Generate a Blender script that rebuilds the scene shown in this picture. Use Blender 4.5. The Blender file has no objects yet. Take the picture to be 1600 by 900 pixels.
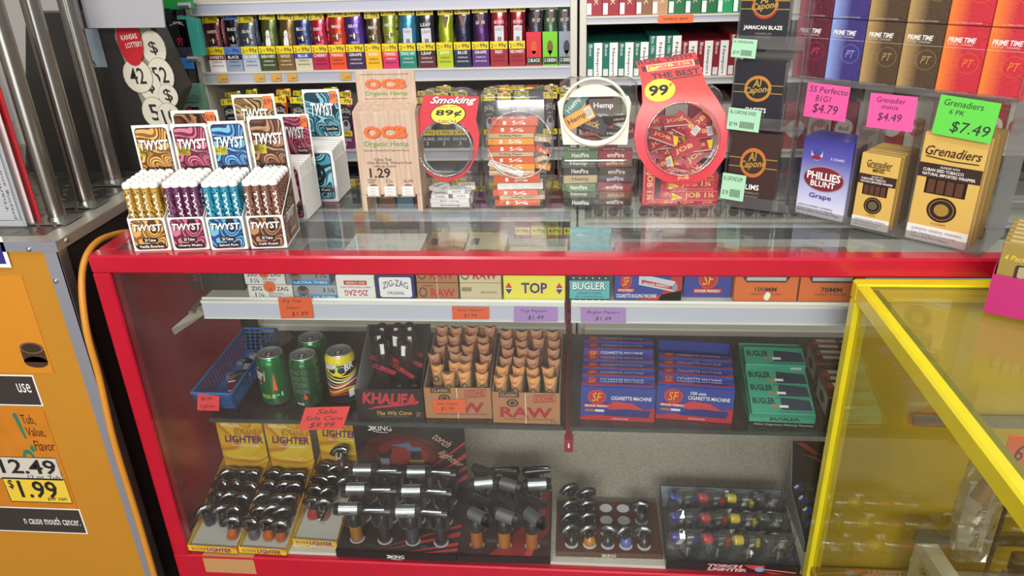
import bpy, math, random
from mathutils import Vector, Matrix
random.seed(7)
PI = math.pi
SC = bpy.context.scene
COL = SC.collection
# ------------------------------------------------------------------ camera, solved from the vanishing points
FOC = 1194.0
up_c = Vector((-88, 2545, 1194)).normalized()
dep_c = Vector((111, 558, -1194)).normalized()
dep_c = (dep_c - up_c * dep_c.dot(up_c)).normalized()
rig_c = dep_c.cross(up_c).normalized()
CAM = Vector((0, 0, 1.493))
RW = Matrix((rig_c, dep_c, up_c))            # camera axes -> world axes
cam = bpy.data.cameras.new('camera'); camo = bpy.data.objects.new('camera', cam); COL.objects.link(camo)
cam.sensor_fit = 'HORIZONTAL'; cam.sensor_width = 36; cam.lens = 36 * FOC / 1600
cam.clip_start = 0.02; cam.clip_end = 50
camo.matrix_world = Matrix.Translation(CAM) @ RW.to_4x4()
SC.camera = camo
# ------------------------------------------------------------------ world, lights, exposure
SC.view_settings.view_transform = 'Standard'; SC.view_settings.look = 'None'
SC.view_settings.gamma = 1; SC.view_settings.use_curve_mapping = False
SC.view_settings.exposure = -0.1
w = bpy.data.worlds.new('shop_air'); SC.world = w; w.use_nodes = True
w.node_tree.nodes['Background'].inputs[0].default_value = (0.80, 0.82, 0.86, 1)
w.node_tree.nodes['Background'].inputs[1].default_value = 0.42
def area(name, loc, target, sx, sy, power, col=(1, 0.98, 0.95)):
    l = bpy.data.lights.new(name, 'AREA'); l.shape = 'RECTANGLE'; l.size = sx; l.size_y = sy; l.energy = power; l.color = col
    o = bpy.data.objects.new(name, l); COL.objects.link(o); o.location = loc
    o.rotation_euler = (Vector(target) - Vector(loc)).to_track_quat('-Z', 'Y').to_euler()
    return o
area('ceiling_tube_light_customer', (-0.5, 0.35, 2.72), (-0.1, 1.5, 0.9), 1.2, 0.3, 17)
area('ceiling_tube_light_till', (0.9, 1.3, 2.72), (0.5, 1.7, 0.9), 1.2, 0.3, 17)
area('ceiling_tube_light_aisle', (-0.1, -3.1, 2.72), (0.0, 1.4, 0.3), 2.4, 0.6, 190)
area('low_front_fill', (-0.2, -3.6, 0.75), (-0.1, 1.4, 0.6), 3.0, 1.0, 40, (1, .98, .96))  # added unseen fill, kept low, to brighten the inside of the showcase

# ------------------------------------------------------------------ helpers
def P(px, py, y=None, z=None, x=None):
    """the point at depth y / height z / side x that the photograph shows at (px, py)"""
    d = RW @ Vector((px - 800, 450 - py, -FOC))
    if y is not None: t = (y - CAM.y) / d.y
    elif z is not None: t = (z - CAM.z) / d.z
    else: t = (x - CAM.x) / d.x
    return CAM + d * t
def PL(px, py, p0, n):
    d = RW @ Vector((px - 800, 450 - py, -FOC))
    return CAM + d * ((Vector(p0) - CAM).dot(n) / d.dot(n))

def lin(h):
    c = [int(h[i:i + 2], 16) / 255 for i in (0, 2, 4)]
    return tuple((x / 12.92 if x <= .04045 else ((x + .055) / 1.055) ** 2.4) for x in c) + (1,)
MATS = {}
def newmat(name):
    m = bpy.data.materials.new(name); m.use_nodes = True
    return m, m.node_tree, m.node_tree.nodes['Principled BSDF']
def C(h, rough=.5, metal=0.0, coat=0.0, bump=0.0, bs=200, var=0.0, spec=.5, name=None):
    """plain procedural colour; var = mottling, bump = crinkle"""
    k = (h, rough, metal, coat, bump, bs, var, spec)
    if k in MATS: return MATS[k]
    m, nt, b = newmat(name or 'colour_' + h)
    b.inputs['Base Color'].default_value = lin(h); b.inputs['Roughness'].default_value = rough
    b.inputs['Metallic'].default_value = metal; b.inputs['Specular IOR Level'].default_value = spec
    b.inputs['Coat Weight'].default_value = coat; b.inputs['Coat Roughness'].default_value = .08
    if bump or var:
        tc = nt.nodes.new('ShaderNodeTexCoord'); n = nt.nodes.new('ShaderNodeTexNoise')
        n.inputs['Scale'].default_value = bs; n.inputs['Detail'].default_value = 4
        nt.links.new(tc.outputs['Object'], n.inputs['Vector'])
        if bump:
            bp = nt.nodes.new('ShaderNodeBump'); bp.inputs['Strength'].default_value = bump; bp.inputs['Distance'].default_value = .002
            nt.links.new(n.outputs['Fac'], bp.inputs['Height']); nt.links.new(bp.outputs['Normal'], b.inputs['Normal'])
        if var:
            r = nt.nodes.new('ShaderNodeMapRange'); r.inputs[1].default_value = .3; r.inputs[2].default_value = .7
            r.inputs[3].default_value = 1 - var; r.inputs[4].default_value = 1 + var
            mx = nt.nodes.new('ShaderNodeMix'); mx.data_type = 'RGBA'; mx.blend_type = 'MULTIPLY'; mx.inputs[0].default_value = 1
            nt.links.new(n.outputs['Fac'], r.inputs[0]); mx.inputs[6].default_value = lin(h)
            nt.links.new(r.outputs[0], mx.inputs[7]); nt.links.new(mx.outputs[2], b.inputs['Base Color'])
    MATS[k] = m
    return m
def glass(name, tint=(.97, .99, .98), base=.04, k=.9, haze=.0, hazecol='c8c8c8', rough=.02, power=5):
    if name in MATS: return MATS[name]
    m, nt, b = newmat(name); nt.nodes.remove(b); out = nt.nodes['Material Output']
    tr = nt.nodes.new('ShaderNodeBsdfTransparent'); tr.inputs[0].default_value = (*tint, 1)
    gl = nt.nodes.new('ShaderNodeBsdfGlossy'); gl.inputs['Roughness'].default_value = rough
    lw = nt.nodes.new('ShaderNodeLayerWeight'); lw.inputs[0].default_value = .5
    pw = nt.nodes.new('ShaderNodeMath'); pw.operation = 'POWER'; pw.inputs[1].default_value = power
    ma = nt.nodes.new('ShaderNodeMath'); ma.operation = 'MULTIPLY_ADD'; ma.inputs[1].default_value = k; ma.inputs[2].default_value = base
    mx = nt.nodes.new('ShaderNodeMixShader')
    nt.links.new(lw.outputs['Facing'], pw.inputs[0]); nt.links.new(pw.outputs[0], ma.inputs[0]); nt.links.new(ma.outputs[0], mx.inputs[0])
    last = tr
    if haze:
        df = nt.nodes.new('ShaderNodeBsdfDiffuse'); df.inputs[0].default_value = lin(hazecol)
        m2 = nt.nodes.new('ShaderNodeMixShader'); m2.inputs[0].default_value = haze
        n = nt.nodes.new('ShaderNodeTexNoise'); n.inputs['Scale'].default_value = 9; tc = nt.nodes.new('ShaderNodeTexCoord')
        nt.links.new(tc.outputs['Object'], n.inputs['Vector'])
        mm = nt.nodes.new('ShaderNodeMath'); mm.operation = 'MULTIPLY'; mm.inputs[1].default_value = haze * 2
        nt.links.new(n.outputs['Fac'], mm.inputs[0]); nt.links.new(mm.outputs[0], m2.inputs[0])
        nt.links.new(tr.outputs[0], m2.inputs[1]); nt.links.new(df.outputs[0], m2.inputs[2]); last = m2
    nt.links.new(last.outputs[0], mx.inputs[1]); nt.links.new(gl.outputs[0], mx.inputs[2]); nt.links.new(mx.outputs[0], out.inputs[0])
    MATS[name] = m
    return m
def ramp(nt, fac, stops, inter='LINEAR'):
    r = nt.nodes.new('ShaderNodeValToRGB'); r.color_ramp.interpolation = inter
    e = r.color_ramp.elements
    while len(e) < len(stops): e.new(.5)
    for i, (p, h) in enumerate(stops): e[i].position = p; e[i].color = lin(h)
    nt.links.new(fac, r.inputs[0]); return r.outputs[0]
def grad(name, axis, a, b_, stops, rough=.35, coat=.3, bump=0.0, inter='LINEAR'):
    """printed colour that runs along one local axis from a to b_"""
    if name in MATS: return MATS[name]
    m, nt, b = newmat(name); tc = nt.nodes.new('ShaderNodeTexCoord'); sx = nt.nodes.new('ShaderNodeSeparateXYZ')
    nt.links.new(tc.outputs['Object'], sx.inputs[0])
    r = nt.nodes.new('ShaderNodeMapRange'); r.inputs[1].default_value = a; r.inputs[2].default_value = b_
    nt.links.new(sx.outputs[axis], r.inputs[0]); nt.links.new(ramp(nt, r.outputs[0], stops, inter), b.inputs['Base Color'])
    b.inputs['Roughness'].default_value = rough; b.inputs['Coat Weight'].default_value = coat; b.inputs['Coat Roughness'].default_value = .05
    if bump:
        n = nt.nodes.new('ShaderNodeTexNoise'); n.inputs['Scale'].default_value = 60; n.inputs['Distortion'].default_value = 2
        nt.links.new(tc.outputs['Object'], n.inputs['Vector'])
        bp = nt.nodes.new('ShaderNodeBump'); bp.inputs['Strength'].default_value = bump; bp.inputs['Distance'].default_value = .004
        nt.links.new(n.outputs['Fac'], bp.inputs['Height']); nt.links.new(bp.outputs['Normal'], b.inputs['Normal']); nt.links.new(bp.outputs['Normal'], b.inputs['Coat Normal'])
    MATS[name] = m; return m
def swirl(name, stops, scale=28, rough=.35, inter='CONSTANT'):
    if name in MATS: return MATS[name]
    m, nt, b = newmat(name); tc = nt.nodes.new('ShaderNodeTexCoord')
    mp = nt.nodes.new('ShaderNodeMapping'); mp.inputs['Scale'].default_value = (scale,) * 3
    nt.links.new(tc.outputs['Object'], mp.inputs[0])
    n = nt.nodes.new('ShaderNodeTexNoise'); n.inputs['Scale'].default_value = 1.1; n.inputs['Detail'].default_value = 0; n.inputs['Distortion'].default_value = 1.4
    nt.links.new(mp.outputs[0], n.inputs['Vector'])
    w_ = nt.nodes.new('ShaderNodeMath'); w_.operation = 'MULTIPLY'; w_.inputs[1].default_value = 6
    fr = nt.nodes.new('ShaderNodeMath'); fr.operation = 'FRACT'
    nt.links.new(n.outputs['Fac'], w_.inputs[0]); nt.links.new(w_.outputs[0], fr.inputs[0])
    nt.links.new(ramp(nt, fr.outputs[0], stops, inter), b.inputs['Base Color']); b.inputs['Roughness'].default_value = rough
    b.inputs['Coat Weight'].default_value = .3
    MATS[name] = m; return m
def speck(name, base, spots, scale=260, rough=.4, thr=.62):
    if name in MATS: return MATS[name]
    m, nt, b = newmat(name); tc = nt.nodes.new('ShaderNodeTexCoord'); n = nt.nodes.new('ShaderNodeTexNoise')
    n.inputs['Scale'].default_value = scale; n.inputs['Detail'].default_value = 2; nt.links.new(tc.outputs['Object'], n.inputs['Vector'])
    nt.links.new(ramp(nt, n.outputs['Fac'], [(0, base), (thr - .05, base), (thr, spots), (1, spots)]), b.inputs['Base Color'])
    b.inputs['Roughness'].default_value = rough; MATS[name] = m; return m

TXT = {}
def textmesh(s, bold=0.0, shear=0.0):
    k = (s, bold, shear)
    if k in TXT: return TXT[k]
    cu = bpy.data.curves.new('writing', 'FONT'); cu.body = s; cu.size = 1; cu.offset = bold; cu.shear = shear; cu.resolution_u = 2
    o = bpy.data.objects.new('writing', cu); COL.objects.link(o)
    dg = bpy.context.evaluated_depsgraph_get(); me = o.evaluated_get(dg).to_mesh()
    vs = [tuple(v.co) for v in me.vertices]; fs = [tuple(p.vertices) for p in me.polygons]
    o.evaluated_get(dg).to_mesh_clear(); bpy.data.objects.remove(o); bpy.data.curves.remove(cu)
    if not vs: vs = [(0, 0, 0)]; fs = []
    x0 = min(v[0] for v in vs); x1 = max(v[0] for v in vs); y0 = min(v[1] for v in vs); y1 = max(v[1] for v in vs)
    sx = max(x1 - x0, 1e-6); sy = max(y1 - y0, 1e-6)
    vs = [((v[0] - x0) / sx - .5, (v[1] - y0) / sy - .5) for v in vs]
    TXT[k] = (vs, fs); return TXT[k]

class MB:
    def __init__(s): s.v = []; s.f = []; s.m = []; s.sm = []; s.mats = []
    def add(s, vs, fs, mat, smooth=False, M=None):
        if mat not in s.mats: s.mats.append(mat)
        mi = s.mats.index(mat); o = len(s.v)
        s.v += [tuple(M @ Vector(v)) if M else tuple(v) for v in vs]
        for f in fs: s.f.append([o + i for i in f]); s.m.append(mi); s.sm.append(smooth)
        return s
    def hexa(s, p, mat, M=None):     # 4 bottom + 4 top points
        return s.add(p, [(0, 3, 2, 1), (4, 5, 6, 7), (0, 1, 5, 4), (1, 2, 6, 5), (2, 3, 7, 6), (3, 0, 4, 7)], mat, False, M)
    def box(s, x0, x1, y0, y1, z0, z1, mat, M=None, b=0.0):
        if b <= 0:
            return s.hexa([(x0, y0, z0), (x1, y0, z0), (x1, y1, z0), (x0, y1, z0), (x0, y0, z1), (x1, y0, z1), (x1, y1, z1), (x0, y1, z1)], mat, M)
        # chamfered box: 24 vertices
        b = min(b, (x1 - x0) / 2.2, (y1 - y0) / 2.2, (z1 - z0) / 2.2); vs = []; idx = {}
        X = (x0, x1); Y = (y0, y1); Z = (z0, z1)
        for i in (0, 1):
            for j in (0, 1):
                for k in (0, 1):
                    for a in range(3):
                        c = [X[i], Y[j], Z[k]]; d = [(1 - 2 * i) * b, (1 - 2 * j) * b, (1 - 2 * k) * b]
                        for q in range(3):
                            if q != a: c[q] += d[q]
                        idx[i, j, k, a] = len(vs); vs.append(tuple(c))
        fs = []
        cyc = [(0, 0), (1, 0), (1, 1), (0, 1)]
        for a in range(3):
            o = [q for q in range(3) if q != a]
            for e in (0, 1):
                f = []
                for c in cyc:
                    t = [0, 0, 0]; t[a] = e; t[o[0]] = c[0]; t[o[1]] = c[1]; f.append(idx[t[0], t[1], t[2], a])
                fs.append(f)
            for c in cyc:            # edges running along axis a
                f = []
                for e in (0, 1):
                    t = [0, 0, 0]; t[a] = e; t[o[0]] = c[0]; t[o[1]] = c[1]; pr = (idx[t[0], t[1], t[2], o[0]], idx[t[0], t[1], t[2], o[1]])
                    f += list(pr) if e == 0 else [pr[1], pr[0]]
                fs.append(f)
        for i in (0, 1):
            for j in (0, 1):
                for k in (0, 1): fs.append([idx[i, j, k, 0], idx[i, j, k, 1], idx[i, j, k, 2]])
        ce = Vector(((x0 + x1) / 2, (y0 + y1) / 2, (z0 + z1) / 2)); out = []
        for f in fs:
            p = [Vector(vs[i]) for i in f]; n = (p[1] - p[0]).cross(p[2] - p[0]); cc = sum(p, Vector()) / len(p)
            out.append(f if n.dot(cc - ce) > 0 else f[::-1])
        return s.add(vs, out, mat, False, M)
    def tube(s, pts, r, mat, n=10, smooth=True, caps=True, flat=1.0, M=None):
        pts = [Vector(p) for p in pts]; rs = r if isinstance(r, (list, tuple)) else [r] * len(pts); vs = []; fs = []
        pu = None
        for i, p in enumerate(pts):
            d = (pts[min(i + 1, len(pts) - 1)] - pts[max(i - 1, 0)]).normalized()
            if pu is None: pu = Vector((0, 0, 1)) if abs(d.z) < .9 else Vector((0, 1, 0))
            u = (pu - d * pu.dot(d)).normalized(); v = d.cross(u); pu = u
            for k in range(n):
                a = 2 * PI * k / n; vs.append(p + u * math.cos(a) * rs[i] + v * math.sin(a) * rs[i] * flat)
        for i in range(len(pts) - 1):
            for k in range(n): fs.append((i * n + k, i * n + (k + 1) % n, (i + 1) * n + (k + 1) % n, (i + 1) * n + k))
        s.add(vs, fs, mat, smooth, M)
        if caps:
            s.add(vs[:n], [tuple(range(n))[::-1]], mat, False, M); s.add(vs[-n:], [tuple(range(n))], mat, False, M)
        return s
    def lathe(s, prof, mat, n=20, M=None, smooth=True, sx=1.0, sy=1.0):
        vs = []; fs = []
        for r, z in prof:
            for k in range(n): a = 2 * PI * k / n; vs.append((r * math.cos(a) * sx, r * math.sin(a) * sy, z))
        for i in range(len(prof) - 1):
            for k in range(n): fs.append((i * n + k, i * n + (k + 1) % n, (i + 1) * n + (k + 1) % n, (i + 1) * n + k))
        return s.add(vs, fs, mat, smooth, M)
    def prism(s, pts, ext, mat, M=None, smooth=False):
        """polygon of 3-D points pushed along ext"""
        n = len(pts); pts = [Vector(p) for p in pts]; e = Vector(ext)
        nn = Vector()
        for i in range(n): nn += pts[i].cross(pts[(i + 1) % n])
        if nn.dot(e) > 0: pts = pts[::-1]
        vs = pts + [p + e for p in pts]
        fs = [tuple(range(n)), tuple(range(n, 2 * n))[::-1]] + [(i, i + n, (i + 1) % n + n, (i + 1) % n) for i in range(n)]
        return s.add(vs, fs, mat, smooth, M)
    def build(s, name, parent=None, loc=(0, 0, 0), rotz=0.0, label=None):
        me = bpy.data.meshes.new(name); me.from_pydata(s.v, [], s.f); me.update()
        for m in s.mats: me.materials.append(m)
        me.polygons.foreach_set('material_index', s.m); me.polygons.foreach_set('use_smooth', s.sm)
        o = bpy.data.objects.new(name, me); COL.objects.link(o)
        o.location = loc; o.rotation_euler = (0, 0, rotz)
        if parent: o.parent = parent
        if label: o['label'] = label
        return o

class Face:
    """a printed face: u, v in 0..1 over O, O+U, O+V; marks sit a hair above it"""
    def __init__(s, mb, O, U, V, step=.0004):
        s.mb = mb; s.O = Vector(O); s.U = Vector(U); s.V = Vector(V); s.N = s.U.cross(s.V).normalized(); s.step = step
    def pt(s, u, v, l=1): return s.O + s.U * u + s.V * v + s.N * (l * s.step)
    def poly(s, pts, mat, l=1): s.mb.add([s.pt(u, v, l) for u, v in pts], [tuple(range(len(pts)))], mat); return s
    def rect(s, u0, v0, u1, v1, mat, l=1): return s.poly([(u0, v0), (u1, v0), (u1, v1), (u0, v1)], mat, l)
    def disc(s, u, v, ru, rv, mat, l=1, n=20): return s.poly([(u + ru * math.cos(2 * PI * k / n), v + rv * math.sin(2 * PI * k / n)) for k in range(n)], mat, l)
    def ring(s, u, v, ru, rv, t, mat, l=1, n=24, a0=0, a1=2 * PI):
        pts = []
        for k in range(n + 1):
            a = a0 + (a1 - a0) * k / n
            for q in (1, 1 - t): pts.append(s.pt(u + ru * q * math.cos(a), v + rv * q * math.sin(a), l))
        s.mb.add(pts, [(2 * k + 1, 2 * k, 2 * k + 2, 2 * k + 3) for k in range(n)], mat); return s
    def rrect(s, u0, v0, u1, v1, mat, r=.08, l=1, asp=None):
        asp = asp or s.U.length / s.V.length; ru = r; rv = r * asp; pts = []
        for cu, cv, a in ((u1 - ru, v1 - rv, 0), (u0 + ru, v1 - rv, 1), (u0 + ru, v0 + rv, 2), (u1 - ru, v0 + rv, 3)):
            for k in range(4): t = PI / 2 * (a + k / 3); pts.append((cu + ru * math.cos(t), cv + rv * math.sin(t)))
        return s.poly(pts, mat, l)
    def line(s, pts, w, mat, l=1):
        """stroke of width w (share of face height) through uv points"""
        L = [s.pt(u, v, l) for u, v in pts]; ww = w * s.V.length / 2; vs = []
        for i, p in enumerate(L):
            d = (L[min(i + 1, len(L) - 1)] - L[max(i - 1, 0)]).normalized(); q = s.N.cross(d) * ww; vs += [p - q, p + q]
        s.mb.add(vs, [(2 * i, 2 * i + 2, 2 * i + 3, 2 * i + 1) for i in range(len(L) - 1)], mat); return s
    def text(s, t, u, v, w, h, mat, l=2, bold=0.0, shear=0.0, rot=0, arc=0.0):
        """writing t fitted into a w x h box (shares of the face) centred at u, v; rot in degrees, arc lifts the middle"""
        vs, fs = textmesh(t, bold * .55, shear); a = math.radians(rot); ca = math.cos(a); sa = math.sin(a)
        LU = s.U.length; LV = s.V.length; W = w * LU; H = h * LV
        uu = s.U.normalized(); vv = s.V.normalized(); vv = (vv - uu * uu.dot(vv) * 0)
        if rot in (90, -90, 270): W, H = h * LV, w * LU
        o = s.pt(u, v, l); out = []
        for x, y in vs:
            X = x * W; Y = y * H + arc * H * (.25 - x * x) * 4
            out.append(o + uu * (X * ca - Y * sa) + vv * (X * sa + Y * ca))
        s.mb.add(out, fs, mat); return s
def front(mb, w, h, y=0.0, x0=0.0, z0=0.0): return Face(mb, (x0, y, z0), (w, 0, 0), (0, 0, h))
def topf(mb, w, d, z, x0=0.0, y0=0.0): return Face(mb, (x0, y0, z), (w, 0, 0), (0, d, 0))

def tag(o, label, cat, group=None, kind=None):
    o['label'] = label; o['category'] = cat
    n = len(label.split())
    if n < 4 or n > 16: print('LABEL LENGTH', n, label)
    if group: o['group'] = group
    if kind: o['kind'] = kind
    return o
def thing(name, label, cat, loc=(0, 0, 0), rotz=0.0, group=None):
    o = bpy.data.objects.new(name, None); COL.objects.link(o); o.empty_display_size = .02
    o.location = loc; o.rotation_euler = (0, 0, rotz)
    return tag(o, label, cat, group)
def struct(o): o['kind'] = 'structure'; return o
def dup(root, loc=None, rot=None, label=None, group=None, mats=None):
    def cp(o, par):
        c = o.copy(); COL.objects.link(c); c.parent = par
        if mats and c.type == 'MESH':
            for i, sl in enumerate(c.material_slots):
                if sl.material and sl.material.name in mats:
                    sl.link = 'OBJECT'; sl.material = mats[sl.material.name]
        for ch in list(o.children): cp(ch, c)
        return c
    r = cp(root, None)
    if loc is not None: r.location = loc
    if rot is not None: r.rotation_euler = rot if not isinstance(rot, (int, float)) else (0, 0, rot)
    if label: tag(r, label, root.get('category', 'thing'), group or root.get('group'))
    return r
ORD = ['first', 'second', 'third', 'fourth', 'fifth', 'sixth', 'seventh', 'eighth', 'ninth', 'tenth', 'eleventh', 'twelfth', 'thirteenth',
       'fourteenth', 'fifteenth', 'sixteenth', 'seventeenth', 'eighteenth', 'nineteenth', 'twentieth', 'twenty-first', 'twenty-second', 'twenty-third', 'twenty-fourth', 'twenty-fifth']
def span(a, b, z, y=None):
    """two base pixels on height z -> left point, width, yaw"""
    p = P(a[0], a[1], z=z); q = P(b[0], b[1], z=z)
    return p, (q - p).length, math.atan2((q - p).y, (q - p).x)
# shared paints
WHITE = C('f2f0ea', .5); BLACK = C('17161a', .45); INK = C('1c1a1c', .6); YEL = C('f2d21c', .45); REDP = C('c8242c', .45)
CARD = C('eceae4', .6); GOLD = C('c9a24a', .35, metal=.5); SILVER = C('d4d6d9', .38, metal=.85); NAVY = C('25286a', .45)
# ================================================================== the room
T = .965            # top of the red showcase
o = MB().box(-4, 4, -3, 4, -.05, 0, speck('floor_tile', '6b625c', '4a423e', 40)).build('floor'); struct(o)
o = MB().box(-4, 4, 2.62, 2.7, 0, 2.8, C('b9b5ae', .8, var=.06, bs=3)).build('wall_back'); struct(o)
o = MB().box(-2.6, -2.5, -3, 2.62, 0, 2.8, C('a9a39b', .8, var=.06, bs=3)).build('wall_left'); struct(o)
# ---------------------------------------------------------------- red showcase
RED = C('ba0f2b', .28, coat=.4, bump=.05, bs=30, var=.05); REDI = C('b81a26', .35, coat=.3, var=.08, bs=6)
XL, XR, YF, YB = -.921, 1.15, 1.25, 1.75
sc = thing('display_case', 'long red metal showcase with glass top standing on the floor', 'display case', ((XL + XR) / 2, 1.5, 0))
ox, oy = -(XL + XR) / 2, -1.5
def case(name, mb, label=None):
    o = mb.build(name, sc, label=label); o.location = (ox, oy, 0); return o
m = MB(); m.box(XL, XR, YF - .004, YF + .030, T - .036, T + .001, RED, b=.004); case('front_top_rail', m)
m = MB(); m.box(XL, XL + .036, YF + .030, YB, T - .036, T + .001, RED, b=.004); case('side_top_rail', m)
m = MB(); m.box(XL, XL + .036, YF - .003, YF + .028, .10, T - .036, RED, b=.003); case('corner_post', m)
m = MB(); m.box(XL + .002, XL + .012, YF + .028, YB, .24, T - .036, REDI); case('side_panel', m, 'glossy dark red side panel')
m = MB(); m.box(XL, XR, YF - .004, YF + .024, .13, .228, RED, b=.003); case('front_bottom_rail', m)
m = MB(); m.box(XL + .01, XR, YF + .03, YB, 0, .13, C('2a2422', .6)); case('kick_base', m)
m = MB(); m.box(XL + .012, XR, YF + .024, YB, .205, .235, speck('deck_board', 'ece2ce', 'b5aa96', 380, .5, .60)); m.box(XL + .03, XR, YF + .012, YF + .024, .2, .236, C('d8d4ca', .4)); case('deck', m, 'speckled pale grey laminate deck')
m = MB(); m.box(XL + .07, XL + .19, YF - .0052, YF - .0044, .180, .222, C('b98a58', .6, var=.1)); m.box(XL+.07, XL+.19, YF - .0044, YF + .01, .2284, .229, C('b98a58', .6)); case('packing_tape', m)
TOPG = glass('top_glass', (.96, .99, .975), .05, .8, haze=.05)
FRG = glass('front_glass', (.96, .98, .97), .025, .8, haze=.025, hazecol='b8aca2')
m = MB(); m.box(XL + .034, XR, YF + .028, YB, T - .007, T, TOPG); case('top_glass', m)
m = MB(); m.box(XL + .036, XR, YF + .004, YF + .009, .228, T - .036, FRG); case('front_glass', m)
m = MB(); m.box(XL, XR, YB - .02, YB, .13, .205, RED); case('rear_bottom_rail', m)
STD = C('8e1420', .4, coat=.2)
CH = C('e8e6e0', .35); CHF = C('c9cbda', .3, coat=.3)
for x in (P(889, 560, y=1.735).x,):
    m = MB(); m.box(x - .008, x + .008, 1.727, 1.745, .13, .80, STD)
    for k in range(17): m.box(x - .003, x + .003, 1.7262, 1.7272, .25 + k * .03, .262 + k * .03, BLACK)
    case('shelf_standard', m)
xm = P(889, 660, y=1.3).x
m = MB(); m.prism([(xm - .006, 1.30, .535), (xm - .006, 1.727, .50), (xm - .006, 1.727, .552), (xm - .006, 1.30, .552)], (.012, 0, 0), STD)
m.box(xm - .009, xm + .009, 1.275, 1.295, .522, .553, STD); m.box(xm - .0015, xm + .0015, 1.2742, 1.2752, .533, .544, WHITE); case('shelf_bracket', m, 'red bracket end under the middle shelf')
BR = C('8f8577', .4, metal=.4)
m = MB(); m.prism([(-.80, 1.335, .80), (-.80, 1.727, .79), (-.80, 1.727, .822), (-.80, 1.335, .806)], (.010, 0, 0), BR)
m.prism([(-.83, 1.31, .778), (-.792, 1.352, .805), (-.776, 1.352, .812), (-.776, 1.352, .79), (-.826, 1.31, .764)], (0, .006, 0), BR); case('shelf_bracket', m)
def shelf1(x0, x1):
    m = MB(); m.box(x0, x1, 1.355, 1.70, .8185, .8225, C('cfcbc2', .4)); case('upper_shelf', m)
    m = MB(); m.prism([(x0, 1.352, .8235), (x0, 1.3565, .8285), (x0, 1.3565, .783), (x0, 1.3525, .783)], (x1 - x0, 0, 0), CH)
    m.box(x0, x1, 1.349, 1.3522, .785, .819, CHF); m.box(x0, x1, 1.347, 1.352, .783, .786, CH); m.box(x0, x1, 1.347, 1.354, .819, .8245, CH); case('price_channel', m, 'white price channel along the upper shelf front')
shelf1(-.776, -.031); shelf1(-.018, 1.12)
SH2 = speck('dark_shelf', '2b211f', '5a4c46', 260, .18, .68)
EDGE = glass('shelf_edge', (.55, .62, .58), .08, .8)
for x0, x1 in ((-.79, -.032), (-.02, 1.12)):
    m = MB(); m.box(x0, x1, 1.305, 1.70, .557, .5645, SH2); m.box(x0, x1, 1.300, 1.305, .557, .5645, C('3a4340', .2)); case('middle_shelf', m, 'dark speckled middle shelf')

# ---------------------------------------------------------------- yellow showcase running towards the camera on the right
YW = C('e6d41c', .3, coat=.35, bump=.05, bs=30, var=.04); YI = C('cab01c', .4, coat=.2, var=.06, bs=5)
yx = .467; yz = .931; ye = 1.242; yn = -.25; yr = 1.25
yc = thing('display_case', 'yellow metal showcase with glass top butted against the red showcase', 'display case', (yx + .4, .5, 0))
def ycase(name, m, label=None): o = m.build(name, yc, label=label); o.location = (-yx - .4, -.5, 0); return o
ycase('far_top_rail', MB().box(yx, yr, ye - .027, ye, yz - .034, yz, YW, b=.003))
ycase('corner_post', MB().box(yx, yx + .026, ye - .03, ye - .001, .08, yz - .034, YW, b=.003))
ycase('side_top_rail', MB().box(yx, yx + .021, yn, ye - .027, yz - .034, yz, YW, b=.004))
ycase('glass_ledge', MB().box(yx + .021, yx + .034, yn, ye - .03, yz - .018, yz - .008, C('8f8a1a', .45, bump=.3, bs=80)))
ycase('end_panel', MB().box(yx + .026, yr, ye - .020, ye - .012, .10, yz - .034, YI, ))
ycase('deck', MB().box(yx + .005, yr, yn, ye - .03, .28, .30, C('a08a28', .5, var=.1, bs=8)))
ycase('back_panel', MB().box(yr - .01, yr, yn, ye - .03, .30, yz - .03, C('b8a020', .5, var=.15, bs=3)))
YG = glass('yellow_side_glass', (.95, .94, .86), .05, .8, haze=.08, hazecol='b8a440', power=4)
ycase('side_glass', MB().box(yx + .008, yx + .013, yn, ye - .03, .10, yz - .03, YG))
ycase('top_glass', MB().box(yx + .021, yr, yn, ye - .027, yz - .008, yz - .003, glass('yellow_top_glass', (.93, .94, .86), .06, .8, haze=.03)))
ycase('shelf_bracket', MB().box(.60, .83, 1.195, 1.205, .66, .68, C('a8a49a', .35, metal=.5)))
ycase('shelf_bracket', MB().box(.60, .83, 1.10, 1.11, .475, .50, C('77736c', .35, metal=.5)))

# ---------------------------------------------------------------- lottery counter on the left
cz = .992; cxr = -.977
lc = thing('counter', 'orange fronted counter with steel trimmed top left of the red showcase', 'counter', (-1.4, 1.6, 0))
def lcp(name, m, label=None): o = m.build(name, lc, label=label); o.location = (1.4, -1.6, 0); return o
STEEL = C('a9a7a0', .3, metal=.85, bump=.04, bs=20)
lcp('front_panel', MB().box(-2.4, cxr - .02, 1.254, 1.27, .0, .975, C('bd8224', .45, var=.05, bs=3)), 'orange printed front panel')
lcp('corner_trim', MB().box(cxr - .030, cxr - .001, 1.250, 1.2538, 0, .973, C('b4b6c2', .3, metal=.6, bump=.1, bs=12)).box(cxr - .004, cxr, 1.25, 1.275, 0, .973, STEEL), 'scratched steel corner trim')
lcp('side_panel', MB().box(cxr - .012, cxr - .006, 1.275, 2.0, 0, .973, C('2a211e', .6)))
m = MB().box(-2.4, cxr + .001, 1.249, 1.2535, .972, cz, C('b9bccb', .28, metal=.7)).box(cxr - .003, cxr + .001, 1.2535, 2.0, .972, cz, C('a9a294', .35, metal=.5)).box(-2.4, cxr - .003, 1.2535, 2.0, .974, cz - .001, C('b8b2a4', .35, metal=.5))
lcp('top', m)
DP = C('8f8a80', .3, metal=.9, bump=.15, bs=60)
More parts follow.
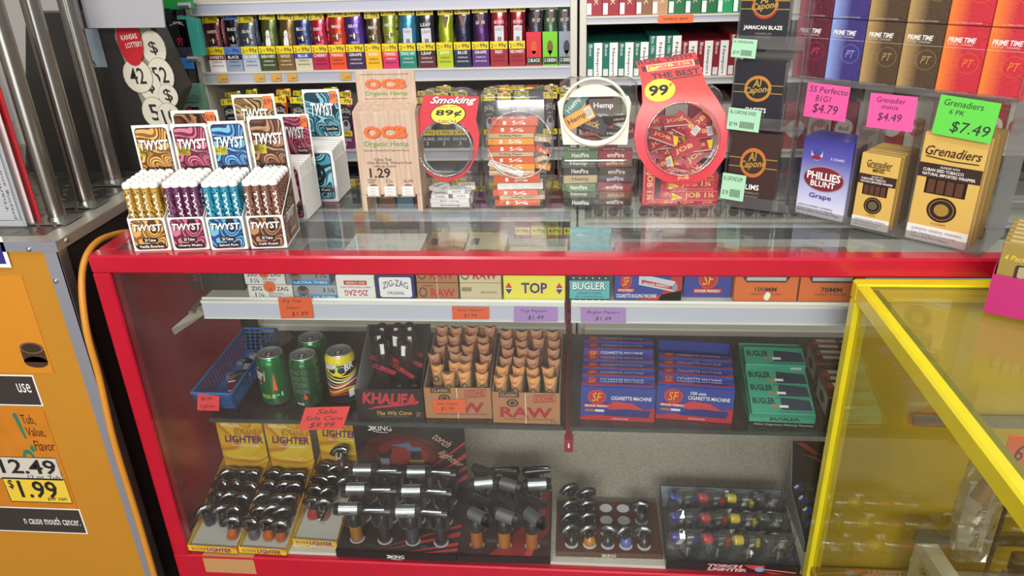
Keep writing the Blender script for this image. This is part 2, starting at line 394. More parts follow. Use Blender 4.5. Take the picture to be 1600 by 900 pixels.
m = MB().box(-2.4, cxr - .045, 1.285, 1.98, cz - .001, cz + .0005, DP)
for i in range(22):
    for j in range(20):
        x = -1.75 + i * .035 + (j % 2) * .0175; y = 1.30 + j * .033
        if x > cxr - .05: continue
        a = .6 if (i + j) % 2 else -.6; dx, dy = math.cos(a) * .013, math.sin(a) * .013
        m.add([(x - dx, y - dy, cz + .0006), (x + dy * .35, y - dx * .35, cz + .0006), (x + dx, y + dy, cz + .0006), (x - dy * .35, y + dx * .35, cz + .0006), (x, y, cz + .0025)], [(0, 1, 4), (1, 2, 4), (2, 3, 4), (3, 0, 4)], DP)
lcp('tread_plate', m, 'steel tread plate on the counter top')
for (px, py, yy) in ((45, 389, None), (87, 439 / 1.0, None)):
    pass
def rivet(p, ax):
    m = MB(); M = Matrix.Translation(p) @ (Matrix.Rotation(PI / 2, 4, 'X') if ax == 'y' else Matrix.Rotation(PI / 2, 4, 'Y'))
    m.lathe([(.0055, 0), (.005, .0015), (.003, .003), (0.0001, .0036)], STEEL, 10, M); lcp('rivet', m)
rivet(P(45, 389.5, y=1.249), 'y'); rivet(P(87, 439, y=1.25), 'y'); rivet(P(104, 375, x=cxr + .001), 'x')
PIPE = C('9c9a94', .25, metal=1.0)
for i, (px, py, lab) in enumerate(((92, 345, 'steel upright tube on the counter, nearest the flyer holder'), (136, 320, 'middle steel upright tube on the counter, between two others'), (179, 286, 'thick steel upright tube on the counter nearest the cigar tubes'))):
    b = P(px, py, z=cz); r = (.0165, .0175, .019)[i]
    t = thing('steel_tube', lab, 'metal tube', b)
    MB().lathe([(r, .0022), (r, 1.0)], PIPE, 24).build('tube', t)
    MB().box(-.04, .035, -.03, .03, .0022, .0045, STEEL).lathe([(r + .003, .0045), (r, .012)], PIPE, 20).build('foot_plate', t)
# posters and labels on the orange front (traced on its plane)
def onfront(quad, y=1.2538):
    p = [P(a, b, y=y) for a, b in quad]; return p   # bl, br, tr, tl
def sign(name, label, cat, x0, y0, x1, y1, col, ref_y, depth=.0012, edge=None):
    """rectangle on the front plane; x1,y0 = right-top pixel, y1 = bottom pixel; runs off frame on the left"""
    tr = P(x1, y0, y=1.2538); br = P(x1, y1, y=1.2538); w = .30
    X1 = tr.x; Z1 = tr.z; Z0 = P(x1, y1, y=1.2538).z; O = Vector((X1 - w, 1.2538 - depth, Z0))
    m = MB()
    if edge: m.box(-.004, w + .003, depth * .3, depth, -.003, Z1 - Z0 + .003, edge)
    m.box(0, w, 0, depth, 0, Z1 - Z0, col)
    return m, Face(m, (0, 0, 0), (w, 0, 0), (0, 0, Z1 - Z0), .0003), O, w, Z1 - Z0
ORG = C('c87a1c', .5, var=.08, bs=20); GRY = C('3a3230', .5)
m, f, O, w_, h_ = sign('', '', '', 0, 588, 50, 632, GRY, 0, edge=WHITE); f.text('use', 1 - .085, .60, .10, .32, WHITE)
tag(m.build('warning_sign', None, O), 'black warning strip high on the orange counter front, ending in use', 'sign')
m, f, O, w_, h_ = sign('', '', '', 0, 640, 68, 793, ORG, 0); GRN = C('2f7a5e', .5); DK = C('4a2616', .5)
f.text('Tub,', .86, .90, .10, .10, DK); f.text('Value,', .885, .78, .14, .10, DK); f.text('Flavor', .915, .65, .15, .10, DK)
f.poly([(.755, .95), (.775, .97), (.79, .95), (.80, .72), (.785, .71)], GRN); f.ring(.765, .50, .05, .11, .4, GRN); f.disc(.815, .62, .018, .035, GRN)
f.rect(.50, .34, .97, .335 - .11 + .20, C('d9d2c4', .5), 2); f.rect(.50, .20, .97, .40, C('d9d2c4', .5), 2)
f = Face(m, (0, 0, 0), (w_, 0, 0), (0, 0, h_), .0003)
tag(m.build('price_poster', None, O), 'orange tobacco price poster with green lettering on the orange counter', 'poster')
def tagsign(x0, y0, x1, y1, col, txt, sub, label, h=.62, y=1.2524):
    bl = P(x0, y1, y=y - .0012); br = P(x1, y1, y=y - .0012); tl = P(x1 - 12, y0, y=y - .0012); O = Vector((bl.x, y - .0012, bl.z)); W = br.x - bl.x; H = tl.z - bl.z
    m = MB().box(0, W, 0, .001, 0, H, col); f = front(m, W, H); f.line([(0, 0), (1, 0), (1, 1), (0, 1), (0, 0)], .03, INK, 1)
    return m, f, O, label
m, f, O, lab = tagsign(-40, 716, 97, 746, C('cfc8b8', .5), '', '', 'white price strip reading 12.49 on the orange counter'); f.text('12.49', .66, .58, .62, .66, INK, bold=.03); f.text('12 oz. Tub', .80, .12, .36, .16, INK)
tag(m.build('price_strip', None, O), lab, 'price sign')
m, f, O, lab = tagsign(18, 749, 112, 783, C('e8c63c', .5), '', '', 'yellow price strip reading 1.99 on the orange counter'); f.text('$', .1, .72, .08, .4, INK, bold=.02); f.text('1.99', .52, .54, .62, .72, INK, bold=.03); f.text('per can', .78, .14, .3, .16, INK)
tag(m.build('price_strip', None, O), lab, 'price sign')
m, f, O, w_, h_ = sign('', '', '', 0, 797, 123, 832, GRY, 0, edge=WHITE); f.text('n cause mouth cancer.', .755, .5, .45, .34, WHITE)
tag(m.build('warning_sign', None, O), 'black warning strip low on the orange counter, reading cause mouth cancer', 'sign')
m, f, O, w_, h_ = sign('', '', '', 0, 430, 34, 582, C('d1871f', .5), 0); CAN = C('4b3323', .35, bump=.2, bs=60)
f.disc(.90, .12, .085, .06, CAN, 2); f.rect(.815, .12, .985, .25, CAN, 2); f.disc(.90, .27, .085, .06, C('6f5a44', .4), 3); f.disc(.90, .27, .07, .047, C('3b2a20', .4), 4)
tag(m.build('tobacco_poster', None, O), 'orange poster showing a dark tobacco tin, upper left on the counter', 'poster')
bl = P(18, 418, y=1.249); m = MB().box(-.25, 0, 0, .0015, 0, .062, WHITE); Face(m, (-.25, 0, 0), (.25, 0, 0), (0, 0, .062), .0003).rect(.3, .12, .97, .7, C('35307c', .4)).rect(.3, .7, .97, .92, C('7f9fc8', .4))
tag(m.build('notice', None, bl), 'white paper notice with a blue panel hanging over the counter edge', 'notice')
# acrylic holder with flyers at far left
AC = glass('acrylic', (.95, .96, .96), .07, .8, haze=.05)
hb = P(20, 358, z=cz)
t = thing('flyer_holder', 'clear acrylic holder full of lottery flyers at the left edge', 'holder', hb)
m = MB(); m.box(-.20, .025, .000, .003, 0, .30, AC).box(-.20, .025, .06, .063, 0, .34, AC).box(.022, .025, .003, .06, 0, .2, AC).box(-.2, .025, .003, .06, 0, .003, AC).build('holder', t)
fl = C('d8d6da', .6); pk = C('e2c7c4', .6)
for k, (c, h, lb) in enumerate(((fl, .30, 'white lottery flyer with print, front of the acrylic holder'), (pk, .33, 'pink lottery flyer in the middle of the acrylic holder'), (C('b8262c', .5), .27, 'red lottery flyer at the back of the acrylic holder'))):
    m = MB().box(0, .10 + .012 * k, 0, .002, 0, h, c); f = front(m, .1, h)
    if k == 0: f.line([(.08, .04), (.92, .04), (.92, .96), (.08, .96), (.08, .04)], .008, C('5b6a8a', .5)); f.text('Thank you for', .72, .35, .07, .5, INK, rot=90); f.text('playing and entering', .82, .35, .07, .6, INK, rot=90)
    o = m.build('flyer', None, hb + Vector((-.075 - .008 * k, .008 + .016 * k, .0032))); tag(o, lb, 'flyer')
# black lottery board with the strip of numbered balls
by = 1.72
BB = C('26221f', .45, coat=.1)
q = [P(60, 330, y=by), P(235, 335, y=by), P(262, 200, y=by), P(285, 140, y=by), P(232, 20, y=by), P(40, 20, y=by)]
q = [Vector((p.x, by, max(p.z, cz + .003))) for p in q]
q[0].z = q[1].z = cz + .001
t = thing('lottery_board', 'black lottery board with numbered white balls behind the steel tubes', 'sign', q[0])
MB().prism([p - q[0] for p in q], (0, .05, 0), BB).build('board', t)
PY = by - .002
def pp(x, y, d=0): return P(x, y, y=PY - d) - q[0]
m = MB(); bg = C('8a8474', .5); m.prism([pp(178, 20), pp(180, 60), pp(240, 205), pp(278, 205), pp(272, 150), pp(233, 40), pp(230, 20)], (0, .0015, 0), bg)
BALL = C('cfc9b6', .4); oo = pp(180, 205); F2 = Face(m, (oo.x, -.002 + 0, oo.z), (.1, 0, 0), (0, 0, .1), .0004)
def uv(x, y): p = pp(x, y); return ((p.x - oo.x) / .1, (p.z - oo.z) / .1)
for (x, y, rx, ry, s, th, l) in ((240, 75, 13, 28, '$', 22, 1), (217, 118, 16, 27, '42', 26, 5), (252, 117, 14, 27, '52', 26, 2), (235, 134, 12, 25, '$', 24, 3), (264, 149, 11, 18, '$', 22, 4), (244, 175, 14, 24, '5', 26, 6), (267, 182, 13, 22, '10', 24, 7)):
    u, v = uv(x, y); u2, v2 = uv(x + rx, y - ry); F2.disc(u, v, abs(u2 - u) * 1.04, abs(v2 - v) * 1.04, bg, l * 2 + 1); F2.disc(u, v, abs(u2 - u), abs(v2 - v), BALL, l * 2 + 2)
    u3, v3 = uv(x + 4.6 * len(s), y - th / 2); F2.text(s, u, v, 2 * abs(u3 - u), 2 * abs(v3 - v), INK, l * 2 + 3, bold=.02, rot=0, shear=-.15)
u, v = uv(206, 68); u2, v2 = uv(232, 98); F2.disc(u, v + .05, abs(u2 - u), abs(v2 - v) * 1.25, C('b51e26', .4), 18); uk, vk = uv(204, 57); ul, vl = uv(212, 69); F2.text('KANSAS', uk, vk, .38, .11, WHITE, 19, rot=6); F2.text('LOTTERY', ul, vl, .40, .11, WHITE, 19, rot=6)
m.build('ball_strip', t, label='strip of white numbered balls under a red ball')
m = MB(); oo = pp(136, 108); m.prism([pp(120, 45), pp(148, 105), pp(168, 105), pp(152, 45)], (0, .0015, 0), C('8fa3ad', .5))
F2 = Face(m, (oo.x, -.002, oo.z), (.1, 0, 0), (0, 0, .1), .0004); u, v = uv(145, 60)
F2.text('$', .10, .44, .12, .22, INK, 2, shear=-.2); F2.text('1', .22, .12, .06, .12, INK, 2, shear=-.2); m.build('number_card', t, label='pale card with dollar sign')
m = MB(); p0 = P(120, 1, y=1.66)
m.prism([P(110, -60, y=1.66) - p0, P(137, 44, y=1.66) - p0, P(258, 43, y=1.66) - p0, P(246, -60, y=1.66) - p0], (0, .004, 0), C('a3a2a6', .6)); tag(m.build('hanging_sheet', None, p0), 'plain grey plastic sheet hanging in front of the lottery board', 'sheet')
# orange cord between the counter and the red showcase
m = MB(); pts = [(250, 930, 1.31), (215, 810, 1.31), (178, 690, 1.31), (155, 590, 1.31), (136, 520, 1.31), (128, 450, 1.33), (133, 405, 1.36), (152, 378, 1.40), (180, 366, 1.44), (205, 362, 1.50)]
W = [P(a, b, x=-.948) for a, b, c in pts]
sm = []
for i in range(len(W) - 1):
    for k in range(6):
        t_ = k / 6; a = W[max(i - 1, 0)]; b = W[i]; c = W[i + 1]; d = W[min(i + 2, len(W) - 1)]
        sm.append(.5 * ((2 * b) + (c - a) * t_ + (2 * a - 5 * b + 4 * c - d) * t_ ** 2 + (3 * b - a - 3 * c + d) * t_ ** 3))
tag(m.tube([Vector(p) for p in sm], .0065, C('cf8a2a', .45), 12).build('power_cord', None), 'orange power cord looping down between the counter and the red showcase', 'cord')

# ---------------------------------------------------------------- shelving behind the counter
CR = C('d6d0c2', .5); CRD = C('8e887e', .5); SY = 2.05
def fixture(label, x0, x1, zs, lips, backc, wbase, lip=.030):
    t = thing('shelving_unit', label, 'shelving', ((x0 + x1) / 2, SY, 0)); lx = -(x0 + x1) / 2
    def p(n, m, lab=None): o = m.build(n, t, label=lab); o.location = (lx, -SY, 0)
    p('back_panel', MB().box(x0, x1, 2.40, 2.42, 0.1, 2.2, backc))
    for x in (x0, x1): p('upright', MB().box(x - .009, x + .009, SY - .005, 2.40, 0, 2.2, CR, b=.002))
    for z in zs:
        p('shelf', MB().box(x0 + .009, x1 - .009, SY, 2.40, z - .006, z, CR).box(x0 + .009, x1 - .009, SY - .004, SY, z - lip, z - .001, C('b8bac8', .35)).box(x0 + .009, x1 - .009, SY - .008, SY, z - lip - .002, z - lip + .002, CR).box(x0 + .009, x1 - .009, SY - .007, SY, z - .004, z + .0005, CR))
    p('base_shelf', MB().box(x0 + .009, x1 - .009, SY - .02, 2.4, wbase - .034, wbase, CR, b=.004))
    p('kick_panel', MB().box(x0, x1, SY + .04, SY + .05, 0, wbase - .034, BLACK))
    return t
GB = C('a9a5b0', .6); PB = C('3c3448', .6)  # PB: purplish shadow behind the cartons, put into the back panel colour
fixture('cream metal shelving unit with cigarillo pouches behind the showcase', -1.031, -.022, [1.345, 1.168, .951, .772, .59], None, GB, .405)
fixture('cream metal shelving unit with cigarette cartons behind the glass jars', .002, 1.40, [1.288, 1.136, .94, .74, .57], None, PB, .405, .017)
# price tags on the shelf edges
TG = C('d9a64a', .5)
n = 0
for (px, py) in ((347, 119), (405, 118), (431, 117), (456, 117), (540, 116)):
    p = P(px, py, y=SY - .008); m = MB().box(-.014, .014, -.001, 0, 0, .02, TG); front(m, .028, .02, -.001, -.014).text('$0.99', .7, .35, .4, .2, INK)
    tag(m.build('shelf_tag', None, (p.x, SY - .008, 1.1425)), 'orange price tag on the pouch shelf edge, %s from left' % ORD[n], 'price tag', 'price tags on the shelf edges'); n += 1
for k, px in enumerate((560, 596)):
    p = P(px, 325, y=SY - .008); m = MB().box(-.018, .018, -.001, 0, 0, .022, TG)
    tag(m.build('shelf_tag', None, (p.x, SY - .008, .744)), 'orange price tag behind the paper stand foot, %s' % ('left one' if k == 0 else 'right one'), 'price tag', 'price tags on the shelf edges')
p = P(1055, 40, y=SY - .008); m = MB().box(-.043, .043, -.0012, 0, 0, .02, C('f0703c', .5)); front(m, .086, .02, -.0012, -.043).text('MAVERICK  $49.99', .5, .5, .7, .3, INK)
tag(m.build('shelf_tag', None, (p.x, SY - .008, 1.268)), 'bright orange price tag under the upper row of cartons', 'price tag')
# ================================================================== stock on the shelving behind the counter
SB, SCz, SD = 1.168, .951, .772
def foil(h, r=.25): return C(h, r, metal=.55, coat=.6, bump=.6, bs=45)
def pouch(w, h, col, tagc, tagtxt, words, motif=None, wcol=None):
    """sealed foil pouch: pillow body (front towards -y) with a yellow price band at the top"""
    m = MB(); nx, nz = 6, 9; vs = []; 
    for side in (-1, 1):
        for j in range(nz + 1):
            for i in range(nx + 1):
                u = i / nx; v = j / nz; b = (math.sin(PI * u) ** .6) * (math.sin(PI * min(1, max(0, v * .9 + .05))) ** .5) * .007
                vs.append((u * w - w / 2 + (.0012 * math.sin(v * 17)), side * b, v * h))
    K = (nx + 1) * (nz + 1); fs = []
    for j in range(nz):
        for i in range(nx):
            a = j * (nx + 1) + i; fs.append((a, a + 1, a + nx + 2, a + nx + 1)); fs.append((K + a, K + a + nx + 1, K + a + nx + 2, K + a + 1))
    m.add(vs, fs, col, True)
    f = Face(m, (-w / 2, -.0075, 0), (w, 0, 0), (0, .0, h), .0002)
    m2 = MB(); f2 = Face(m2, (-w / 2 - .001, -.0080, h * .86), (w + .002, 0, 0), (0, 0, h * .12), .0003); m2.box(-w / 2 - .001, w / 2 + .001, -.0078, -.0068, h * .86, h * .98, tagc)
    f2.text(tagtxt[0], .14, .5, .14, .6, INK, 1, bold=.02); f2.text(tagtxt[1], .68, .5, .48, .75, INK, 1, bold=.02)
    wc = wcol or WHITE
    if words: f.text(words, .5, .70, .62, .055, wc, 1, bold=.02)
    if motif == 'owl':
        f.disc(.5, .54, .34, .035, C('2b2420', .4), 1); f.text('WhiteOwl', .5, .54, .56, .035, GOLD, 2, shear=.2); f.disc(.5, .53, .05, .055, WHITE, 3)
        f.text('CIGARILLOS', .5, .42, .5, .035, wc, 1)
    if motif == 'sticks':
        f.rect(.2, .25, .8, .64, C('c8ccd4', .4), 1); f.text((words or 'TWIST').split()[-1], .5, .58, .5, .05, C('8a2030', .5), 2)
        for x in (.40, .53): f.rect(x, .2, x + .09, .46, C('5a3322', .5), 3)
    if motif == 'window':
        f.poly([(.25, .84), (.75, .84), (.5, .62)], C('5a3a26', .4), 2)
        for x in (.40, .52): f.rect(x, .68, x + .07, .84, C('8a5a34', .5), 3)
    if motif == 'bird': f.disc(.45, .45, .17, .14, C('e8e8e4', .4), 2); f.disc(.45, .60, .13, .08, C('f4f4f0', .4), 2); f.disc(.40, .61, .02, .012, INK, 3); f.disc(.50, .61, .02, .012, INK, 3)
    if motif == 'zig':
        f.poly([(.08, .78), (.5, .86), (.92, .78), (.92, .1), (.08, .1)], C('1b1a1e', .35), 1); f.text('ZIG-ZAG', .5, .69, .74, .09, C('c8c2b4', .4), 2, bold=.03, arc=.5)
        f.text('CIGARILLOS', .5, .60, .5, .035, C('c8c2b4', .4), 2); f.disc(.5, .40, .30, .15, C('b7b3b8', .5), 2); f.disc(.5, .47, .16, .06, C('3a3a4a', .5), 3)
    return m, m2
def place_pouch(x, y, z, w, h, col, tg, txt, words, motif, label, tilt, wcol=None, grp='foil cigarillo pouches on the shelves'):
    m, m2 = pouch(w, h, col, tg, txt, words, motif, wcol)
    t = thing('foil_pouch', label, 'pouch', (x, y, z), 0, grp); t.rotation_euler = (tilt, random.uniform(-.05, .05), 0)
    m.build('body', t); m2.build('price_band', t)
TY = C('efd51e', .4)
# x0, x1, tray colours (upper block, lower block), tray words, pouch colour, pouch word, motif, colour name, band
R1 = [
 (329, 356, '8e2430', 'e9e6e0', 'SWEETS', '5a2024', 'SWEETS', 'owl', 'maroon', TY, 88),
 (356, 382, '1b1c22', '8f9db4', 'BLACK', '23242c', 'BLACK', 'owl', 'black and blue', C('5f86d8', .4), 98),
 (382, 409, '9aa6b4', 'b4bcc6', 'SILVER', '59616a', 'SILVER', 'owl', 'silver grey', TY, 86),
 (409, 436, '3f4a1c', '3f4a1c', 'GREEN SWEETS', '55602c', '', 'bird', 'olive green', TY, 96),
 (436, 463, '7a5a22', '7a5a22', 'GOLD', '6b5226', '', 'bird', 'bronze', TY, 94),
 (463, 491, '2d46ae', 'cfc9a8', 'BLUE', '2b3560', 'BLUE', 'owl', 'dark blue', TY, 92),
 (491, 517, 'b8234c', 'b8234c', 'CHERRY', 'b21f3e', 'CHERRY', 'owl', 'crimson', TY, 90),
 (517, 544, 'e4502a', 'e4502a', 'MANGO', 'c83c24', 'MANGO', 'owl', 'orange red', TY, 99),
 (544, 573, '43244f', '43244f', 'GRAPE', '52348c', 'GRAPE', 'owl', 'violet', TY, 100),
 (573, 599, 'f2b21e', 'f2b21e', 'BURN', '5c4a30', 'PINEAPPLE', 'owl', 'brown with yellow box', TY, 90),
 (600, 625, 'e8583a', 'd02c68', 'MANGO', '8f9c3c', 'W MANGO', 'owl', 'yellow green', TY, 100),
 (626, 653, '159a88', '12806e', 'TROPICAL TWIST', '3a86a8', '', 'sticks', 'aqua', TY, 100),
 (654, 683, '2a1a1c', '5a1820', 'LEAF', '26262e', 'LEAF', 'sticks', 'black cherry', TY, 98),
 (684, 710, 'b4c41c', 'b4c41c', 'game', '9aa81c', '', 'window', 'lime', TY, 96),
 (711, 738, '262c50', '1e2444', 'BLUE', '1e2038', '', 'window', 'deep blue', TY, 98),
 (739, 766, '5c2c78', '5c2c78', 'GRAPE', '4c1f5e', 'GRAPE', 'window', 'purple', TY, 102),
 (767, 795, 'a0202c', 'a0202c', 'RED', '9c1c2a', 'RED SWEETS', 'sticks', 'red', TY, 102),
 (796, 822, 'a0202c', 'a0202c', 'RED SWEETS', '981c2a', 'RED SWEETS', 'sticks', 'dark red', TY, 102),
 (823, 847, 'd81c34', 'd81c34', 'BLACK', '4a4650', 'SWEET', 'window', 'scarlet box', C('d8d8de', .4), 100),
 (848, 872, '74c81c', '74c81c', 'GREEN', '4f6a50', 'SWEET', 'window', 'bright green box', C('d8d8de', .4), 100),
 (873, 898, '8c94a2', '8c94a2', 'GREEN', '54585e', 'SWEET', 'window', 'grey box', C('2e8a3c', .4), 100)]
for i, (a, b, c1, c2, wd, pc, pw, mo, nm, band, hh) in enumerate(R1):
    p = P(a + .5, 110, y=SY + .004); q = P(b - .5, 110, y=SY + .004); w_ = (q.x - p.x) * .985; z = SB
    h = .064 if i < 18 else .085; m = MB(); m.box(0, w_, 0, .004, 0, h, C(c2, .4)).box(0, .001, .004, .085, 0, h * .9, C(c2, .4)).box(w_ - .001, w_, .004, .085, 0, h * .9, C(c2, .4)).box(0, w_, .084, .085, 0, h, C(c2, .4)).box(.001, w_ - .001, .004, .084, 0, .001, C(c2, .4))
    f = front(m, w_, h); 
    if i < 18:
        f.rect(0, .70, 1, 1, band, 1); f.text('2', .12, .83, .12, .17, INK, 2, bold=.02); f.text('FOR', .32, .83, .16, .08, INK, 2); f.text('99¢', .70, .83, .46, .2, INK, 2, bold=.02)
        f.rect(0, .48, 1, .70, C(c1, .4), 1); f.text(wd, .5, .59, min(.84, .14 * len(wd)), .12, WHITE, 2, bold=.03)
        f.text('CIGARILLOS', .5, .40, .6, .07, WHITE if c2[0] in '1234567d' else INK, 2); f.text('UNMATCHED FRESH', .5, .24, .7, .06, WHITE if c2[0] in '1234567' else INK, 2)
    else:
        f.rect(.04, .04, .96, .26, C('24402a', .4) if i else RED, 1); f.text('2 ' + wd, .5, .17, .8, .1, WHITE, 2, bold=.02); f.disc(.5, .55, .2, .2, C('3a3a3c', .5) if i == 20 else C(c1[0:2] + '5a20', .5), 1); f.poly([(.35, .45), (.65, .45), (.5, .26)], C('4a4a4e', .5) if i == 20 else C(c1[0:2] + '5a20', .5), 1)
    o = m.build('shelf_tray', None, (p.x, SY + .004, z)); nw = '%s from the left' % ORD[i]
    tag(o, '%s printed carton tray on the pouch shelf, %s' % (nm, nw), 'carton tray', 'carton trays along the pouch shelf')
    if i == 13 or i == 14: tl = -.12
    else: tl = -.10
    for k in range(2):
        hp = (.145 if i < 18 else .15) * (hh / 96) ** .5
        place_pouch((p.x + q.x) / 2 + random.uniform(-.002, .002) - (.006 if i in (0, 2) else 0), SY + .022 + k * .035, z + .004 + k * .010, w_ - .005, hp, foil(pc), band, ('2', '99¢'), pw, mo,
                    '%s foil cigarillo pouch, %s, in the %s tray from the left' % (nm, 'behind' if k else 'in front', ORD[i]), tl)
# row C: second shelf, mostly hidden by the counter displays
R2 = [(355, 379, '7c8088', 'SWEETS', 'grey'), (384, 402, '5a6a3c', '', 'olive'), (406, 430, 'e0622a', 'PEACH', 'orange'), (431, 454, 'd8561f', '', 'bright orange'), (457, 481, '2f5a34', '', 'green'),
      (483, 504, '7a2846', '', 'plum'), (505, 527, '3c6a3c', 'GREEN SWEETS', 'leaf green'), (529, 553, '7a2c66', '', 'magenta'), (655, 682, '4a2420', '', 'brown'), (683, 706, '50282c', '', 'russet'), (706, 733, '44204e', '', 'dark purple'),
      (757, 779, '1f5a30', '', 'deep green'), (780, 801, '8e1c3c', '', 'crimson'), (802, 825, '1d5ea8', '', 'bright blue'), (849, 871, '5a2028', '', 'wine'), (873, 896, '3a3440', '', 'charcoal')]
for i, (a, b, pc, pw, nm) in enumerate(R2):
    z = SCz + .001; p = P(a, 210, y=SY + .02); q = P(b, 210, y=SY + .02); w_ = q.x - p.x
    tc = C('7c2c6c' if i == 7 else '2a2a30', .4)
    m = MB().box(0, w_, 0, .003, 0, .05, tc).box(0, .001, .003, .07, 0, .045, tc).box(w_ - .001, w_, .003, .07, 0, .045, tc).box(.001, w_ - .001, .003, .07, 0, .001, tc)
    f = front(m, w_, .05); f.rect(0, .7, 1, 1, TY, 1); f.text('3', .2, .85, .12, .2, INK, 2); f.text('99¢', .65, .85, .5, .2, INK, 2); f.text('ZIG-ZAG', .5, .5, .8, .16, WHITE, 2, bold=.02); f.text('3', .5, .25, .14, .2, WHITE, 2)
    tag(m.build('shelf_tray', None, (p.x, SY + .006, z)), 'dark carton tray on the second pouch shelf, %s from the left' % ORD[i], 'carton tray', 'carton trays along the second pouch shelf')
    for k in range(2):
        place_pouch((p.x + q.x) / 2, SY + .022 + k * .03, z + .003 + k * .012, w_ - .004, .138 + .008 * math.sin(i * 2.3), foil(pc), TY, ('3', '99¢'), pw, 'zig' if i != 9 else 'window',
                    '%s foil pouch, %s, %s tray from left on the second shelf' % (nm, 'rear' if k else 'front', ORD[i]), -.1, grp='foil pouches on the second shelf')
# row D: glimpsed below and through the glass
cols = ['7c2c66', '3e5a86', 'd8a838', '46633a', '8c3040', '2f3a4c', 'a8a29a', '8a5a3a', '5f8fa8', '7a2030', 'c2b48c', '5a4a6c']
for i in range(17):
    x = -.955 + i * .0535; c = C(cols[i % 12], .4, coat=.3); h = .075 + .012 * ((i * 7) % 3)
    m = MB().box(0, .046, 0, .10, 0, h, c); f = front(m, .046, h)
    f.rect(.06, .68, .94, .9, TY, 1); f.text('3-99¢', .5, .79, .7, .13, INK, 2, bold=.02); f.text('CIGARILLOS', .5, .4, .8, .1, WHITE, 2)
    tag(m.build('cigarillo_box', None, (x, SY + .012, SD + .0005)), 'small cigarillo box with yellow band on the third shelf, %s from left' % ORD[i], 'box', 'boxes on the third shelf')
for i in range(6):
    x = P(805 + i * 25, 400, y=SY).x; 
    m = MB().box(0, .045, 0, .1, 0, .13, C(('8c2434', 'a8a23a', '93303c', '2f3a4c', '6a2a4c', '3c5a86')[i], .4)); f = front(m, .045, .13); f.rect(.03, .78, .97, .96, TY, 1); f.text('4-99¢', .5, .87, .8, .11, INK, 2, bold=.03)
    tag(m.build('cigarillo_box', None, (x, SY + .012, .5905)), 'tall cigarillo box with yellow 4-99¢ band low behind the showcase, %s' % (ORD[i] + ' from left'), 'box', 'boxes low behind the showcase')
# cigarette cartons, right unit
cx = [916, 941, 967, 993, 1018, 1043, 1069, 1094, 1119, 1143, 1167]
cc = ['9c1c2c', '9c1c2c', '9c1c2c', '8a5c38', 'b98c62', '1f6a3c', '1f6a3c', '1f6a3c', '169a60', '1a7a50']; cn = ['dark red', 'dark red', 'dark red', 'brown', 'tan', 'dark green', 'dark green', 'dark green', 'bright green', 'emerald']
for i in range(10):
    p = P(cx[i], 37, y=SY + .004); q = P(cx[i + 1], 37, y=SY + .004); w_ = q.x - p.x - .0012; m = MB().box(0, w_, 0, .28, 0, .135, C(cc[i], .4)); f = front(m, w_, .135)
    f.text('MAVERICK', .62, .55, .26, .74, C('e8d8b8', .5), 1, rot=-90); f.rect(.04, .02, .32, .22, WHITE, 1); f.text('100s BOX', .26, .62, .09, .4, C('e8d8b8', .5), 1, rot=-90)
    tag(m.build('cigarette_carton', None, (p.x, SY + .004, 1.2885)), '%s cigarette carton end on the top right shelf, %s from the left' % (cn[i], ORD[i]), 'carton', 'cartons on the top right shelf')
cx = [917, 941, 965, 989, 1012, 1037, 1062, 1087, 1111, 1135, 1159]
for i in range(10):
    red = i >= 6; p = P(cx[i], 122, y=SY + .004); q = P(cx[i + 1], 122, y=SY + .004); w_ = q.x - p.x - .0012; h = .100 if i in (4, 5, 9) else .086
    m = MB().box(0, w_, 0, .28, 0, h, C('8c1826' if red else '14705c', .4)); f = front(m, w_, h)
    f.rect(.46, 0, 1, 1, WHITE, 1); f.text('Newport', .70, .44, .24, .8, INK, 2, rot=-90, bold=.01); f.text('Box 100s' if h > .09 else 'Box', .24, .78, .2, .34 if h < .09 else .42, WHITE, 1, rot=-90); f.rect(.05, .02, .38, .24, C('dcdcd8', .5), 1)
    tag(m.build('cigarette_carton', None, (p.x, SY + .004, 1.1365)), '%s and white cigarette carton on the middle right shelf, %s from the left' % ('dark red' if red else 'green', ORD[i]), 'carton', 'cartons on the middle right shelf')
for i in range(21):
    x = .035 + i * .062; red = i > 3
    m = MB().box(0, .058, 0, .2, 0, .12, C('b8b0a4' if i % 2 else '9c2230', .4)); f = front(m, .058, .12); f.disc(.5, .45, .4, .2, C('9c2230' if i % 2 else 'd0c8bc', .4), 1); f.text('Red', .5, .45, .4, .1, WHITE if i % 2 else INK, 2)
    tag(m.build('cigarette_carton', None, (x, SY + .006, .9405)), 'red and cream carton on the third right shelf, %s from the left' % ORD[i], 'carton', 'cartons on the third right shelf')
for i in range(22):
    x = .03 + i * .0415
    m = MB().box(0, .039, 0, .15, 0, .058, C('b3aea2', .45)); f = front(m, .039, .058); f.rect(.3, .3, .7, 1, C('4a443e', .5), 1); f.disc(.5, .42, .36, .25, C('4a443e', .5), 2); f.rect(.1, .08, .9, .16, C('8a857c', .5), 1)
    tag(m.build('filter_box', None, (x, SY + .006, .7405)), 'small grey box with dark round window on the fourth shelf, %s from left' % ORD[i], 'box', 'small grey boxes on the fourth right shelf')
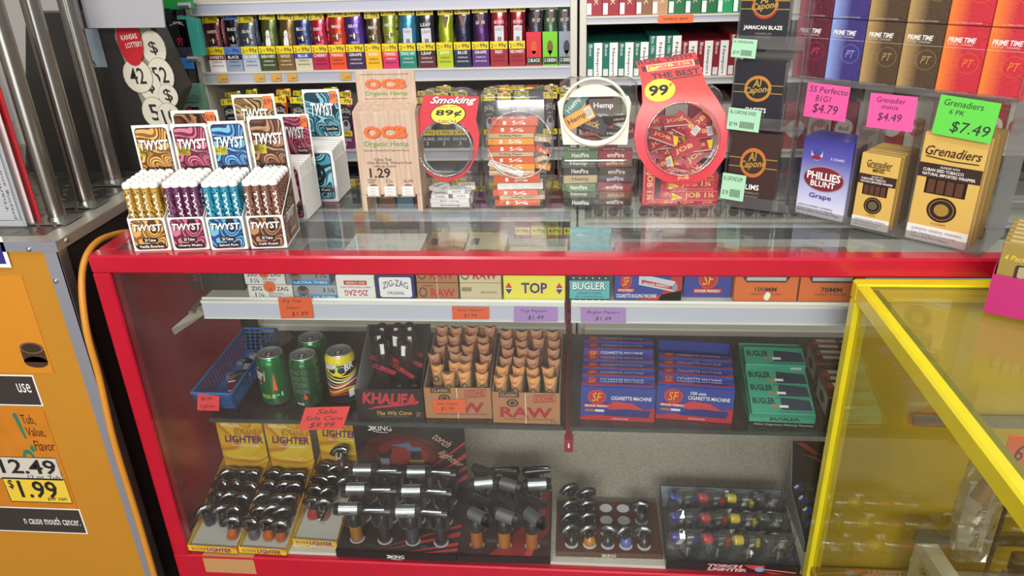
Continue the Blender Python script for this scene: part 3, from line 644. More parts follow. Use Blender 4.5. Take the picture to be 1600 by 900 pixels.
# pack rack left of the pouches
rx0, rx1, ry = -1.30, -1.045, 1.98
t = thing('pack_rack', 'black cigarette pack rack left of the pouch shelving', 'rack', (-1.17, ry, 0)); DKR = C('201e26', .4, coat=.2)
def rk(n, m): o = m.build(n, t); o.location = (1.17, -ry, 0)
rk('back_panel', MB().box(rx0, rx1, ry + .2, ry + .21, 0, 1.75, DKR))
for x in (rx0, rx1): rk('side_panel', MB().box(x - .004, x + .004, ry + .02, ry + .21, 0, 1.75, DKR))
for z in (1.335, 1.22, 1.06, .90): rk('shelf', MB().box(rx0, rx1, ry, ry + .2, z - .006, z, DKR).box(rx0, rx1, ry - .003, ry, z - .03, z + .004, DKR))
def pack(x, z, w_, h, c, label, deco=None, d=.022, y=ry + .003):
    m = MB().box(0, w_, 0, d, 0, h, c, b=.001)
    if deco: deco(front(m, w_, h))
    tag(m.build('cigarette_pack', None, (x, y, z)), label, 'cigarette pack', 'cigarette packs on the black rack')
def camel(f): f.text('CAMEL', .5, .86, .7, .08, WHITE, 1, arc=.6); f.rect(0, 0, 1, .25, C('3a3a40', .4), 1); f.disc(.5, .45, .16, .06, C('c02038', .4), 1); f.line([(.4, .3), (.42, .45), (.58, .45), (.6, .3)], .03, C('c02038', .4), 1)
def spirit(f): f.text('NATURAL', .5, .66, .7, .05, INK, 1); f.text('AMERICAN', .5, .58, .74, .06, INK, 1); f.text('SPIRIT', .5, .47, .66, .09, INK, 1, bold=.02); f.disc(.35, .2, .22, .16, C('b0283c', .4), 1); f.poly([(.4, .3), (.7, .34), (.9, .1), (.6, .05)], C('1c2424', .4), 1)
X = lambda px, py: P(px, py, y=ry).x
def Z(px, py): return P(px, py, y=ry).z
pack(X(268, 80), 1.22, .055, .092, C('1c1b20', .35), 'black cigarette pack with a small red animal mark on the rack', camel)
for k in range(6): pack(X(286 + k * 5, 80), 1.22, .0085, .10 - .002 * k, C('3fa392', .4), 'teal edge-on cigarette pack beside the black one, %s of six' % ORD[k], d=.022)
pack(X(282, 160), 1.06, .062, .088, C('74a48c', .45), 'sage green cigarette pack with dark lettering on the rack', spirit)
pack(X(268, 160), 1.06, .022, .088, C('2f8a9c', .45), 'blue green cigarette pack left of the sage green one', spirit)
pack(X(253, 12), 1.335, .075, .09, C('1f9a48', .4), 'bright green cigarette pack at the top of the rack', None)
m = MB().box(0, .062, -.006, -.003, 0, .028, C('3a86d0', .35)); tag(m.build('price_label', None, (X(268, 98), ry - .0005, 1.19)), 'plain blue price label on the black rack edge', 'price label')
m = MB().box(0, .075, -.006, -.003, 0, .036, C('1b1a1c', .4)); f = front(m, .075, .036, -.006); f.text('Per Pack', .4, .62, .5, .28, WHITE, 1, bold=.02); f.text('Plus Tax', .42, .28, .3, .14, WHITE, 1); f.rect(.82, 0, .98, 1, C('e8502a', .4), 1)
tag(m.build('price_label', None, (X(275, 175), ry - .0005, 1.022)), 'black Per Pack price label with an orange strip on the rack', 'price label')
for k, (px, py) in enumerate(((288, 8), (302, 92))):
    p = P(px, py, y=ry - .005); M = Matrix.Translation(p) @ Matrix.Rotation(PI / 2, 4, 'X') @ Matrix.Rotation(.3, 4, 'Y')
    m = MB(); m.tube([Vector((-.014, 0, 0)) , Vector((.014, 0, 0))], .0075, SILVER, 12)
    tag(m.build('shelf_clip', None, p), 'shiny metal pusher clip on the black rack, %s' % ('upper one' if k == 0 else 'lower one'), 'clip')
# ================================================================== things standing on the red showcase
ZT = T + .0012
def PF(m, p0, n, bl, br, tl, org, step=.0003):
    """printed area whose corners the photo shows at bl, br, tl, lying on the plane (p0, n)"""
    a = PL(*bl, p0, n) - org; b = PL(*br, p0, n) - org; c = PL(*tl, p0, n) - org
    return Face(m, a, b - a, c - a, step)
PALS = {'gold': ('a8742c', ['c98a34', '5a3418', 'e8b860', '8a5a24', 'd8a860', '6b4420'], 'b98a28', ['c79a34', '3a2c1c', 'd8a83c', 'a07a28']),
        'cherry': ('8a2848', ['a83050', '3a1420', 'd86a88', '701c38', 'c87890', '5a1830'], '5e2448', ['6a2a54', '2c1426', '8a4a74', '4e1e40']),
        'blue': ('2c5aa8', ['2c58a8', '14243c', '58b0d0', '24408a', '70b8d0', '1c3468'], '1c88a4', ['1f94b4', '0e2c3a', '46b8d0', '187490']),
        'brown': ('5a3020', ['6b3c26', '2a1610', 'b07a50', '4a2818', 'b88860', '3a1e14'], '7a4c3c', ['8a5a48', '2e1c18', 'a87a68', '6a4234']),
        'tan': ('a88450', ['b8945c', '4a3420', 'd8bc8c', '8a6a3c', 'd0b890', '5a4026'], 'b98a28', ['c79a34', '3a2c1c', 'd8a83c', 'a07a28']),
        'teal': ('2c7a94', ['3c94ac', '16303c', '7cc0cc', '2c5a78', '90c4cc', '1c4458'], '1c88a4', ['1f94b4', '0e2c3a', '46b8d0', '187490'])}
def pal(k, tube=False, s=0):
    q = PALS[k][3 if tube else 1]; n = len(q)
    return swirl('swirl_%s%s' % (k, '_tube' if tube else ''), [(i / n, q[i]) for i in range(n)], 40 if tube else 11)
DKP = C('241a18', .35, coat=.2)
def twyst_logo(f, u, v, w, h, l=3):
    f.text('TWYST', u + .012, v - .012, w, h, INK, l, bold=.09, shear=.15); f.text('TWYST', u, v, w, h, WHITE, l + 1, bold=.05, shear=.15)
    f.text('PACIFIC', u - w * .25, v + h * .72, w * .42, h * .25, INK, l, shear=.15); f.text('CIGARS', u + w * .3, v - h * .75, w * .36, h * .25, INK, l)
def card_front(f, k, name, lines, logo=(.5, .72, .8, .2), r=.1):
    f.rrect(.06, .05, .94, .95, DKP, r, 1); f.rrect(.075, .065, .925, .935, pal(k), r * .9, 2)
    twyst_logo(f, *logo)
    for t, v, w in lines: f.rrect(.5 - w / 2 - .06, v - .075, .5 + w / 2 + .06, v + .075, DKP, .05, 3); f.text(t, .5, v, w, .085, WHITE, 4, bold=.03)
def make_tube(k):
    t = thing('cigar_tube', 'cigar tube', 'cigar tube', (0, 0, 0))
    m = MB(); m.lathe([(.0076, .0), (.0078, .002), (.0078, .1195), (.0076, .120)], pal(k, True), 18)
    m.add([(-.0079 * .5, -.0080, .05), (.0079 * .5, -.0080, .05), (.0079 * .5, -.0080, .051), (-.0079 * .5, -.0080, .051)], [], WHITE)
    f = Face(m, (-.0060, -.0081, .040), (.0120, 0, 0), (0, 0, .072), .0001); f.text('TWYST', .5, .5, .55, .95, WHITE, 2, rot=-90, bold=.03)
    m.build('tube', t)
    MB().lathe([(.0081, .1195), (.0084, .1205), (.0083, .1255), (.0070, .1285), (.0040, .1305), (.0001, .131)], C('eeece4', .4), 18).build('cap', t); return t
def twyst_box(a, b, k, name, words, rz_top, price, lab, side=False, trayh=.065, w=None):
    p, w0, yaw = span(a, b, ZT); w_ = w or w0 * .985; d = .100; lx = {'gold': 'gold', 'cherry': 'cherry red', 'blue': 'blue', 'brown': 'brown'}[k]
    t = thing('cigar_display_box', lab, 'display box', p, yaw, 'front row of cigar display boxes')
    m = MB(); e = .0012; s0, s1 = trayh, trayh + .050
    m.box(0, w_, 0, e, 0, trayh, CARD, b=.0004); m.box(0, w_, d - e, d, 0, s1, CARD); m.box(e, w_ - e, e, d - e, 0, .001, CARD)
    for x in (0, w_ - e): m.prism([(x, e, 0), (x, d - e, 0), (x, d - e, s1), (x, e, s0)], (e, 0, 0), CARD)
    f = front(m, w_, trayh); card_front(f, k, name, [('20 Tubo' if 0 else '20 Tubes', .34, .30), (name, .15, min(.66, .052 * len(name)))])
    if side:
        g = Face(m, (w_, 0, 0), (0, d, 0), (0, 0, trayh + .02)); g.poly([(.05, .05), (.95, .05), (.95, 1.28), (.05, .76)], DKP, 1); g.poly([(.07, .07), (.93, .07), (.93, 1.23), (.07, .73)], pal(k), 2)
        g.text('TWYST', .48, .62, .62, .2, WHITE, 4, bold=.05, shear=.6); g.text(name, .52, .22, .4, .09, WHITE, 4, shear=.4)
    m.build('tray', t)
    m = MB(); m.box(0, w_, d, d + .0015, .04, rz_top, CARD, b=.0005); h = rz_top - .115; f = Face(m, (0, d, .115), (w_, 0, 0), (0, 0, h))
    f.rrect(.06, -.1, .94, .95, DKP, .1, 1); f.rrect(.08, -.1, .92, .935, pal(k), .09, 2); twyst_logo(f, .52, .62, .80, .20)
    f.rrect(.16, .06, .90, .19, DKP, .05, 3); f.text(name, .54, .125, min(.62, .05 * len(name)), .075, WHITE, 4, bold=.03)
    if side or True:
        m.prism([(w_ - .0012, d + .0015, rz_top - .004), (w_ - .0012, d + .03, .05), (w_ - .0012, d + .0015, .05)], (.0012, 0, 0), CARD)
    m.build('riser_card', t)
    m = MB(); m.box(.004, .028, d - .0008, d - .0003, .155, .173, C('f6ea48', .6)); f = Face(m, (.004, d - .0009, .155), (.024, 0, 0), (0, 0, .018), .0001); f.text(price, .5, .5, .7, .42, C('5a5420', .6), 1, bold=-.01)
    m.build('price_sticker', t)
    tube = make_tube(k); M = Matrix.Translation(p) @ Matrix.Rotation(yaw, 4, 'Z'); pitch = (w_ - .003) / 4; first = True
    for j in range(5):
        for i in range(4):
            if (k, j, i) in (('cherry', 0, 2), ('brown', 0, 3), ('blue', 0, 0)) : zz = -.0
            x = .0015 + pitch * (i + .5); y = .0110 + j * .0186; z = .0015 + j * .0002
            loc = M @ Vector((x + random.uniform(-.0003, .0003), y, z)); lb = '%s swirl cigar tube with white cap, %s row back, %s from left' % (lx, ORD[j], ORD[i])
            o = tube if first else dup(tube); first = False
            o.location = loc; o.rotation_euler = (-.03 * j * 0, 0, yaw + random.uniform(-.9, .5) * (1 if j else .6)); tag(o, lb, 'cigar tube', 'cigar tubes in the %s box' % lx)
    return t
twyst_box((211, 393), (269, 391), 'gold', 'Vanilla Bourbon', [], .215, '$2.49', 'gold swirl display box of white capped cigar tubes, leftmost in the front row')
twyst_box((272, 391.5), (329, 389.5), 'cherry', 'Cherry Mojito', [], .215, '$2.49', 'cherry red swirl display box of white capped cigar tubes in the front row')
twyst_box((331, 391), (389, 389), 'blue', 'Spiced Rum', [], .219, '$2.49', 'blue swirl display box of white capped cigar tubes in the front row')
twyst_box((393, 389), (450, 387), 'brown', 'Café Royal', [], .226, '$2.49', 'brown swirl display box of white capped cigar tubes, rightmost in the front row', side=True)
# second row: wider boxes of flat packs
def pack_box(x0, x1, y, z0, k, name, top, lab, npk, tagcol='f08048', trayh=.0):
    """carton with a riser card; packs stand in a row front to back"""
    w_ = x1 - x0; d = .016 * npk + .012
    t = thing('cigar_display_box', lab, 'display box', (x0, y, ZT), 0, 'back row of cigar display boxes')
    m = MB(); m.box(0, w_, 0, .001, 0, .035, glass('clear_lip', (.95, .95, .97), .08, .7)); m.box(0, w_, .001, d, 0, .001, CARD); m.box(0, .001, .001, d, 0, .09, CARD); m.box(w_ - .001, w_, .001, d, 0, .09, CARD); m.build('tray', t)
    m = MB(); m.box(0, w_, d + .001, d + .0025, 0, top, CARD, b=.0005); h = top * .48; f = Face(m, (0, d + .001, top - h), (w_, 0, 0), (0, 0, h))
    f.rrect(.05, .04, .95, .94, DKP, .08, 1); f.rrect(.06, .055, .94, .925, pal(k), .07, 2); twyst_logo(f, .5, .60, .62, .26); f.rrect(.5, .14, .88, .26, DKP, .03, 3); f.text(name, .69, .2, .3, .07, WHITE, 4)
    f.rect(.74, .72, .93, .97, C(tagcol, .6), 5); f.text('$3.99', .83, .85, .14, .12, INK, 6); m.build('riser_card', t)
    for i in range(npk):
        m = MB(); hp = .112 + .0008 * i; m.box(0, w_ - .004, 0, .0145, 0, hp, CARD, b=.001)
        if i == 0:
            f = front(m, w_ - .004, hp); f.rrect(.06, .03, .94, .95, DKP, .1, 1); f.rrect(.08, .045, .92, .935, pal(k), .09, 2); f.rrect(.1, .17, .92, .27, DKP, .04, 3); f.text(name, .5, .22, .6, .06, WHITE, 4); f.ring(.5, .55, .25, .2, .35, DKP, 3)
        tag(m.build('cigar_pack', None, (x0 + .002, y + .0025 + i * .016, ZT + .0015 + .0000)), '%s swirl flat cigar pack in the back row box, %s from front' % ({'tan': 'tan', 'brown': 'brown', 'cherry': 'cherry red', 'teal': 'blue green'}[k], ORD[i]), 'cigar pack', 'flat cigar packs in the back row')
def xat(px, py, y): return P(px, py, y=y).x
pack_box(-.835, -.735, 1.435, 0, 'brown', 'Café Royal', .215, 'brown swirl box of flat packs behind the cherry red tubes', 3)
pack_box(-.750, -.655, 1.525, 0, 'tan', 'Vanilla', .225, 'tan swirl box of flat packs behind the blue tubes', 4)
pack_box(-.628, -.558, 1.435, 0, 'cherry', 'Cherry Mojito', .198, 'cherry red swirl box of flat packs behind the brown tubes', 5)
pack_box(-.610, -.527, 1.555, 0, 'teal', 'Spiced Rum', .225, 'blue green swirl box of flat packs left of the paper stand', 5)
# ---------------------------------------------------------------- wooden looking paper stand
def wood(name):
    if name in MATS: return MATS[name]
    m, nt, b = newmat(name); tc = nt.nodes.new('ShaderNodeTexCoord'); mp = nt.nodes.new('ShaderNodeMapping'); mp.inputs['Scale'].default_value = (90, 90, 4)
    n = nt.nodes.new('ShaderNodeTexNoise'); n.inputs['Scale'].default_value = 2; n.inputs['Detail'].default_value = 4
    nt.links.new(tc.outputs['Object'], mp.inputs[0]); nt.links.new(mp.outputs[0], n.inputs['Vector'])
    nt.links.new(ramp(nt, n.outputs['Fac'], [(.3, 'b89a82'), (.7, 'd0b8a2')]), b.inputs['Base Color']); b.inputs['Roughness'].default_value = .6; MATS[name] = m; return m
WD = wood('printed_wood'); OR = C('e06a30', .5); GR = C('5c9440', .5); BRN = C('4a2c22', .5)
p = P(568, 330, z=ZT); q = P(661, 330, z=ZT); W_ = q.x - p.x; oy_ = p.y; H1 = P(600, 175, y=oy_).z - ZT; H2 = P(600, 111, y=oy_ + .045).z - ZT
t = thing('rolling_paper_stand', 'tall pale wood print stand for rolling papers left of the glass jars', 'display stand', p)
m = MB(); m.box(0, .010, 0, .06, 0, .036, WD).box(W_ - .010, W_, 0, .06, 0, .036, WD).box(0, W_, 0, .06, .036, H1, WD, b=.001)
f = Face(m, (0, 0, 0), (W_, 0, 0), (0, 0, H1))
def ocb(f, v, s):
    f.text('OCB', .51, v, .70, .125 * s, C('8a3a1c', .5), 1, bold=.10); f.text('OCB', .50, v + .005, .70, .125 * s, OR, 2, bold=.09); f.text('Organic Hemp', .5, v - .115 * s, .72, .065 * s, GR, 2, bold=.01); f.text('Natural Unbleached Cigarette Papers', .5, v - .175 * s, .74, .022 * s, BRN, 2)
ocb(f, .80, 1.0)
f.text('•Ultra Thin', .42, .535, .28, .030, BRN, 2); f.text('•Slow Burning  •Natural Gum', .52, .500, .74, .034, BRN, 2); f.text('•Always Sticks', .44, .465, .36, .030, BRN, 2)
f.text('1.29', .35, .40, .34, .10, C('2a201c', .5), 2, bold=.03); f.text('SINGLE\nWIDE', .20, .315, .14, .045, BRN, 2); f.text('1¼', .49, .315, .1, .04, BRN, 2); f.text('SLIM', .80, .315, .14, .032, BRN, 2)
for u in (.22, .50, .79):
    A = C('6a5a50', .6); f.poly([(u - .085, .17), (u + .085, .17)] + [(u + .085 * math.cos(a), .245 + .04 * math.sin(a)) for a in (0, .5, 1, 1.57, 2.1, 2.6, PI)], A, 1)
m.build('body', t)
m = MB(); m.prism([(0, .001, H1), (W_, .001, H1), (W_ - .002, .044, H1 + .012), (.002, .044, H1 + .012)], (0, .001, -.001), WD); z0 = H1 + .001
m.box(.002, W_ - .004, .045, .049, H1, H2, WD, b=.0006); f = Face(m, (.002, .045, H1), (W_ - .006, 0, 0), (0, 0, H2 - H1)); ocb(f, .64, 2.3); f.line([(.08, .91), (.9, .91)], .012, BRN); f.line([(.1, .09), (.9, .09)], .012, BRN)
m.build('header_card', t)
for i, u in enumerate((.22, .50, .79)):
    for k in range(3):
        m = MB(); m.box(-.012, .012, 0, .035, 0, .0058, C('e6e2dc', .5), b=.0004); f = front(m, .024, .0058, 0, -.012); f.text('Organic', .5, .5, .5, .4, BRN, 1)
        tag(m.build('paper_booklet', None, (p.x + u * W_, p.y - .0085, ZT + .0365 + k * .0063 + .0)), 'white paper booklet in the stand slot, %s slot, %s from bottom' % (('left', 'middle', 'right')[i], ORD[k]), 'paper booklet', 'paper booklets in the wood print stand')
    m = MB().box(-.0145, .0145, -.0095, 0, .0345, .0358, WD); o = m.build('slot_ledge', t); o.location = (u * W_, 0, 0)
# ---------------------------------------------------------------- clear plastic jars with tilted round mouths
JG = glass('jar_plastic', (.965, .96, .95), .06, .75, haze=.035, power=3, rough=.08); JR = glass('jar_ring', (.88, .88, .86), .16, .9, haze=.12, power=2.5)
def rrloop(hw, y0, y1, r, z):
    pts = []
    for cx_, cy_, a in ((hw - r, y1 - r, 0), (-hw + r, y1 - r, 1), (-hw + r, y0 + r, 2), (hw - r, y0 + r, 3)):
        for k in range(5): t_ = PI / 2 * (a + k / 4); pts.append((cx_ + r * math.cos(t_), cy_ + r * math.sin(t_), z))
    return pts
class Jar: pass
def jar(a, b, wtop, h, d, ringpx, ringr, label, s0=.34, s1=.96, dy=.30, ringmat=None, thick=.004):
    p = P(*a, z=ZT); q = P(*b, z=ZT); c = (p + q) / 2; wb = (q - p).length
    t = thing('candy_jar', label, 'jar', c, 0); m = MB(); L = [(0, wb / 2 - .006, .006, d - .006), (.012, wb / 2, 0, d), (s0 * .6 * h, wtop / 2 - .001, 0, d), (s0 * h, wtop / 2, 0, d), (s1 * h, wtop / 2 - .004, dy * d, d), (h, wtop / 2 - .018, dy * d + .014, d - .012)]
    L2 = [L[0]]
    for A_, B_ in zip(L, L[1:]):
        for q_ in (.06, .94): L2.append(tuple(a_ + (b_ - a_) * q_ for a_, b_ in zip(A_, B_)))
        L2.append(B_)
    L = L2; vs = []
    for z, hw, y0, y1 in L: vs += rrloop(hw, y0, y1, .016, z)
    n = 20; fs = [(i * n + k, i * n + (k + 1) % n, (i + 1) * n + (k + 1) % n, (i + 1) * n + k) for i in range(len(L) - 1) for k in range(n)] + [tuple(range(n))[::-1], tuple(range((len(L) - 1) * n, len(L) * n))]
    m.add(vs, fs, JG, True); m.build('body', t)
    j = Jar(); j.t = t; j.c = c; j.d = d; j.h = h; j.w = wtop
    s = Vector((0, dy * d, (s1 - s0) * h)).normalized(); j.n = Vector((0, -s.z, s.y)); j.s = s; j.p0 = c + Vector((0, 0, s0 * h)) + j.n * .0008
    rc = PL(*ringpx, j.p0, j.n); j.rc = rc; M = Matrix.Translation(rc - c) @ Matrix((Vector((1, 0, 0)), s, j.n)).transposed().to_4x4()
    m = MB(); m.lathe([(ringr - thick, .0), (ringr - thick, .013), (ringr - thick / 2, .0145), (ringr, .013), (ringr, 0)], ringmat or JR, 40, M); m.build('mouth_ring', t); return j
def plate(j, outline, hc, hr, mat, off=.0016, th=.001):
    """flat card on the jar's tilted front with a round hole"""
    p0 = j.p0 + j.n * off; cx_, cy_ = hc; out = []; angs = sorted(set([2 * PI * k / 56 for k in range(56)] + [math.atan2(y - cy_, x - cx_) % (2 * PI) for x, y in outline]))
    for a in angs:
        dx, dy = math.cos(a), math.sin(a); best = None; n = len(outline)
        for i in range(n):
            x1, y1 = outline[i]; x2, y2 = outline[(i + 1) % n]; ex, ey = x2 - x1, y2 - y1; den = dx * ey - dy * ex
            if abs(den) < 1e-9: continue
            t_ = ((x1 - cx_) * ey - (y1 - cy_) * ex) / den; s_ = ((x1 - cx_) * dy - (y1 - cy_) * dx) / den
            if t_ > 0 and -1e-6 <= s_ <= 1 + 1e-6 and (best is None or t_ > best): best = t_
        if best: out.append((PL(cx_ + dx * hr[0], cy_ + dy * hr[1], p0, j.n) - j.c, PL(cx_ + dx * best, cy_ + dy * best, p0, j.n) - j.c))
    m = MB(); n = len(out); vs = [v for a in out for v in a] + [v - j.n * th for a in out for v in a]; fs = []
    for i in range(n):
        a, b = 2 * i, 2 * ((i + 1) % n); fs += [(a, b, b + 1, a + 1), (a + 2 * n, a + 1 + 2 * n, b + 1 + 2 * n, b + 2 * n), (a + 1, b + 1, b + 1 + 2 * n, a + 1 + 2 * n)]
    m.add(vs, fs, mat); return m, p0
def booklet(w_, d_, h_, col, txt, tcol, yel=None, lines=True, bar=False):
    m = MB(); m.box(-w_ / 2, w_ / 2, -d_ / 2, d_ / 2, 0, h_, col); m.box(-w_ / 2 + .001, w_ / 2 - .001, -d_ / 2 - .0002, d_ / 2 + .0002, h_ * .25, h_ * .75, C('e8e4da', .6))
    f = Face(m, (-w_ / 2, -d_ / 2, h_), (w_, 0, 0), (0, d_, 0), .0002); g = Face(m, (-w_ / 2, -d_ / 2 - .0002, 0), (w_, 0, 0), (0, 0, h_), .0002)
    if txt: f.text(txt, .45, .5, .62, .5, tcol, 1, bold=.04); g.rect(0, 0, 1, 1, col, 1) if h_ > .008 else None; g.text(txt, .5, .5, .5, .6, tcol, 2, bold=.03) if h_ > .008 else None
    if yel: f.poly([(.8, 1), (1, 1), (1, 0), (.9, 0)], yel, 1)
    if bar:
        f.rect(.76, .12, .96, .88, WHITE, 2)
        for k in range(6): f.rect(.775 + k * .03, .2, .787 + k * .03, .8, INK, 3)
    return m
# jar 1: red collar
j1 = jar((664, 328), (742, 328), .124, .236, .10, (696.8, 232.5), .0565, 'clear jar with a red card collar and 89¢ sign, white booklets inside', dy=.34)
RC = C('c41c2c', .55)
m, p0 = plate(j1, [(662, 148), (749, 151), (744, 186), (749, 212), (746.7, 239), (732, 268), (716, 280), (700, 284), (684, 281), (668, 271), (652, 244), (650, 215), (654, 185)], (696.8, 232.5), (44.5, 45), RC)
f = PF(m, p0, j1.n, (656, 190), (745, 190), (661, 150), j1.c); f.text('Smoking', .55, .78, .80, .34, C('5a0c14', .5), 1, bold=.08, shear=.35); f.text('Smoking', .54, .80, .80, .34, WHITE, 2, bold=.04, shear=.35)
f.disc(.48, .28, .30, .40, YEL, 3, 28); f.ring(.48, .28, .31, .41, .05, INK, 4, 28); f.text('89¢', .49, .32, .46, .28, INK, 5, bold=.05); f.text('EACH', .48, .02, .3, .10, INK, 5); f.text('SINCE 1879', .45, .58, .3, .05, INK, 5)
m.build('card_collar', j1.t, label='red card collar with a yellow 89¢ oval')
k = 0
for (x, y, z, rz, rx) in ((0, .022, .003, 0, 0), (.002, .05, .003, .02, 0), (-.001, .022, .012, .0, 0), (.003, .05, .012, -.03, 0), (-.022, .025, .021, .05, 0), (.024, .028, .021, -.04, 0), (-.02, .052, .021, .4, 0), (.012, .03, .030, .1, 0), (-.028, .05, .030, 1.0, .0), (.03, .055, .030, .15, 0)):
    big = k < 4; m = booklet(.082 if big else .036, .026, .0085, C('dedcdc', .5), 'Smoking', C('5a5a66', .5)); o = m.build('paper_booklet', None, j1.c + Vector((x, y, z))); o.rotation_euler = (rx, 0, rz)
    tag(o, 'white paper booklet in the jar with the red 89¢ collar, %s in the pile' % ORD[k], 'paper booklet', 'white booklets in the red collared jar'); k += 1
# jar 2: orange booklets
j2 = jar((758, 328), (858, 328), .152, .236, .115, (812, 226), .068, 'clear plastic jar of orange booklets with a yellow oval on top', dy=.30)
m = MB(); c0 = Vector((0, .3 * .115 + .028, .2365)); pts = [(c0.x + .036 * math.cos(a), c0.y + .013 * math.sin(a), c0.z) for a in [2 * PI * i / 24 for i in range(24)]]; m.prism(pts, (0, 0, .0006), YEL)
f = Face(m, (c0.x + .035, c0.y + .012, c0.z + .0006), (-.07, 0, 0), (0, -.024, 0)); f.text('2/99¢', .5, .38, .66, .5, INK, 1, bold=.03); f.text('FOR', .55, .82, .3, .22, INK, 1); m.build('price_oval', j2.t, label='yellow oval sticker reading 2/99¢')
OB = C('d8581c', .4, coat=.3); OB2 = C('e8a02c', .4); TANB = C('c9b48a', .5); k = 0
def inj(j, m, loc, rot, lab, grp, nm='paper_booklet'):
    o = m.build(nm, None, j.c + Vector(loc)); o.rotation_euler = rot; tag(o, lab, 'paper booklet', grp)
jn = 'booklets in the clear jar with the yellow oval'
seq = [(0, .03, .004, .0, OB), (.01, .03, .018, .03, TANB), (-.003, .028, .026, -.02, OB), (.006, .03, .040, .04, C('dcdad6', .5)), (.0, .03, .054, .0, OB), (-.012, .045, .066, .05, TANB), (-.01, .048, .076, -.05, OB2), (-.012, .048, .090, .03, OB), (-.012, .05, .104, -.02, TANB), (-.010, .05, .113, .02, OB), (-.012, .055, .127, .0, OB2), (-.012, .057, .141, .03, TANB), (-.008, .060, .150, -.03, OB), (-.004, .062, .164, .02, OB)]
for x, y, z, rz, c in seq:
    h = .0085 if c == TANB else .013
    inj(j2, booklet(.094, .03, h, c, '1¼' if c != TANB else 'Rolling Paper', WHITE if c != TANB else INK, None, bar=(k in (0, 3))), (x, y, z), (0, 0, rz), '%s rolling paper booklet in the clear jar, %s from the bottom' % ('orange' if c in (OB, OB2) else 'pale', ORD[k]), jn); k += 1
for i, (x, y, z, ry) in enumerate(((.05, .06, .072, .2), (.052, .06, .090, -.3), (.050, .06, .106, .5), (.052, .06, .13, .1))):
    inj(j2, booklet(.034, .02, .011, (OB2, TANB, OB, TANB)[i], '¼', WHITE), (x, y, z), (0, ry, 0), 'short booklet at the right of the orange booklet jar, %s up' % ORD[i], jn)
inj(j2, booklet(.075, .012, .008, C('ece8e2', .5), 'Roll Your Own', INK), (-.022, .012, .082), (.25, .35, 0), 'slanting white booklet leaning inside the mouth of the orange booklet jar', jn)
# jar 3: hemp papers, cream ring
j3 = jar((884, 330), (982, 330), .162, .252, .12, (929, 176), .0675, 'clear octagonal jar of mixed hemp papers with a cream ring', s0=.40, dy=.48, ringmat=C('e9e4cf', .35, coat=.3), thick=.0045)
m, p0 = plate(j3, [(878, 152), (982, 150), (986, 160), (980, 226), (880, 226), (871, 160)], (929, 176), (50, 44), C('dcd6c4', .5), .0004, .0006); m.build('label_plate', j3.t, label='cream square label around the mouth')
jn = 'hemp paper booklets in the octagonal jar'; cs = [('3b2a26', 'emPire', 'd8c8b0', 'dark brown'), ('221f20', 'HemPire', 'e8e4d8', 'black'), ('6c3c28', 'emPire 1¼', 'd8a878', 'brown'), ('46503c', 'Hemp', 'c8d0b0', 'dark green'), ('8a2c30', 'emPire', 'e8d8c8', 'dark red'), ('5c7a54', 'HemPire', 'e8e8d8', 'leaf green'), ('4a3c48', 'emPire', 'd0c8d0', 'plum'), ('b8a880', 'Hemp', '5a4a30', 'khaki')]
for i in range(14):
    c, tx, tcx, nm = cs[i % 8]; lay = i // 2; x = (-.036 if i % 2 else .036) + .002 * math.sin(i); z = .006 + lay * .0165
    inj(j3, booklet(.068, .03, .0155, C(c, .45), tx, C(tcx, .5)), (x, .03 + .003 * math.cos(i * 2), z), (0, .03 * math.sin(i * 1.7), .03 * math.cos(i)), '%s hemp paper booklet in the octagonal jar, layer %s up, %s' % (nm, ORD[lay], 'left' if i % 2 else 'right'), jn)
up = [(-.038, 'f0a030', 'Hemp', '3a2a18', 'orange', .5), (-.012, '201c1c', 'Black', 'c9a050', 'black and gold', -.35), (.014, '4a3830', 'Hemp', 'f0ece0', 'brown', .0), (.028, 'b8c0bc', 'Hemp', '5a6a68', 'grey', -.5), (.044, 'a8b88c', 'emPire', '5a7050', 'pale green', 1.5), (-.045, '6a9a94', 'Hemp', 'e8e8e0', 'sea green', .9), (0, 'a0242c', 'Hemp', 'e8e8e0', 'red', .2)]
for i, (x, c, tx, tcx, nm, ra) in enumerate(up):
    b = booklet(.064, .028, .006, C(c, .45), tx, C(tcx, .5), bar=(i in (0, 3))); z = .178 + (0, -.012, .02, .0, .01, .022, -.03)[i]
    inj(j3, b, (x, .044 + .0075 * i + (.012 if z > .16 else 0), z), (PI / 2 - .35, -ra, 0), '%s hemp paper booklet seen through the cream ring' % nm, jn)
for i in range(4): inj(j3, booklet(.055, .025, .012, C(('7a4a34', '3c4a3a', '5a2c38', '403430')[i], .45), 'Hemp', C('e0d8c8', .5)), ((-.03, .03, -.01, .036)[i], .075, .125 + .014 * i), (0, 0, .2 * i), 'hemp paper booklet at the back of the octagonal jar, %s up' % ORD[i], jn)
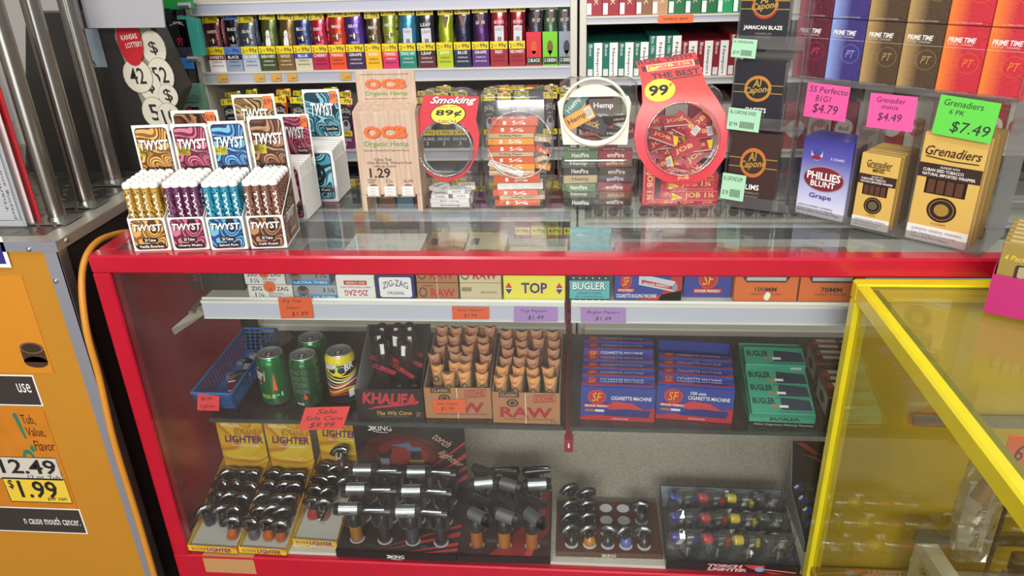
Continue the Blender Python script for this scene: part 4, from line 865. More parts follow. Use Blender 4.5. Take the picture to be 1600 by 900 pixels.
# jar 4: large red card
j4 = jar((1000, 328), (1122, 328), .160, .232, .12, (1065.5, 217), .0725, 'large clear jar of red booklets behind a tall red card', dy=.26)
jc = grad('red_card_print', 2, .06, .30, [(0, 'cc2434'), (.35, 'e04450'), (.60, 'f0807c'), (.72, 'e85048'), (1, 'e03038')], .6, 0.0)
m, p0 = plate(j4, [(993, 96), (1086.5, 81), (1104, 131), (1121, 155), (1134.5, 179), (1139, 212), (1131.5, 248), (1112, 275), (1082, 290), (1046, 287), (1016, 272), (996.5, 242), (990.5, 212), (995, 182), (1004, 161), (1002.5, 131), (998, 110)], (1065.5, 217), (55, 56), jc)
f = PF(m, p0, j4.n, (1003, 128), (1100, 115), (993, 96), j4.c)
DB = C('3a1a1a', .5)
f.text('ROLL WITH', .46, .93, .86, .26, DB, 1, bold=.05); f.text('THE BEST', .56, .18, .78, .28, DB, 1, bold=.06); f.rect(.14, .44, .90, .74, C('e8d8b8', .5), 1); f.rect(.16, .47, .88, .71, C('e04030', .4), 2); f.rect(.06, .46, .13, .72, DB, 2); f.rect(.91, .46, .97, .72, DB, 2)
f.text('JOB 1¼', .55, .59, .55, .18, C('e8c878', .4), 3, bold=.02); f.poly([(.18, .44), (.36, .58), (.18, .66)], YEL, 4); f.line([(.02, 1.16), (.4, 1.14), (.96, 1.17)], .03, DB, 1); f.line([(.4, -.05), (.96, -.02)], .05, DB, 1)
f = PF(m, p0, j4.n, (1006, 160), (1056, 156), (1006, 126), j4.c); f.disc(.5, .5, .48, .52, YEL, 1, 28); f.text('99', .46, .5, .62, .5, INK, 2, bold=.06); f.text('¢', .84, .72, .1, .22, INK, 2)
f = PF(m, p0, j4.n, (1040, 286), (1090, 286), (1040, 270), j4.c); f.text('JOB', .55, .5, .36, .4, C('e8c878', .4), 1, bold=.03); f.text('ROLLING PAPERS', .5, .05, 1.2, .14, DB, 1)
m.build('card_header', j4.t, label='tall red card with a round window and a 99¢ oval')
jn = 'red booklets in the large jar'; RB = C('b8182c', .4, coat=.3); TC4 = C('e8c070', .4); n = 0
for lay in range(9):
    for c in range(4):
        x = (-.058, -.02, .020, .058)[c]; z = .005 + lay * .0165
        if lay < 4 and c == 0 and lay: continue
        r = random.Random(lay * 7 + c)
        if lay < 4: b = booklet(.036 if c in (0, 3) else .037, .03, .0155, RB, 'JOB', TC4); rot = (0, 0, r.uniform(-.05, .05)); y = .028
        else: b = booklet(.060, .024, .006, RB, 'JOB', TC4, YEL if r.random() < .35 else None, bar=r.random() < .3); rot = (r.uniform(.5, 1.3), r.uniform(-.7, .7), r.uniform(-.4, .4)); y = .04 + r.uniform(0, .035); x *= .62; z = .075 + (lay - 4) * .022 + r.uniform(-.004, .004)
        inj(j4, b, (x, y, z), rot, 'red rolling paper booklet in the large jar, layer %s up, %s from left' % (ORD[lay], ORD[c]), jn); n += 1
m = booklet(.1, .032, .0045, RB, 'JOB 1¼', TC4, None); 
for i, (x, z, ry) in enumerate(((.02, .052, 0), (.028, .028, 0), (-.062, .06, PI / 2))):
    b = MB(); b.box(-.048, .048, -.002, .002, -.012, .012, RB); f = Face(b, (-.048, -.002, -.012), (.096, 0, 0), (0, 0, .024), .0002); f.line([(.02, .1), (.98, .1), (.98, .9), (.02, .9), (.02, .1)], .06, C('e88088', .4)); f.text('JOB 1¼', .62, .5, .60, .6, TC4, 1, bold=.04); f.poly([(.05, .1), (.28, .3), (.05, .8)], YEL, 2); f.text('99¢', .12, .35, .14, .3, INK, 3)
    o = b.build('paper_booklet', None, j4.c + Vector((x, .0085, z))); o.rotation_euler = (0, ry, 0); tag(o, 'large red booklet pressed flat against the jar front, %s' % ('upper', 'lower', 'upright at the left')[i], 'paper booklet', jn)
# ---------------------------------------------------------------- black cigar boxes in a clear rack
AC2 = glass('rack_acrylic', (.90, .89, .88), .10, .8, haze=.06, power=3)
ya = math.radians(-24); L = P(1130, 327, z=ZT); M = Matrix.Translation(L) @ Matrix.Rotation(ya, 4, 'Z'); na = Vector((math.sin(ya), -math.cos(ya), 0))
def UZ(M, n, px, py, off=0.0):
    p = PL(px, py, M.translation + n * off, n); q = M.inverted() @ p; return q.x, q.z
t = thing('cigar_rack', 'clear acrylic rack of three black cigar boxes right of the large jar', 'rack', L, ya)
ur = UZ(M, na, 1226, 330)[0]
m = MB(); e = .003; m.box(-.004, -.004 + e, .0, .036, 0, .52, AC2); m.box(ur - e, ur, .0, .036, 0, .52, AC2); m.box(-.004, ur, .036, .038, 0, .52, AC2)
for z in (.012, .170, .318): m.box(-.004 + e, ur - e, 0, .036, z - .003, z, AC2); m.box(-.004 + e, ur - e, -.002, 0, z - .003, z + .02, AC2)
m.box(-.004 + e, ur - e, 0, .036, 0, .003, AC2); m.build('rack_body', t)
for i, (tl, tr, bl, nm, nmc, glow, tg) in enumerate((((1142, 205), (1220, 209), (1135, 304), 'SLIMS', '3c2420', 'c86a28', (1126, 272, 1166, 308)), ((1147, 101), (1227, 107), (1141, 194), 'SWEETS', '1c1a26', 'c87a28', (1136, 170, 1190, 200)), ((1157, -4), (1235, 0), (1151, 90), 'JAMAICAN BLAZE', '1a1922', 'b83028', (1143, 60, 1184, 88)))):
    u0, z1 = UZ(M, na, *tl); u1, _ = UZ(M, na, *tr); ub, z0 = UZ(M, na, *bl); u0 = (u0 + ub) / 2; w_ = u1 - u0; z0 = (.0125, .1705, .3185)[i]; z1 = max(z1, z0 + .12)
    h = z1 - z0; o = MB(); o.box(0, w_, 0, .026, 0, h, C(nmc, .4, coat=.2)); f = front(o, w_, h)
    f.disc(.5, .60, .27, .20, C(glow, .5), 1, 28); f.disc(.5, .60, .23, .16, C(nmc, .4, coat=.2), 2, 28); f.ring(.5, .60, .235, .165, .08, GOLD, 3, 28)
    for v in (.66, .54): f.line([(0, v), (.28, v)], .012, GOLD, 3); f.line([(.72, v), (1, v)], .012, GOLD, 3)
    f.text('Al', .48, .685, .2, .12, GOLD, 4, bold=.05, shear=.3, rot=8); f.text('Capone', .5, .575, .54, .13, GOLD, 4, bold=.05, shear=.3, rot=8); f.text(nm, .5, .27, min(.8, .07 * len(nm)), .075, WHITE, 4, bold=.03); f.text('CIGARILLOS', .52, .19, .34, .03, C('9a948a', .5), 4); f.text('HAND ROLLED', .52, .14, .3, .025, C('9a948a', .5), 4)
    if i == 2: f.rect(0, .93, 1, 1, C('8a2038', .4), 1); f.text('FILTER', .5, .965, .3, .05, WHITE, 3)
    q = o.build('cigar_box', None, M @ Vector((u0, .004, z0)), ya); tag(q, ('dark brown cigar box with a gold emblem, bottom of the clear rack', 'black cigar box with a gold emblem, middle of the clear rack', 'black cigar box with red glow around its emblem, top of the rack')[i], 'cigar box', 'cigar boxes in the clear rack')
    a = UZ(M, na, tg[0], tg[3]); b = UZ(M, na, tg[2], tg[1]); o = MB(); W2, H2_ = b[0] - a[0], b[1] - a[1]; o.box(0, W2, 0, .0006, 0, H2_, C('a8d8b4', .6)); f = front(o, W2, H2_); f.text('AL CAPONE ' + nm[:4], .45, .82, .8, .16, INK, 1)
    for k in range(9): f.rect(.40 + k * .05, .12, .425 + k * .05, .42, INK, 1)
    f.text('$7.99', .2, .25, .25, .2, INK, 1); q = o.build('shelf_tag', None, M @ Vector((a[0], -.006, a[1])), ya); q.rotation_euler = (.0, .04, ya); tag(q, 'pale green barcode tag on the black cigar rack, %s' % ('lowest', 'middle', 'top')[i], 'price tag', 'green barcode tags on the black cigar rack')
# ---------------------------------------------------------------- large clear rack of cigar packs
yb = math.radians(-40); L = P(1232, 333, z=ZT); M = Matrix.Translation(L) @ Matrix.Rotation(yb, 4, 'Z'); nb = Vector((math.sin(yb), -math.cos(yb), 0))
t = thing('cigar_rack', 'large clear acrylic rack of cigar packs angled at the right end of the showcase', 'rack', L, yb)
U = lambda px, py: UZ(M, nb, px, py)
uR = U(1530, 412)[0]; zt = U(1235, 118)[1] - .004; Dp = .13
m = MB(); m.box(-.006, uR, Dp, Dp + .003, 0, .50, AC2); m.box(-.006, -.003, 0, Dp, 0, .50, AC2); m.box(uR - .003, uR, 0, Dp, 0, .50, AC2); m.box(-.003, uR - .003, .003, Dp, 0, .003, AC2); m.box(-.003, uR - .003, .0, .003, 0, .018, AC2)
m.box(-.003, uR - .003, .003, Dp, zt - .003, zt, AC2); m.box(-.003, uR - .003, 0, .003, zt - .006, zt + .006, AC2)
for px, py in ((1319, 352), (1396, 372)): u = U(px, py)[0]; m.box(u - .0015, u + .0015, 0, Dp, .003, zt - .003, AC2)
m.build('rack_body', t)
bx = [(1235, 116), (1286.5, 120), (1340, 125), (1398, 131), (1459, 138), (1525, 146), (1598, 155)]
pc = [('c43a64', '5a1a30', 'magenta'), ('8a9cd8', '3a3074', 'blue violet'), ('b0905a', '4e3a28', 'bronze'), ('b0905a', '4e3a28', 'bronze'), ('ec7a34', 'c42838', 'orange red'), ('ec7a34', 'd0303c', 'orange red')]
us = [U(*b)[0] for b in bx]; hp = U(1245, 28)[1] - zt
for r in range(2):
    for i in range(6):
        w_ = us[i + 1] - us[i] - .0012; m = MB(); gm = grad('pack_print_%d_%d' % (i if i < 2 else 2 + (i > 3), int(w_ * 200)), 0, 0, w_, [(0, pc[i][0]), (.08, pc[i][0]), (.50, pc[i][1]), (1, pc[i][1])], .3, .9, .30)
        m.box(0, w_, 0, .026, 0, hp, gm, b=.0012); f = front(m, w_, hp); f.text('PRIME TIME', .42, .80, .66, .075, WHITE, 1, bold=.03, shear=.25); f.text('LITTLE   CIGARS', .4, .735, .6, .028, C('d8c8b8', .5), 1); f.text('20 FILTERED LITTLE CIGARS', .5, .035, .6, .018, C('d8c8b8', .5), 1); f.line([(0, .685), (1, .685)], .004, C('d8c8b8', .4), 1)
        f.ring(.66, .47, .26, .15, .03, C(pc[i][0], .3), 1); f.text('PT', .66, .47, .26, .12, C(pc[i][0], .3), 1, shear=.3)
        q = m.build('cigar_pack', None, M @ Vector((us[i], .004, zt + .0006 + r * (hp + .0012))), yb); tag(q, '%s shiny cigar pack in the big clear rack, %s row, %s from left' % (pc[i][2], ('lower', 'upper')[r], ORD[i]), 'cigar pack', 'shiny cigar packs in the big clear rack')
def pk_row(bl, br, tl, mk, n, label, grp, th=.012):
    a = U(*bl); b = U(*br); c = U(*tl); w_ = b[0] - a[0]; h = c[1] - .004
    for k in range(n):
        m = MB(); mk(m, w_, h, k, th); q = m.build('cigar_pack', None, M @ Vector((a[0] + .0012 * (k % 2), .005 + k * (th + .0012), .0035)), yb); tag(q, label % (('front one' if k == 0 else ORD[k] + ' from front')), 'cigar pack', grp)
def phil(m, w_, h, k, th):
    gm = grad('phillies_print', 2, 0, h, [(0, 'e4e4f0'), (.35, 'b8bce0'), (.75, '5c5cb0'), (1, '3a3590')], .35, .6, .1)
    m.box(0, w_, 0, th, 0, h, gm, b=.0008)
    if k: return
    f = front(m, w_, h); f.disc(.5, .50, .42, .165, C('9a8a8a', .5), 1, 30); f.disc(.5, .50, .40, .15, C('7c2434', .45), 2, 30); f.text('PHILLIES', .5, .535, .68, .10, WHITE, 3, bold=.05); f.text('BLUNT', .5, .435, .5, .075, WHITE, 3, bold=.04)
    f.text('Grape', .48, .265, .46, .085, C('2c2a7a', .5), 2, bold=.03); f.disc(.30, .80, .12, .08, C('c8c4e0', .5), 1); f.disc(.30, .83, .10, .05, C('4a4a9a', .5), 2); f.disc(.30, .76, .10, .03, C('8a2c44', .5), 3); f.text('5 CIGARS', .72, .77, .27, .03, WHITE, 2)
    f.text('SURGEON GENERAL WARNING:\nTobacco Use Increases The Risk Of\nInfertility, Stillbirth, And Low Birth Weight.', .48, .09, .88, .10, INK, 2)
pk_row((1240, 332), (1314, 350), (1257, 213), phil, 5, 'blue and white cigar pack with a red oval in the left pocket, %s', 'blue and white cigar packs')
BU = C('d8b25c', .45, coat=.3); BKB = C('3a2420', .45); 
def gren(name, l2, win, small):
    def g(m, w_, h, k, th):
        m.box(0, w_, 0, th, 0, h, C('d8b25c', .45, coat=.3) if k % 2 == 0 else C('c9a45a', .5), b=.0008); f = front(m, w_, h)
        if k: return
        f.rect(.0, .0, 1, .15, C('e6e2dc', .5), 1); f.text('SURGEON GENERAL WARNING:\nCigar Smoking Can Cause Lung\nCancer And Heart Disease.', .5, .075, .84, .095, C('5a6480', .5), 2)
        f.text(name, .5, .845 if not small else .88, .88 if not small else .66, .085, C('3a2018', .5), 2, shear=.3, bold=.02); f.line([(.08, .79), (.5, .77), (.92, .775)] if not small else [(.2, .83), (.8, .82)], .010, C('3a2018', .5), 2)
        if small: f.text('MINIS', .5, .79, .3, .05, C('3a2018', .5), 2, bold=.04)
        f.rect(0, .60, 1, .73, BKB, 1); f.text('BLENDED WITH', .5, .705, .3, .018, WHITE, 2); f.text('CUBAN SEED TOBACCO\nNATURAL IMPORTED WRAPPER', .5, .652, .84, .065, WHITE, 2, bold=.02)
        f.rect(.16, .455, .82, .60, C('241814', .3), 1)
        for x in (.20, .35, .50, .65): f.rect(x, .465, x + .12, .59, C('5a3826', .5), 2)
        f.disc(.5, .32, .24, .115, C('2c1c1c', .45), 1, 28); f.ring(.5, .32, .20, .095, .06, GOLD, 2, 28); f.disc(.5, .32, .12, .057, GOLD if not small else C('6a5a44', .5), 2, 24); f.text('6 CIGARS' if not small else '8 CIGARS', .5, .185, .24, .02, C('8a3020', .5), 2)
    return g
pk_row((1327, 353), (1384, 367), (1345, 238), gren('Grenadier', '', 0, True), 6, 'small buff cigar pack with a dark band in the middle pocket, %s', 'small buff cigar packs', .014)
pk_row((1411, 376), (1505, 396), (1441, 205), gren('Grenadiers', '', 0, False), 6, 'tall buff cigar pack with a window and round seal, %s', 'tall buff cigar packs', .015)
def note(bl, br, tl, col, lines, label, Mx=None, off=.0025, nx=None):
    a = UZ(M, nb, *bl, off=off); b = UZ(M, nb, *br, off=off); c = UZ(M, nb, *tl, off=off); W2 = b[0] - a[0]; H2_ = c[1] - a[1]; rr = math.atan2(b[1] - a[1], W2); m = MB(); m.box(0, W2, 0, .0005, 0, H2_, C(col, .65)); f = front(m, W2, H2_)
    for tx, u, v, w_, h in lines: f.text(tx, u, v, w_, h, C('2a2830', .6), 1, shear=.15)
    q = m.build('price_note', None, M @ Vector((a[0], -off, a[1])), yb); q.rotation_euler = (0, -rr, yb); tag(q, label, 'price note')
note((1255, 181), (1320, 191), (1262, 128), 'f45aa0', [('SS Perfecto', .52, .83, .9, .17), ('B1G1', .42, .58, .36, .17), ('$4.79', .5, .27, .6, .3)], 'pink handwritten note reading $4.79 above the blue packs')
note((1353, 198), (1425, 207), (1362, 145), 'f45aa0', [('Grenadier', .46, .84, .62, .16), ('minis', .46, .64, .36, .13), ('$4.49', .48, .34, .52, .26)], 'pink handwritten note reading minis above the small buff packs')
note((1455, 208), (1547, 225), (1467, 147), '62d24a', [('Grenadiers', .42, .84, .66, .16), ('6 PK', .34, .62, .26, .12), ('$7.49', .62, .25, .66, .32)], 'green handwritten note reading 7.49 above the tall buff packs', off=.008)
# ---------------------------------------------------------------- tray of small packs on the yellow showcase
zy = yz + .001; p = P(1536, 487, z=zy); q = P(1600, 510, z=zy); yw = math.atan2(q.y - p.y, q.x - p.x); yw = math.radians(-32)
hh = P(1544, 428, y=p.y).z - zy
M = Matrix.Translation(p) @ Matrix.Rotation(yw, 4, 'Z'); t = thing('cigar_tray', 'magenta card tray of vanilla cigar packs on the yellow showcase', 'tray', p, yw); MG = C('b8246c', .45, coat=.2)
m = MB(); m.box(0, .16, 0, .0015, 0, hh, MG).box(0, .0015, .0015, .16, 0, hh + .01, MG).box(.1585, .16, .0015, .16, 0, hh, MG).box(0, .16, .1585, .16, 0, hh + .02, MG).box(.0015, .1585, .0015, .1585, 0, .001, MG); m.build('tray', t)
GP = C('9a8240', .35, coat=.4)
for r in range(6):
    for c in range(2):
        m = MB(); h = .115; m.box(0, .074, 0, .018, 0, h, GP, b=.001)
        if r == 0:
            f = front(m, .074, h); f.text('4 Pack!', .28, .80, .42, .07, YEL, 1, shear=.2); f.rrect(.30, .52, .92, .72, C('3a2c1c', .4), .05, 1)
            for k in range(3): f.rrect(.36 + k * .18, .54, .50 + k * .18, .70, C('a89878', .5), .04, 2)
            f.text('VANILLA', .75, .44, .34, .035, WHITE, 1); f.text('PRIMETIME', .46, .36, .76, .08, WHITE, 1, shear=.25, bold=.03)
        g = Face(m, (0, 0, h), (.074, 0, 0), (0, .018, 0)); g.rect(.1, .2, .9, .8, C('c8b070', .4), 1)
        o = m.build('cigar_pack', None, M @ Vector((.0035 + c * .077, .004 + r * .0205, .0015)), yw); tag(o, 'small olive gold cigar pack in the magenta tray, %s from front, %s' % (ORD[r], ('left', 'right')[c]), 'cigar pack', 'olive gold packs in the magenta tray')
# ================================================================== stock inside the red showcase: upper shelf
Z1 = .8235; Y1 = 1.362
def sbox(x0, x1, y, z, h, d, col, art, name, label, cat='box', grp=None, topart=None, px=True, rz=0.0, b=.0006):
    if px: xa = P(x0, 455, y=y).x; xb = P(x1, 455, y=y).x
    else: xa, xb = x0, x1
    w_ = (xb - xa) * .99; m = MB(); m.box(0, w_, 0, d, 0, h, col, b=b)
    if art: art(front(m, w_, h))
    if topart: topart(topf(m, w_, d, h))
    o = m.build(name, None, (xa, y, z), rz); tag(o, label, cat, grp); return o
BX = 'paper cartons on the upper shelf'
def a_zz(f): f.text('ZIG', .20, .74, .24, .30, INK, 1, bold=.02); f.text('ZAG', .78, .74, .26, .30, INK, 1, bold=.02); f.disc(.5, .86, .14, .40, C('e0662c', .5), 1); f.text('1¼', .25, .28, .2, .34, INK, 1, bold=.01); f.text('IMPORTED\nFRENCH', .62, .28, .34, .3, INK, 1); f.text('-2', .5, .72, .08, .2, INK, 2)
def lid_lines(c, n=14):
    def g(f):
        for i in range(n): f.rect(.02, .06 + i * .9 / n, .98, .06 + (i + .35) * .9 / n, c, 1)
    return g
sbox(300, 384, 1.40, Z1, .070, .16, C('2c2422', .5), lambda f: (f.rect(.20, 0, .23, 1, C('5a3a30', .5), 1), f.text('BLACK', .6, .4, .36, .14, C('4a3c36', .5), 1), f.text('RAW', .12, .5, .10, .4, C('8a3a30', .5), 1, rot=90)), 'paper_carton', 'dark brown paper carton at the left end of the upper shelf', grp=BX)
sbox(388, 458, Y1, Z1, .030, .17, C('dcdad6', .5), a_zz, 'paper_carton', 'white carton with an orange dot, lower of two on the upper shelf', grp=BX)
sbox(386, 449, Y1 + .002, Z1 + .031, .030, .16, C('dcdad6', .5), a_zz, 'paper_carton', 'white carton with an orange dot, upper of two on the upper shelf', grp=BX, topart=lambda f: f.rect(.1, .1, .9, .9, C('c8c4bc', .5), 1))
def a_ut(f): f.rect(.12, 0, 1, .32, C('2c8ac4', .45), 1); f.text('ULTRA THIN', .56, .16, .74, .16, WHITE, 2); f.text('1¼', .82, .66, .24, .34, INK, 1); f.disc(.22, .62, .14, .36, C('7a6a68', .5), 1); f.disc(.22, .80, .10, .18, C('4a3c3c', .5), 2)
sbox(459, 527, Y1, Z1, .030, .17, C('9aa0a8', .4), a_ut, 'paper_carton', 'silver and blue ultra thin carton, lower of two', grp=BX); sbox(450, 518, Y1 + .003, Z1 + .031, .030, .16, C('8a8c92', .4), a_ut, 'paper_carton', 'silver and blue ultra thin carton, upper of two', grp=BX)
RT = C('b8242c', .45)
def a_rw(f): f.rect(.2, .62, .8, .80, RT, 1); f.text('NEW CORNERS', .5, .71, .5, .1, WHITE, 2, rot=180); f.text('ZIG-ZAG', .5, .28, .62, .24, RT, 1, rot=180, bold=.03); f.text('SMART PAPERS MADE WITH', .5, .52, .8, .08, RT, 1, rot=180)
sbox(527, 587, Y1, Z1, .052, .18, C('e2e0dc', .5), a_rw, 'paper_carton', 'white carton with upside down red print on the upper shelf', grp=BX); sbox(527, 586, Y1 + .004, Z1 + .053, .022, .17, C('e2e0dc', .5), lambda f: f.text('ZIG-ZAG', .5, .5, .7, .5, RT, 1), 'paper_carton', 'shallow white carton with red print lying on another white carton', grp=BX, topart=lid_lines(C('b8b4ac', .5)))
def a_nv(f): f.rrect(.08, .10, .92, .92, C('e6e4e2', .5), .06, 1); f.text('ZIG-ZAG', .5, .56, .66, .26, C('23244a', .5), 2, arc=.5); f.text('ORIGINAL', .5, .28, .46, .13, C('23244a', .5), 2)
sbox(589, 649, Y1, Z1, .054, .18, NAVY, a_nv, 'paper_carton', 'navy carton with a white label on the upper shelf', grp=BX); sbox(586, 649, Y1 + .006, Z1 + .055, .020, .17, C('e4e2de', .5), lambda f: f.rect(0, 0, 1, .3, NAVY, 1), 'paper_carton', 'white ribbed booklet carton lying on the navy carton', grp=BX, topart=lid_lines(C('bab6ae', .5)))
def a_raw(c):
    def g(f): f.text('RAW', .62, .45, .58, .5, RT, 1, bold=.05); f.ring(.14, .48, .10, .30, .25, C('4a3428', .5), 1); f.text('CLASSIC', .28, .88, .22, .12, C('3a2c24', .5), 1); f.rect(.49, 0, .505, 1, C('d8c8b0', .5), 2)
    return g
BRW = C('a8744c', .5); CRM = C('cdbd98', .5)
for i, (a, b, c, nm) in enumerate(((652, 717, BRW, 'brown'), (719, 784, CRM, 'cream'))):
    sbox(a, b, Y1, Z1, .036, .19, c, a_raw(c) if i == 0 else (lambda f: (f.rect(.04, .55, .28, .8, C('8a8060', .5), 1), f.text('♻ ◎ ✕', .75, .5, .3, .2, C('5a5038', .5), 1) if 0 else f.text('100% NATURAL', .7, .5, .4, .14, C('5a5038', .5), 1))), 'paper_carton', '%s natural paper carton, lower of the two stacked' % nm, grp=BX)
    sbox(a, b, Y1 + .004, Z1 + .037, .036, .185, c, a_raw(c), 'paper_carton', '%s natural paper carton with red lettering, upper of the two stacked' % nm, grp=BX, topart=lambda f: (f.text('RAW', .62, .25, .5, .22, RT, 1, bold=.04), f.rect(.1, .6, .3, .8, C('5a3c30', .5), 1), f.rect(.1, .42, .9, .46, C('8a5a40', .5), 1)))
def a_top(f):
    P_ = C('3a2a7a', .5); f.text('TOP', .5, .50, .42, .42, P_, 1, bold=.05)
    for u in (.085, .905): f.poly([(u, .72), (u + .055, .5), (u - .055, .5)], C('c82c34', .5), 1); f.poly([(u - .055, .46), (u + .055, .46), (u, .26)], P_, 1); f.line([(u - .055, .48), (u + .055, .48)], .03, WHITE, 1)
o = sbox(787, 884, Y1, Z1, .056, .15, C('e8dc4c', .45), a_top, 'paper_carton', 'yellow carton with purple lettering and a serrated top edge', grp=BX, topart=lambda f: f.rect(.03, .1, .97, .97, C('dcd8cc', .5), 1))
w_ = o.dimensions.x; m = MB()
for i in range(26): u0 = i / 26 * w_; m.hexa([(u0, .0, .0562), (u0 + w_ / 50, 0, .0562), (u0 + w_ / 50 + .004, .004, .0562), (u0 + .004, .004, .0562), (u0 + .003, .003, .0635), (u0 + w_ / 50 + .003, .003, .0635), (u0 + w_ / 50 + .004, .006, .0635), (u0 + .004, .006, .0635)], C('e2d44a', .45))
m.build('serrated_edge', o)
TL = C('5cb0b8', .45); DKT = C('1c3440', .45)
def a_bg(f):
    f.rect(0, .80, 1, 1, DKT, 1); f.rect(0, 0, 1, .10, DKT, 1)
    for k in range(6): f.disc(.1 + k * .16, .90, .018, .03, WHITE, 2, 6); f.disc(.1 + k * .16, .05, .018, .03, WHITE, 2, 6)
    f.text('BUGLER', .5, .58, .84, .30, INK, 1, bold=.06); f.text('BUGLER', .49, .60, .82, .28, WHITE, 2, bold=.03); f.text('CIGARETTE PAPERS', .5, .32, .6, .08, DKT, 1); f.text('24-115 LEAF BOOKLETS', .5, .19, .7, .07, DKT, 1)
sbox(890, 953, Y1, Z1, .056, .14, TL, a_bg, 'paper_carton', 'aqua carton with dark star bands on the upper shelf', grp=BX)
sbox(890, 953, Y1 + .006, Z1 + .0575, .024, .14, TL, lambda f: f.rect(0, .1, 1, .5, DKT, 1), 'paper_carton', 'aqua lined carton lying on the star banded carton', grp=BX, topart=lid_lines(C('3c8a92', .5), 10))
m = MB(); xa = P(893, 455, y=1.5).x; m.box(0, .082, 0, .0015, 0, .095, TL); f = front(m, .082, .095); f.rect(.12, .45, .28, .85, C('d8dcdc', .5), 1)
o = m.build('carton_lid', None, (xa, 1.512, Z1)); o.rotation_euler = (-.15, 0, 0); tag(o, 'open aqua carton lid standing at the back of the upper shelf', 'carton lid')
SFB = C('2a3c94', .4, coat=.3); SFR = C('b8242c', .4, coat=.3); SFO = C('d8502c', .45); SFY = C('f0b040', .45)
def sf_logo(f, u, v, r, asp): f.disc(u, v, r, r * asp, SFR, 3, 26); f.ring(u, v, r, r * asp, .1, SFO, 4); f.text('SF', u, v, r * 1.1, r * asp * 1.2, SFY, 5, shear=.2); f.rect(u - r * 1.5, v - r * asp * 1.45, u + r * 1.5, v - r * asp * .95, SFR, 6); f.text('SMOKER FRIENDLY', u, v - r * asp * 1.2, r * 2.7, r * asp * .28, WHITE, 7, bold=.03)
def a_sf110(f):
    f.poly([(.66, 0), (1, 0), (1, 1), (.88, 1)], SFR, 1); f.poly([(.3, 0), (1, 0), (1, .35)], SFR, 1); sf_logo(f, .17, .66, .085, 2.9)
    f.text('110 mm', .18, .34, .15, .12, WHITE, 4, bold=.02); f.text('CIGARETTE ROLLING MACHINE', .33, .16, .60, .13, WHITE, 4, bold=.02)
    f.poly([(.36, .92), (.90, .66), (.90, .30), (.36, .54)], C('c8ccd4', .4), 2); f.poly([(.40, .72), (.86, .50), (.86, .38), (.40, .58)], SFR, 3); f.text('SMOKER FRIENDLY', .62, .54, .40, .08, WHITE, 4, bold=.02, rot=-8); f.disc(.90, .46, .04, .14, C('8a92a4', .3), 4)
sbox(960, 1066, Y1 - .004, Z1 + .0055, .062, .12, SFB, a_sf110, 'machine_box', 'blue and red rolling machine box standing on the shelf edge', grp='machine boxes')
sbox(962, 1066, Y1 + .004, Z1 + .069, .016, .10, SFR, lambda f: f.text('SMOKER FRIENDLY', .5, .5, .7, .5, WHITE, 1), 'machine_box', 'red topped rolling machine box lying on the standing one', grp='machine boxes', topart=lambda f: f.text('SMOKER FRIENDLY', .5, .3, .7, .2, C('e8d8d8', .5), 1, bold=.02))
sbox(1068, 1143, 1.385, Z1, .068, .12, SFB, lambda f: sf_logo(f, .5, .58, .20, 1.5), 'machine_box', 'plain blue machine box set back on the upper shelf', grp='machine boxes', topart=lambda f: (f.rect(0, 0, 1, 1, SFR, 1), f.text('SMOKER FRIENDLY', .5, .3, .8, .18, C('e8d8d8', .5), 2)))
ORB = C('d86a30', .5)
def a_or(t_):
    def g(f): f.poly([(.06, 1), (.18, .66), (.80, .66), (.92, 1)], C('3a2a28', .4), 1); f.poly([(.18, .72), (.80, .72), (.80, .84), (.18, .84)], C('b8bac0', .3), 2); f.text(t_, .5, .42, .34, .16, C('4a2418', .5), 1, bold=.03); f.text('CIGARETTE ROLLERS', .5, .26, .5, .07, C('4a2418', .5), 1)
    return g
sbox(1147, 1247, Y1 + .004, Z1 + .001, .062, .13, ORB, a_or('100MM'), 'roller_box', 'orange 100MM roller box on the upper shelf', grp='orange roller boxes', topart=lambda f: f.text('100MM', .5, .3, .3, .2, C('6a2c18', .5), 1))
sbox(1249, 1350, Y1 + .004, Z1 + .001, .062, .13, ORB, a_or('78MM'), 'roller_box', 'orange 78MM roller box beside the yellow showcase', grp='orange roller boxes')
m = MB(); p = P(1199, 464, y=Y1); m.prism([(.006 * math.cos(a) * (1 + .2 * math.sin(2 * a)), 0, .009 * math.sin(a)) for a in [2 * PI * k / 12 for k in range(12)]], (0, .0005, 0), WHITE); tag(m.build('sticker_scrap', None, (p.x, Y1 + .0025, p.z)), 'torn white sticker scrap on the orange 100MM box', 'sticker')
# price notes on the channels
def fnote(bl, br, tr, tl, y, col, lines, label, name='price_note', th=.0005):
    q = [P(*c, y=y) for c in (bl, br, tr, tl)]; m = MB(); o = q[0]; m.prism([p - o for p in q], (0, th, 0), C(col, .65)); f = Face(m, (0, 0, 0), q[1] - o, q[3] - o, .0002)
    for tx, u, v, w_, h in lines: f.text(tx, u, v, w_, h, C('3a2c30', .6), 1, shear=.15)
    tag(m.build(name, None, o), label, 'price note'); return o
fnote((439, 498), (490, 497), (486, 464), (434, 465), 1.345, 'e8602c', [('Zig Zag', .4, .82, .6, .16), ('Papers', .42, .5, .4, .16), ('$1.99', .6, .2, .5, .24)], 'orange handwritten note at the left of the white channel')
fnote((707, 499), (764, 499), (764, 480), (706, 479), 1.345, 'e8602c', [('Raw Papers', .5, .7, .7, .24), ('$1.99', .5, .28, .36, .3)], 'orange handwritten note near the middle of the white channel')
fnote((803, 503), (871, 503), (871, 481), (803, 479), 1.345, 'b08ac8', [('Top Papers', .45, .7, .6, .24), ('$1.49', .5, .28, .36, .3)], 'purple handwritten note below the yellow carton on the white channel')
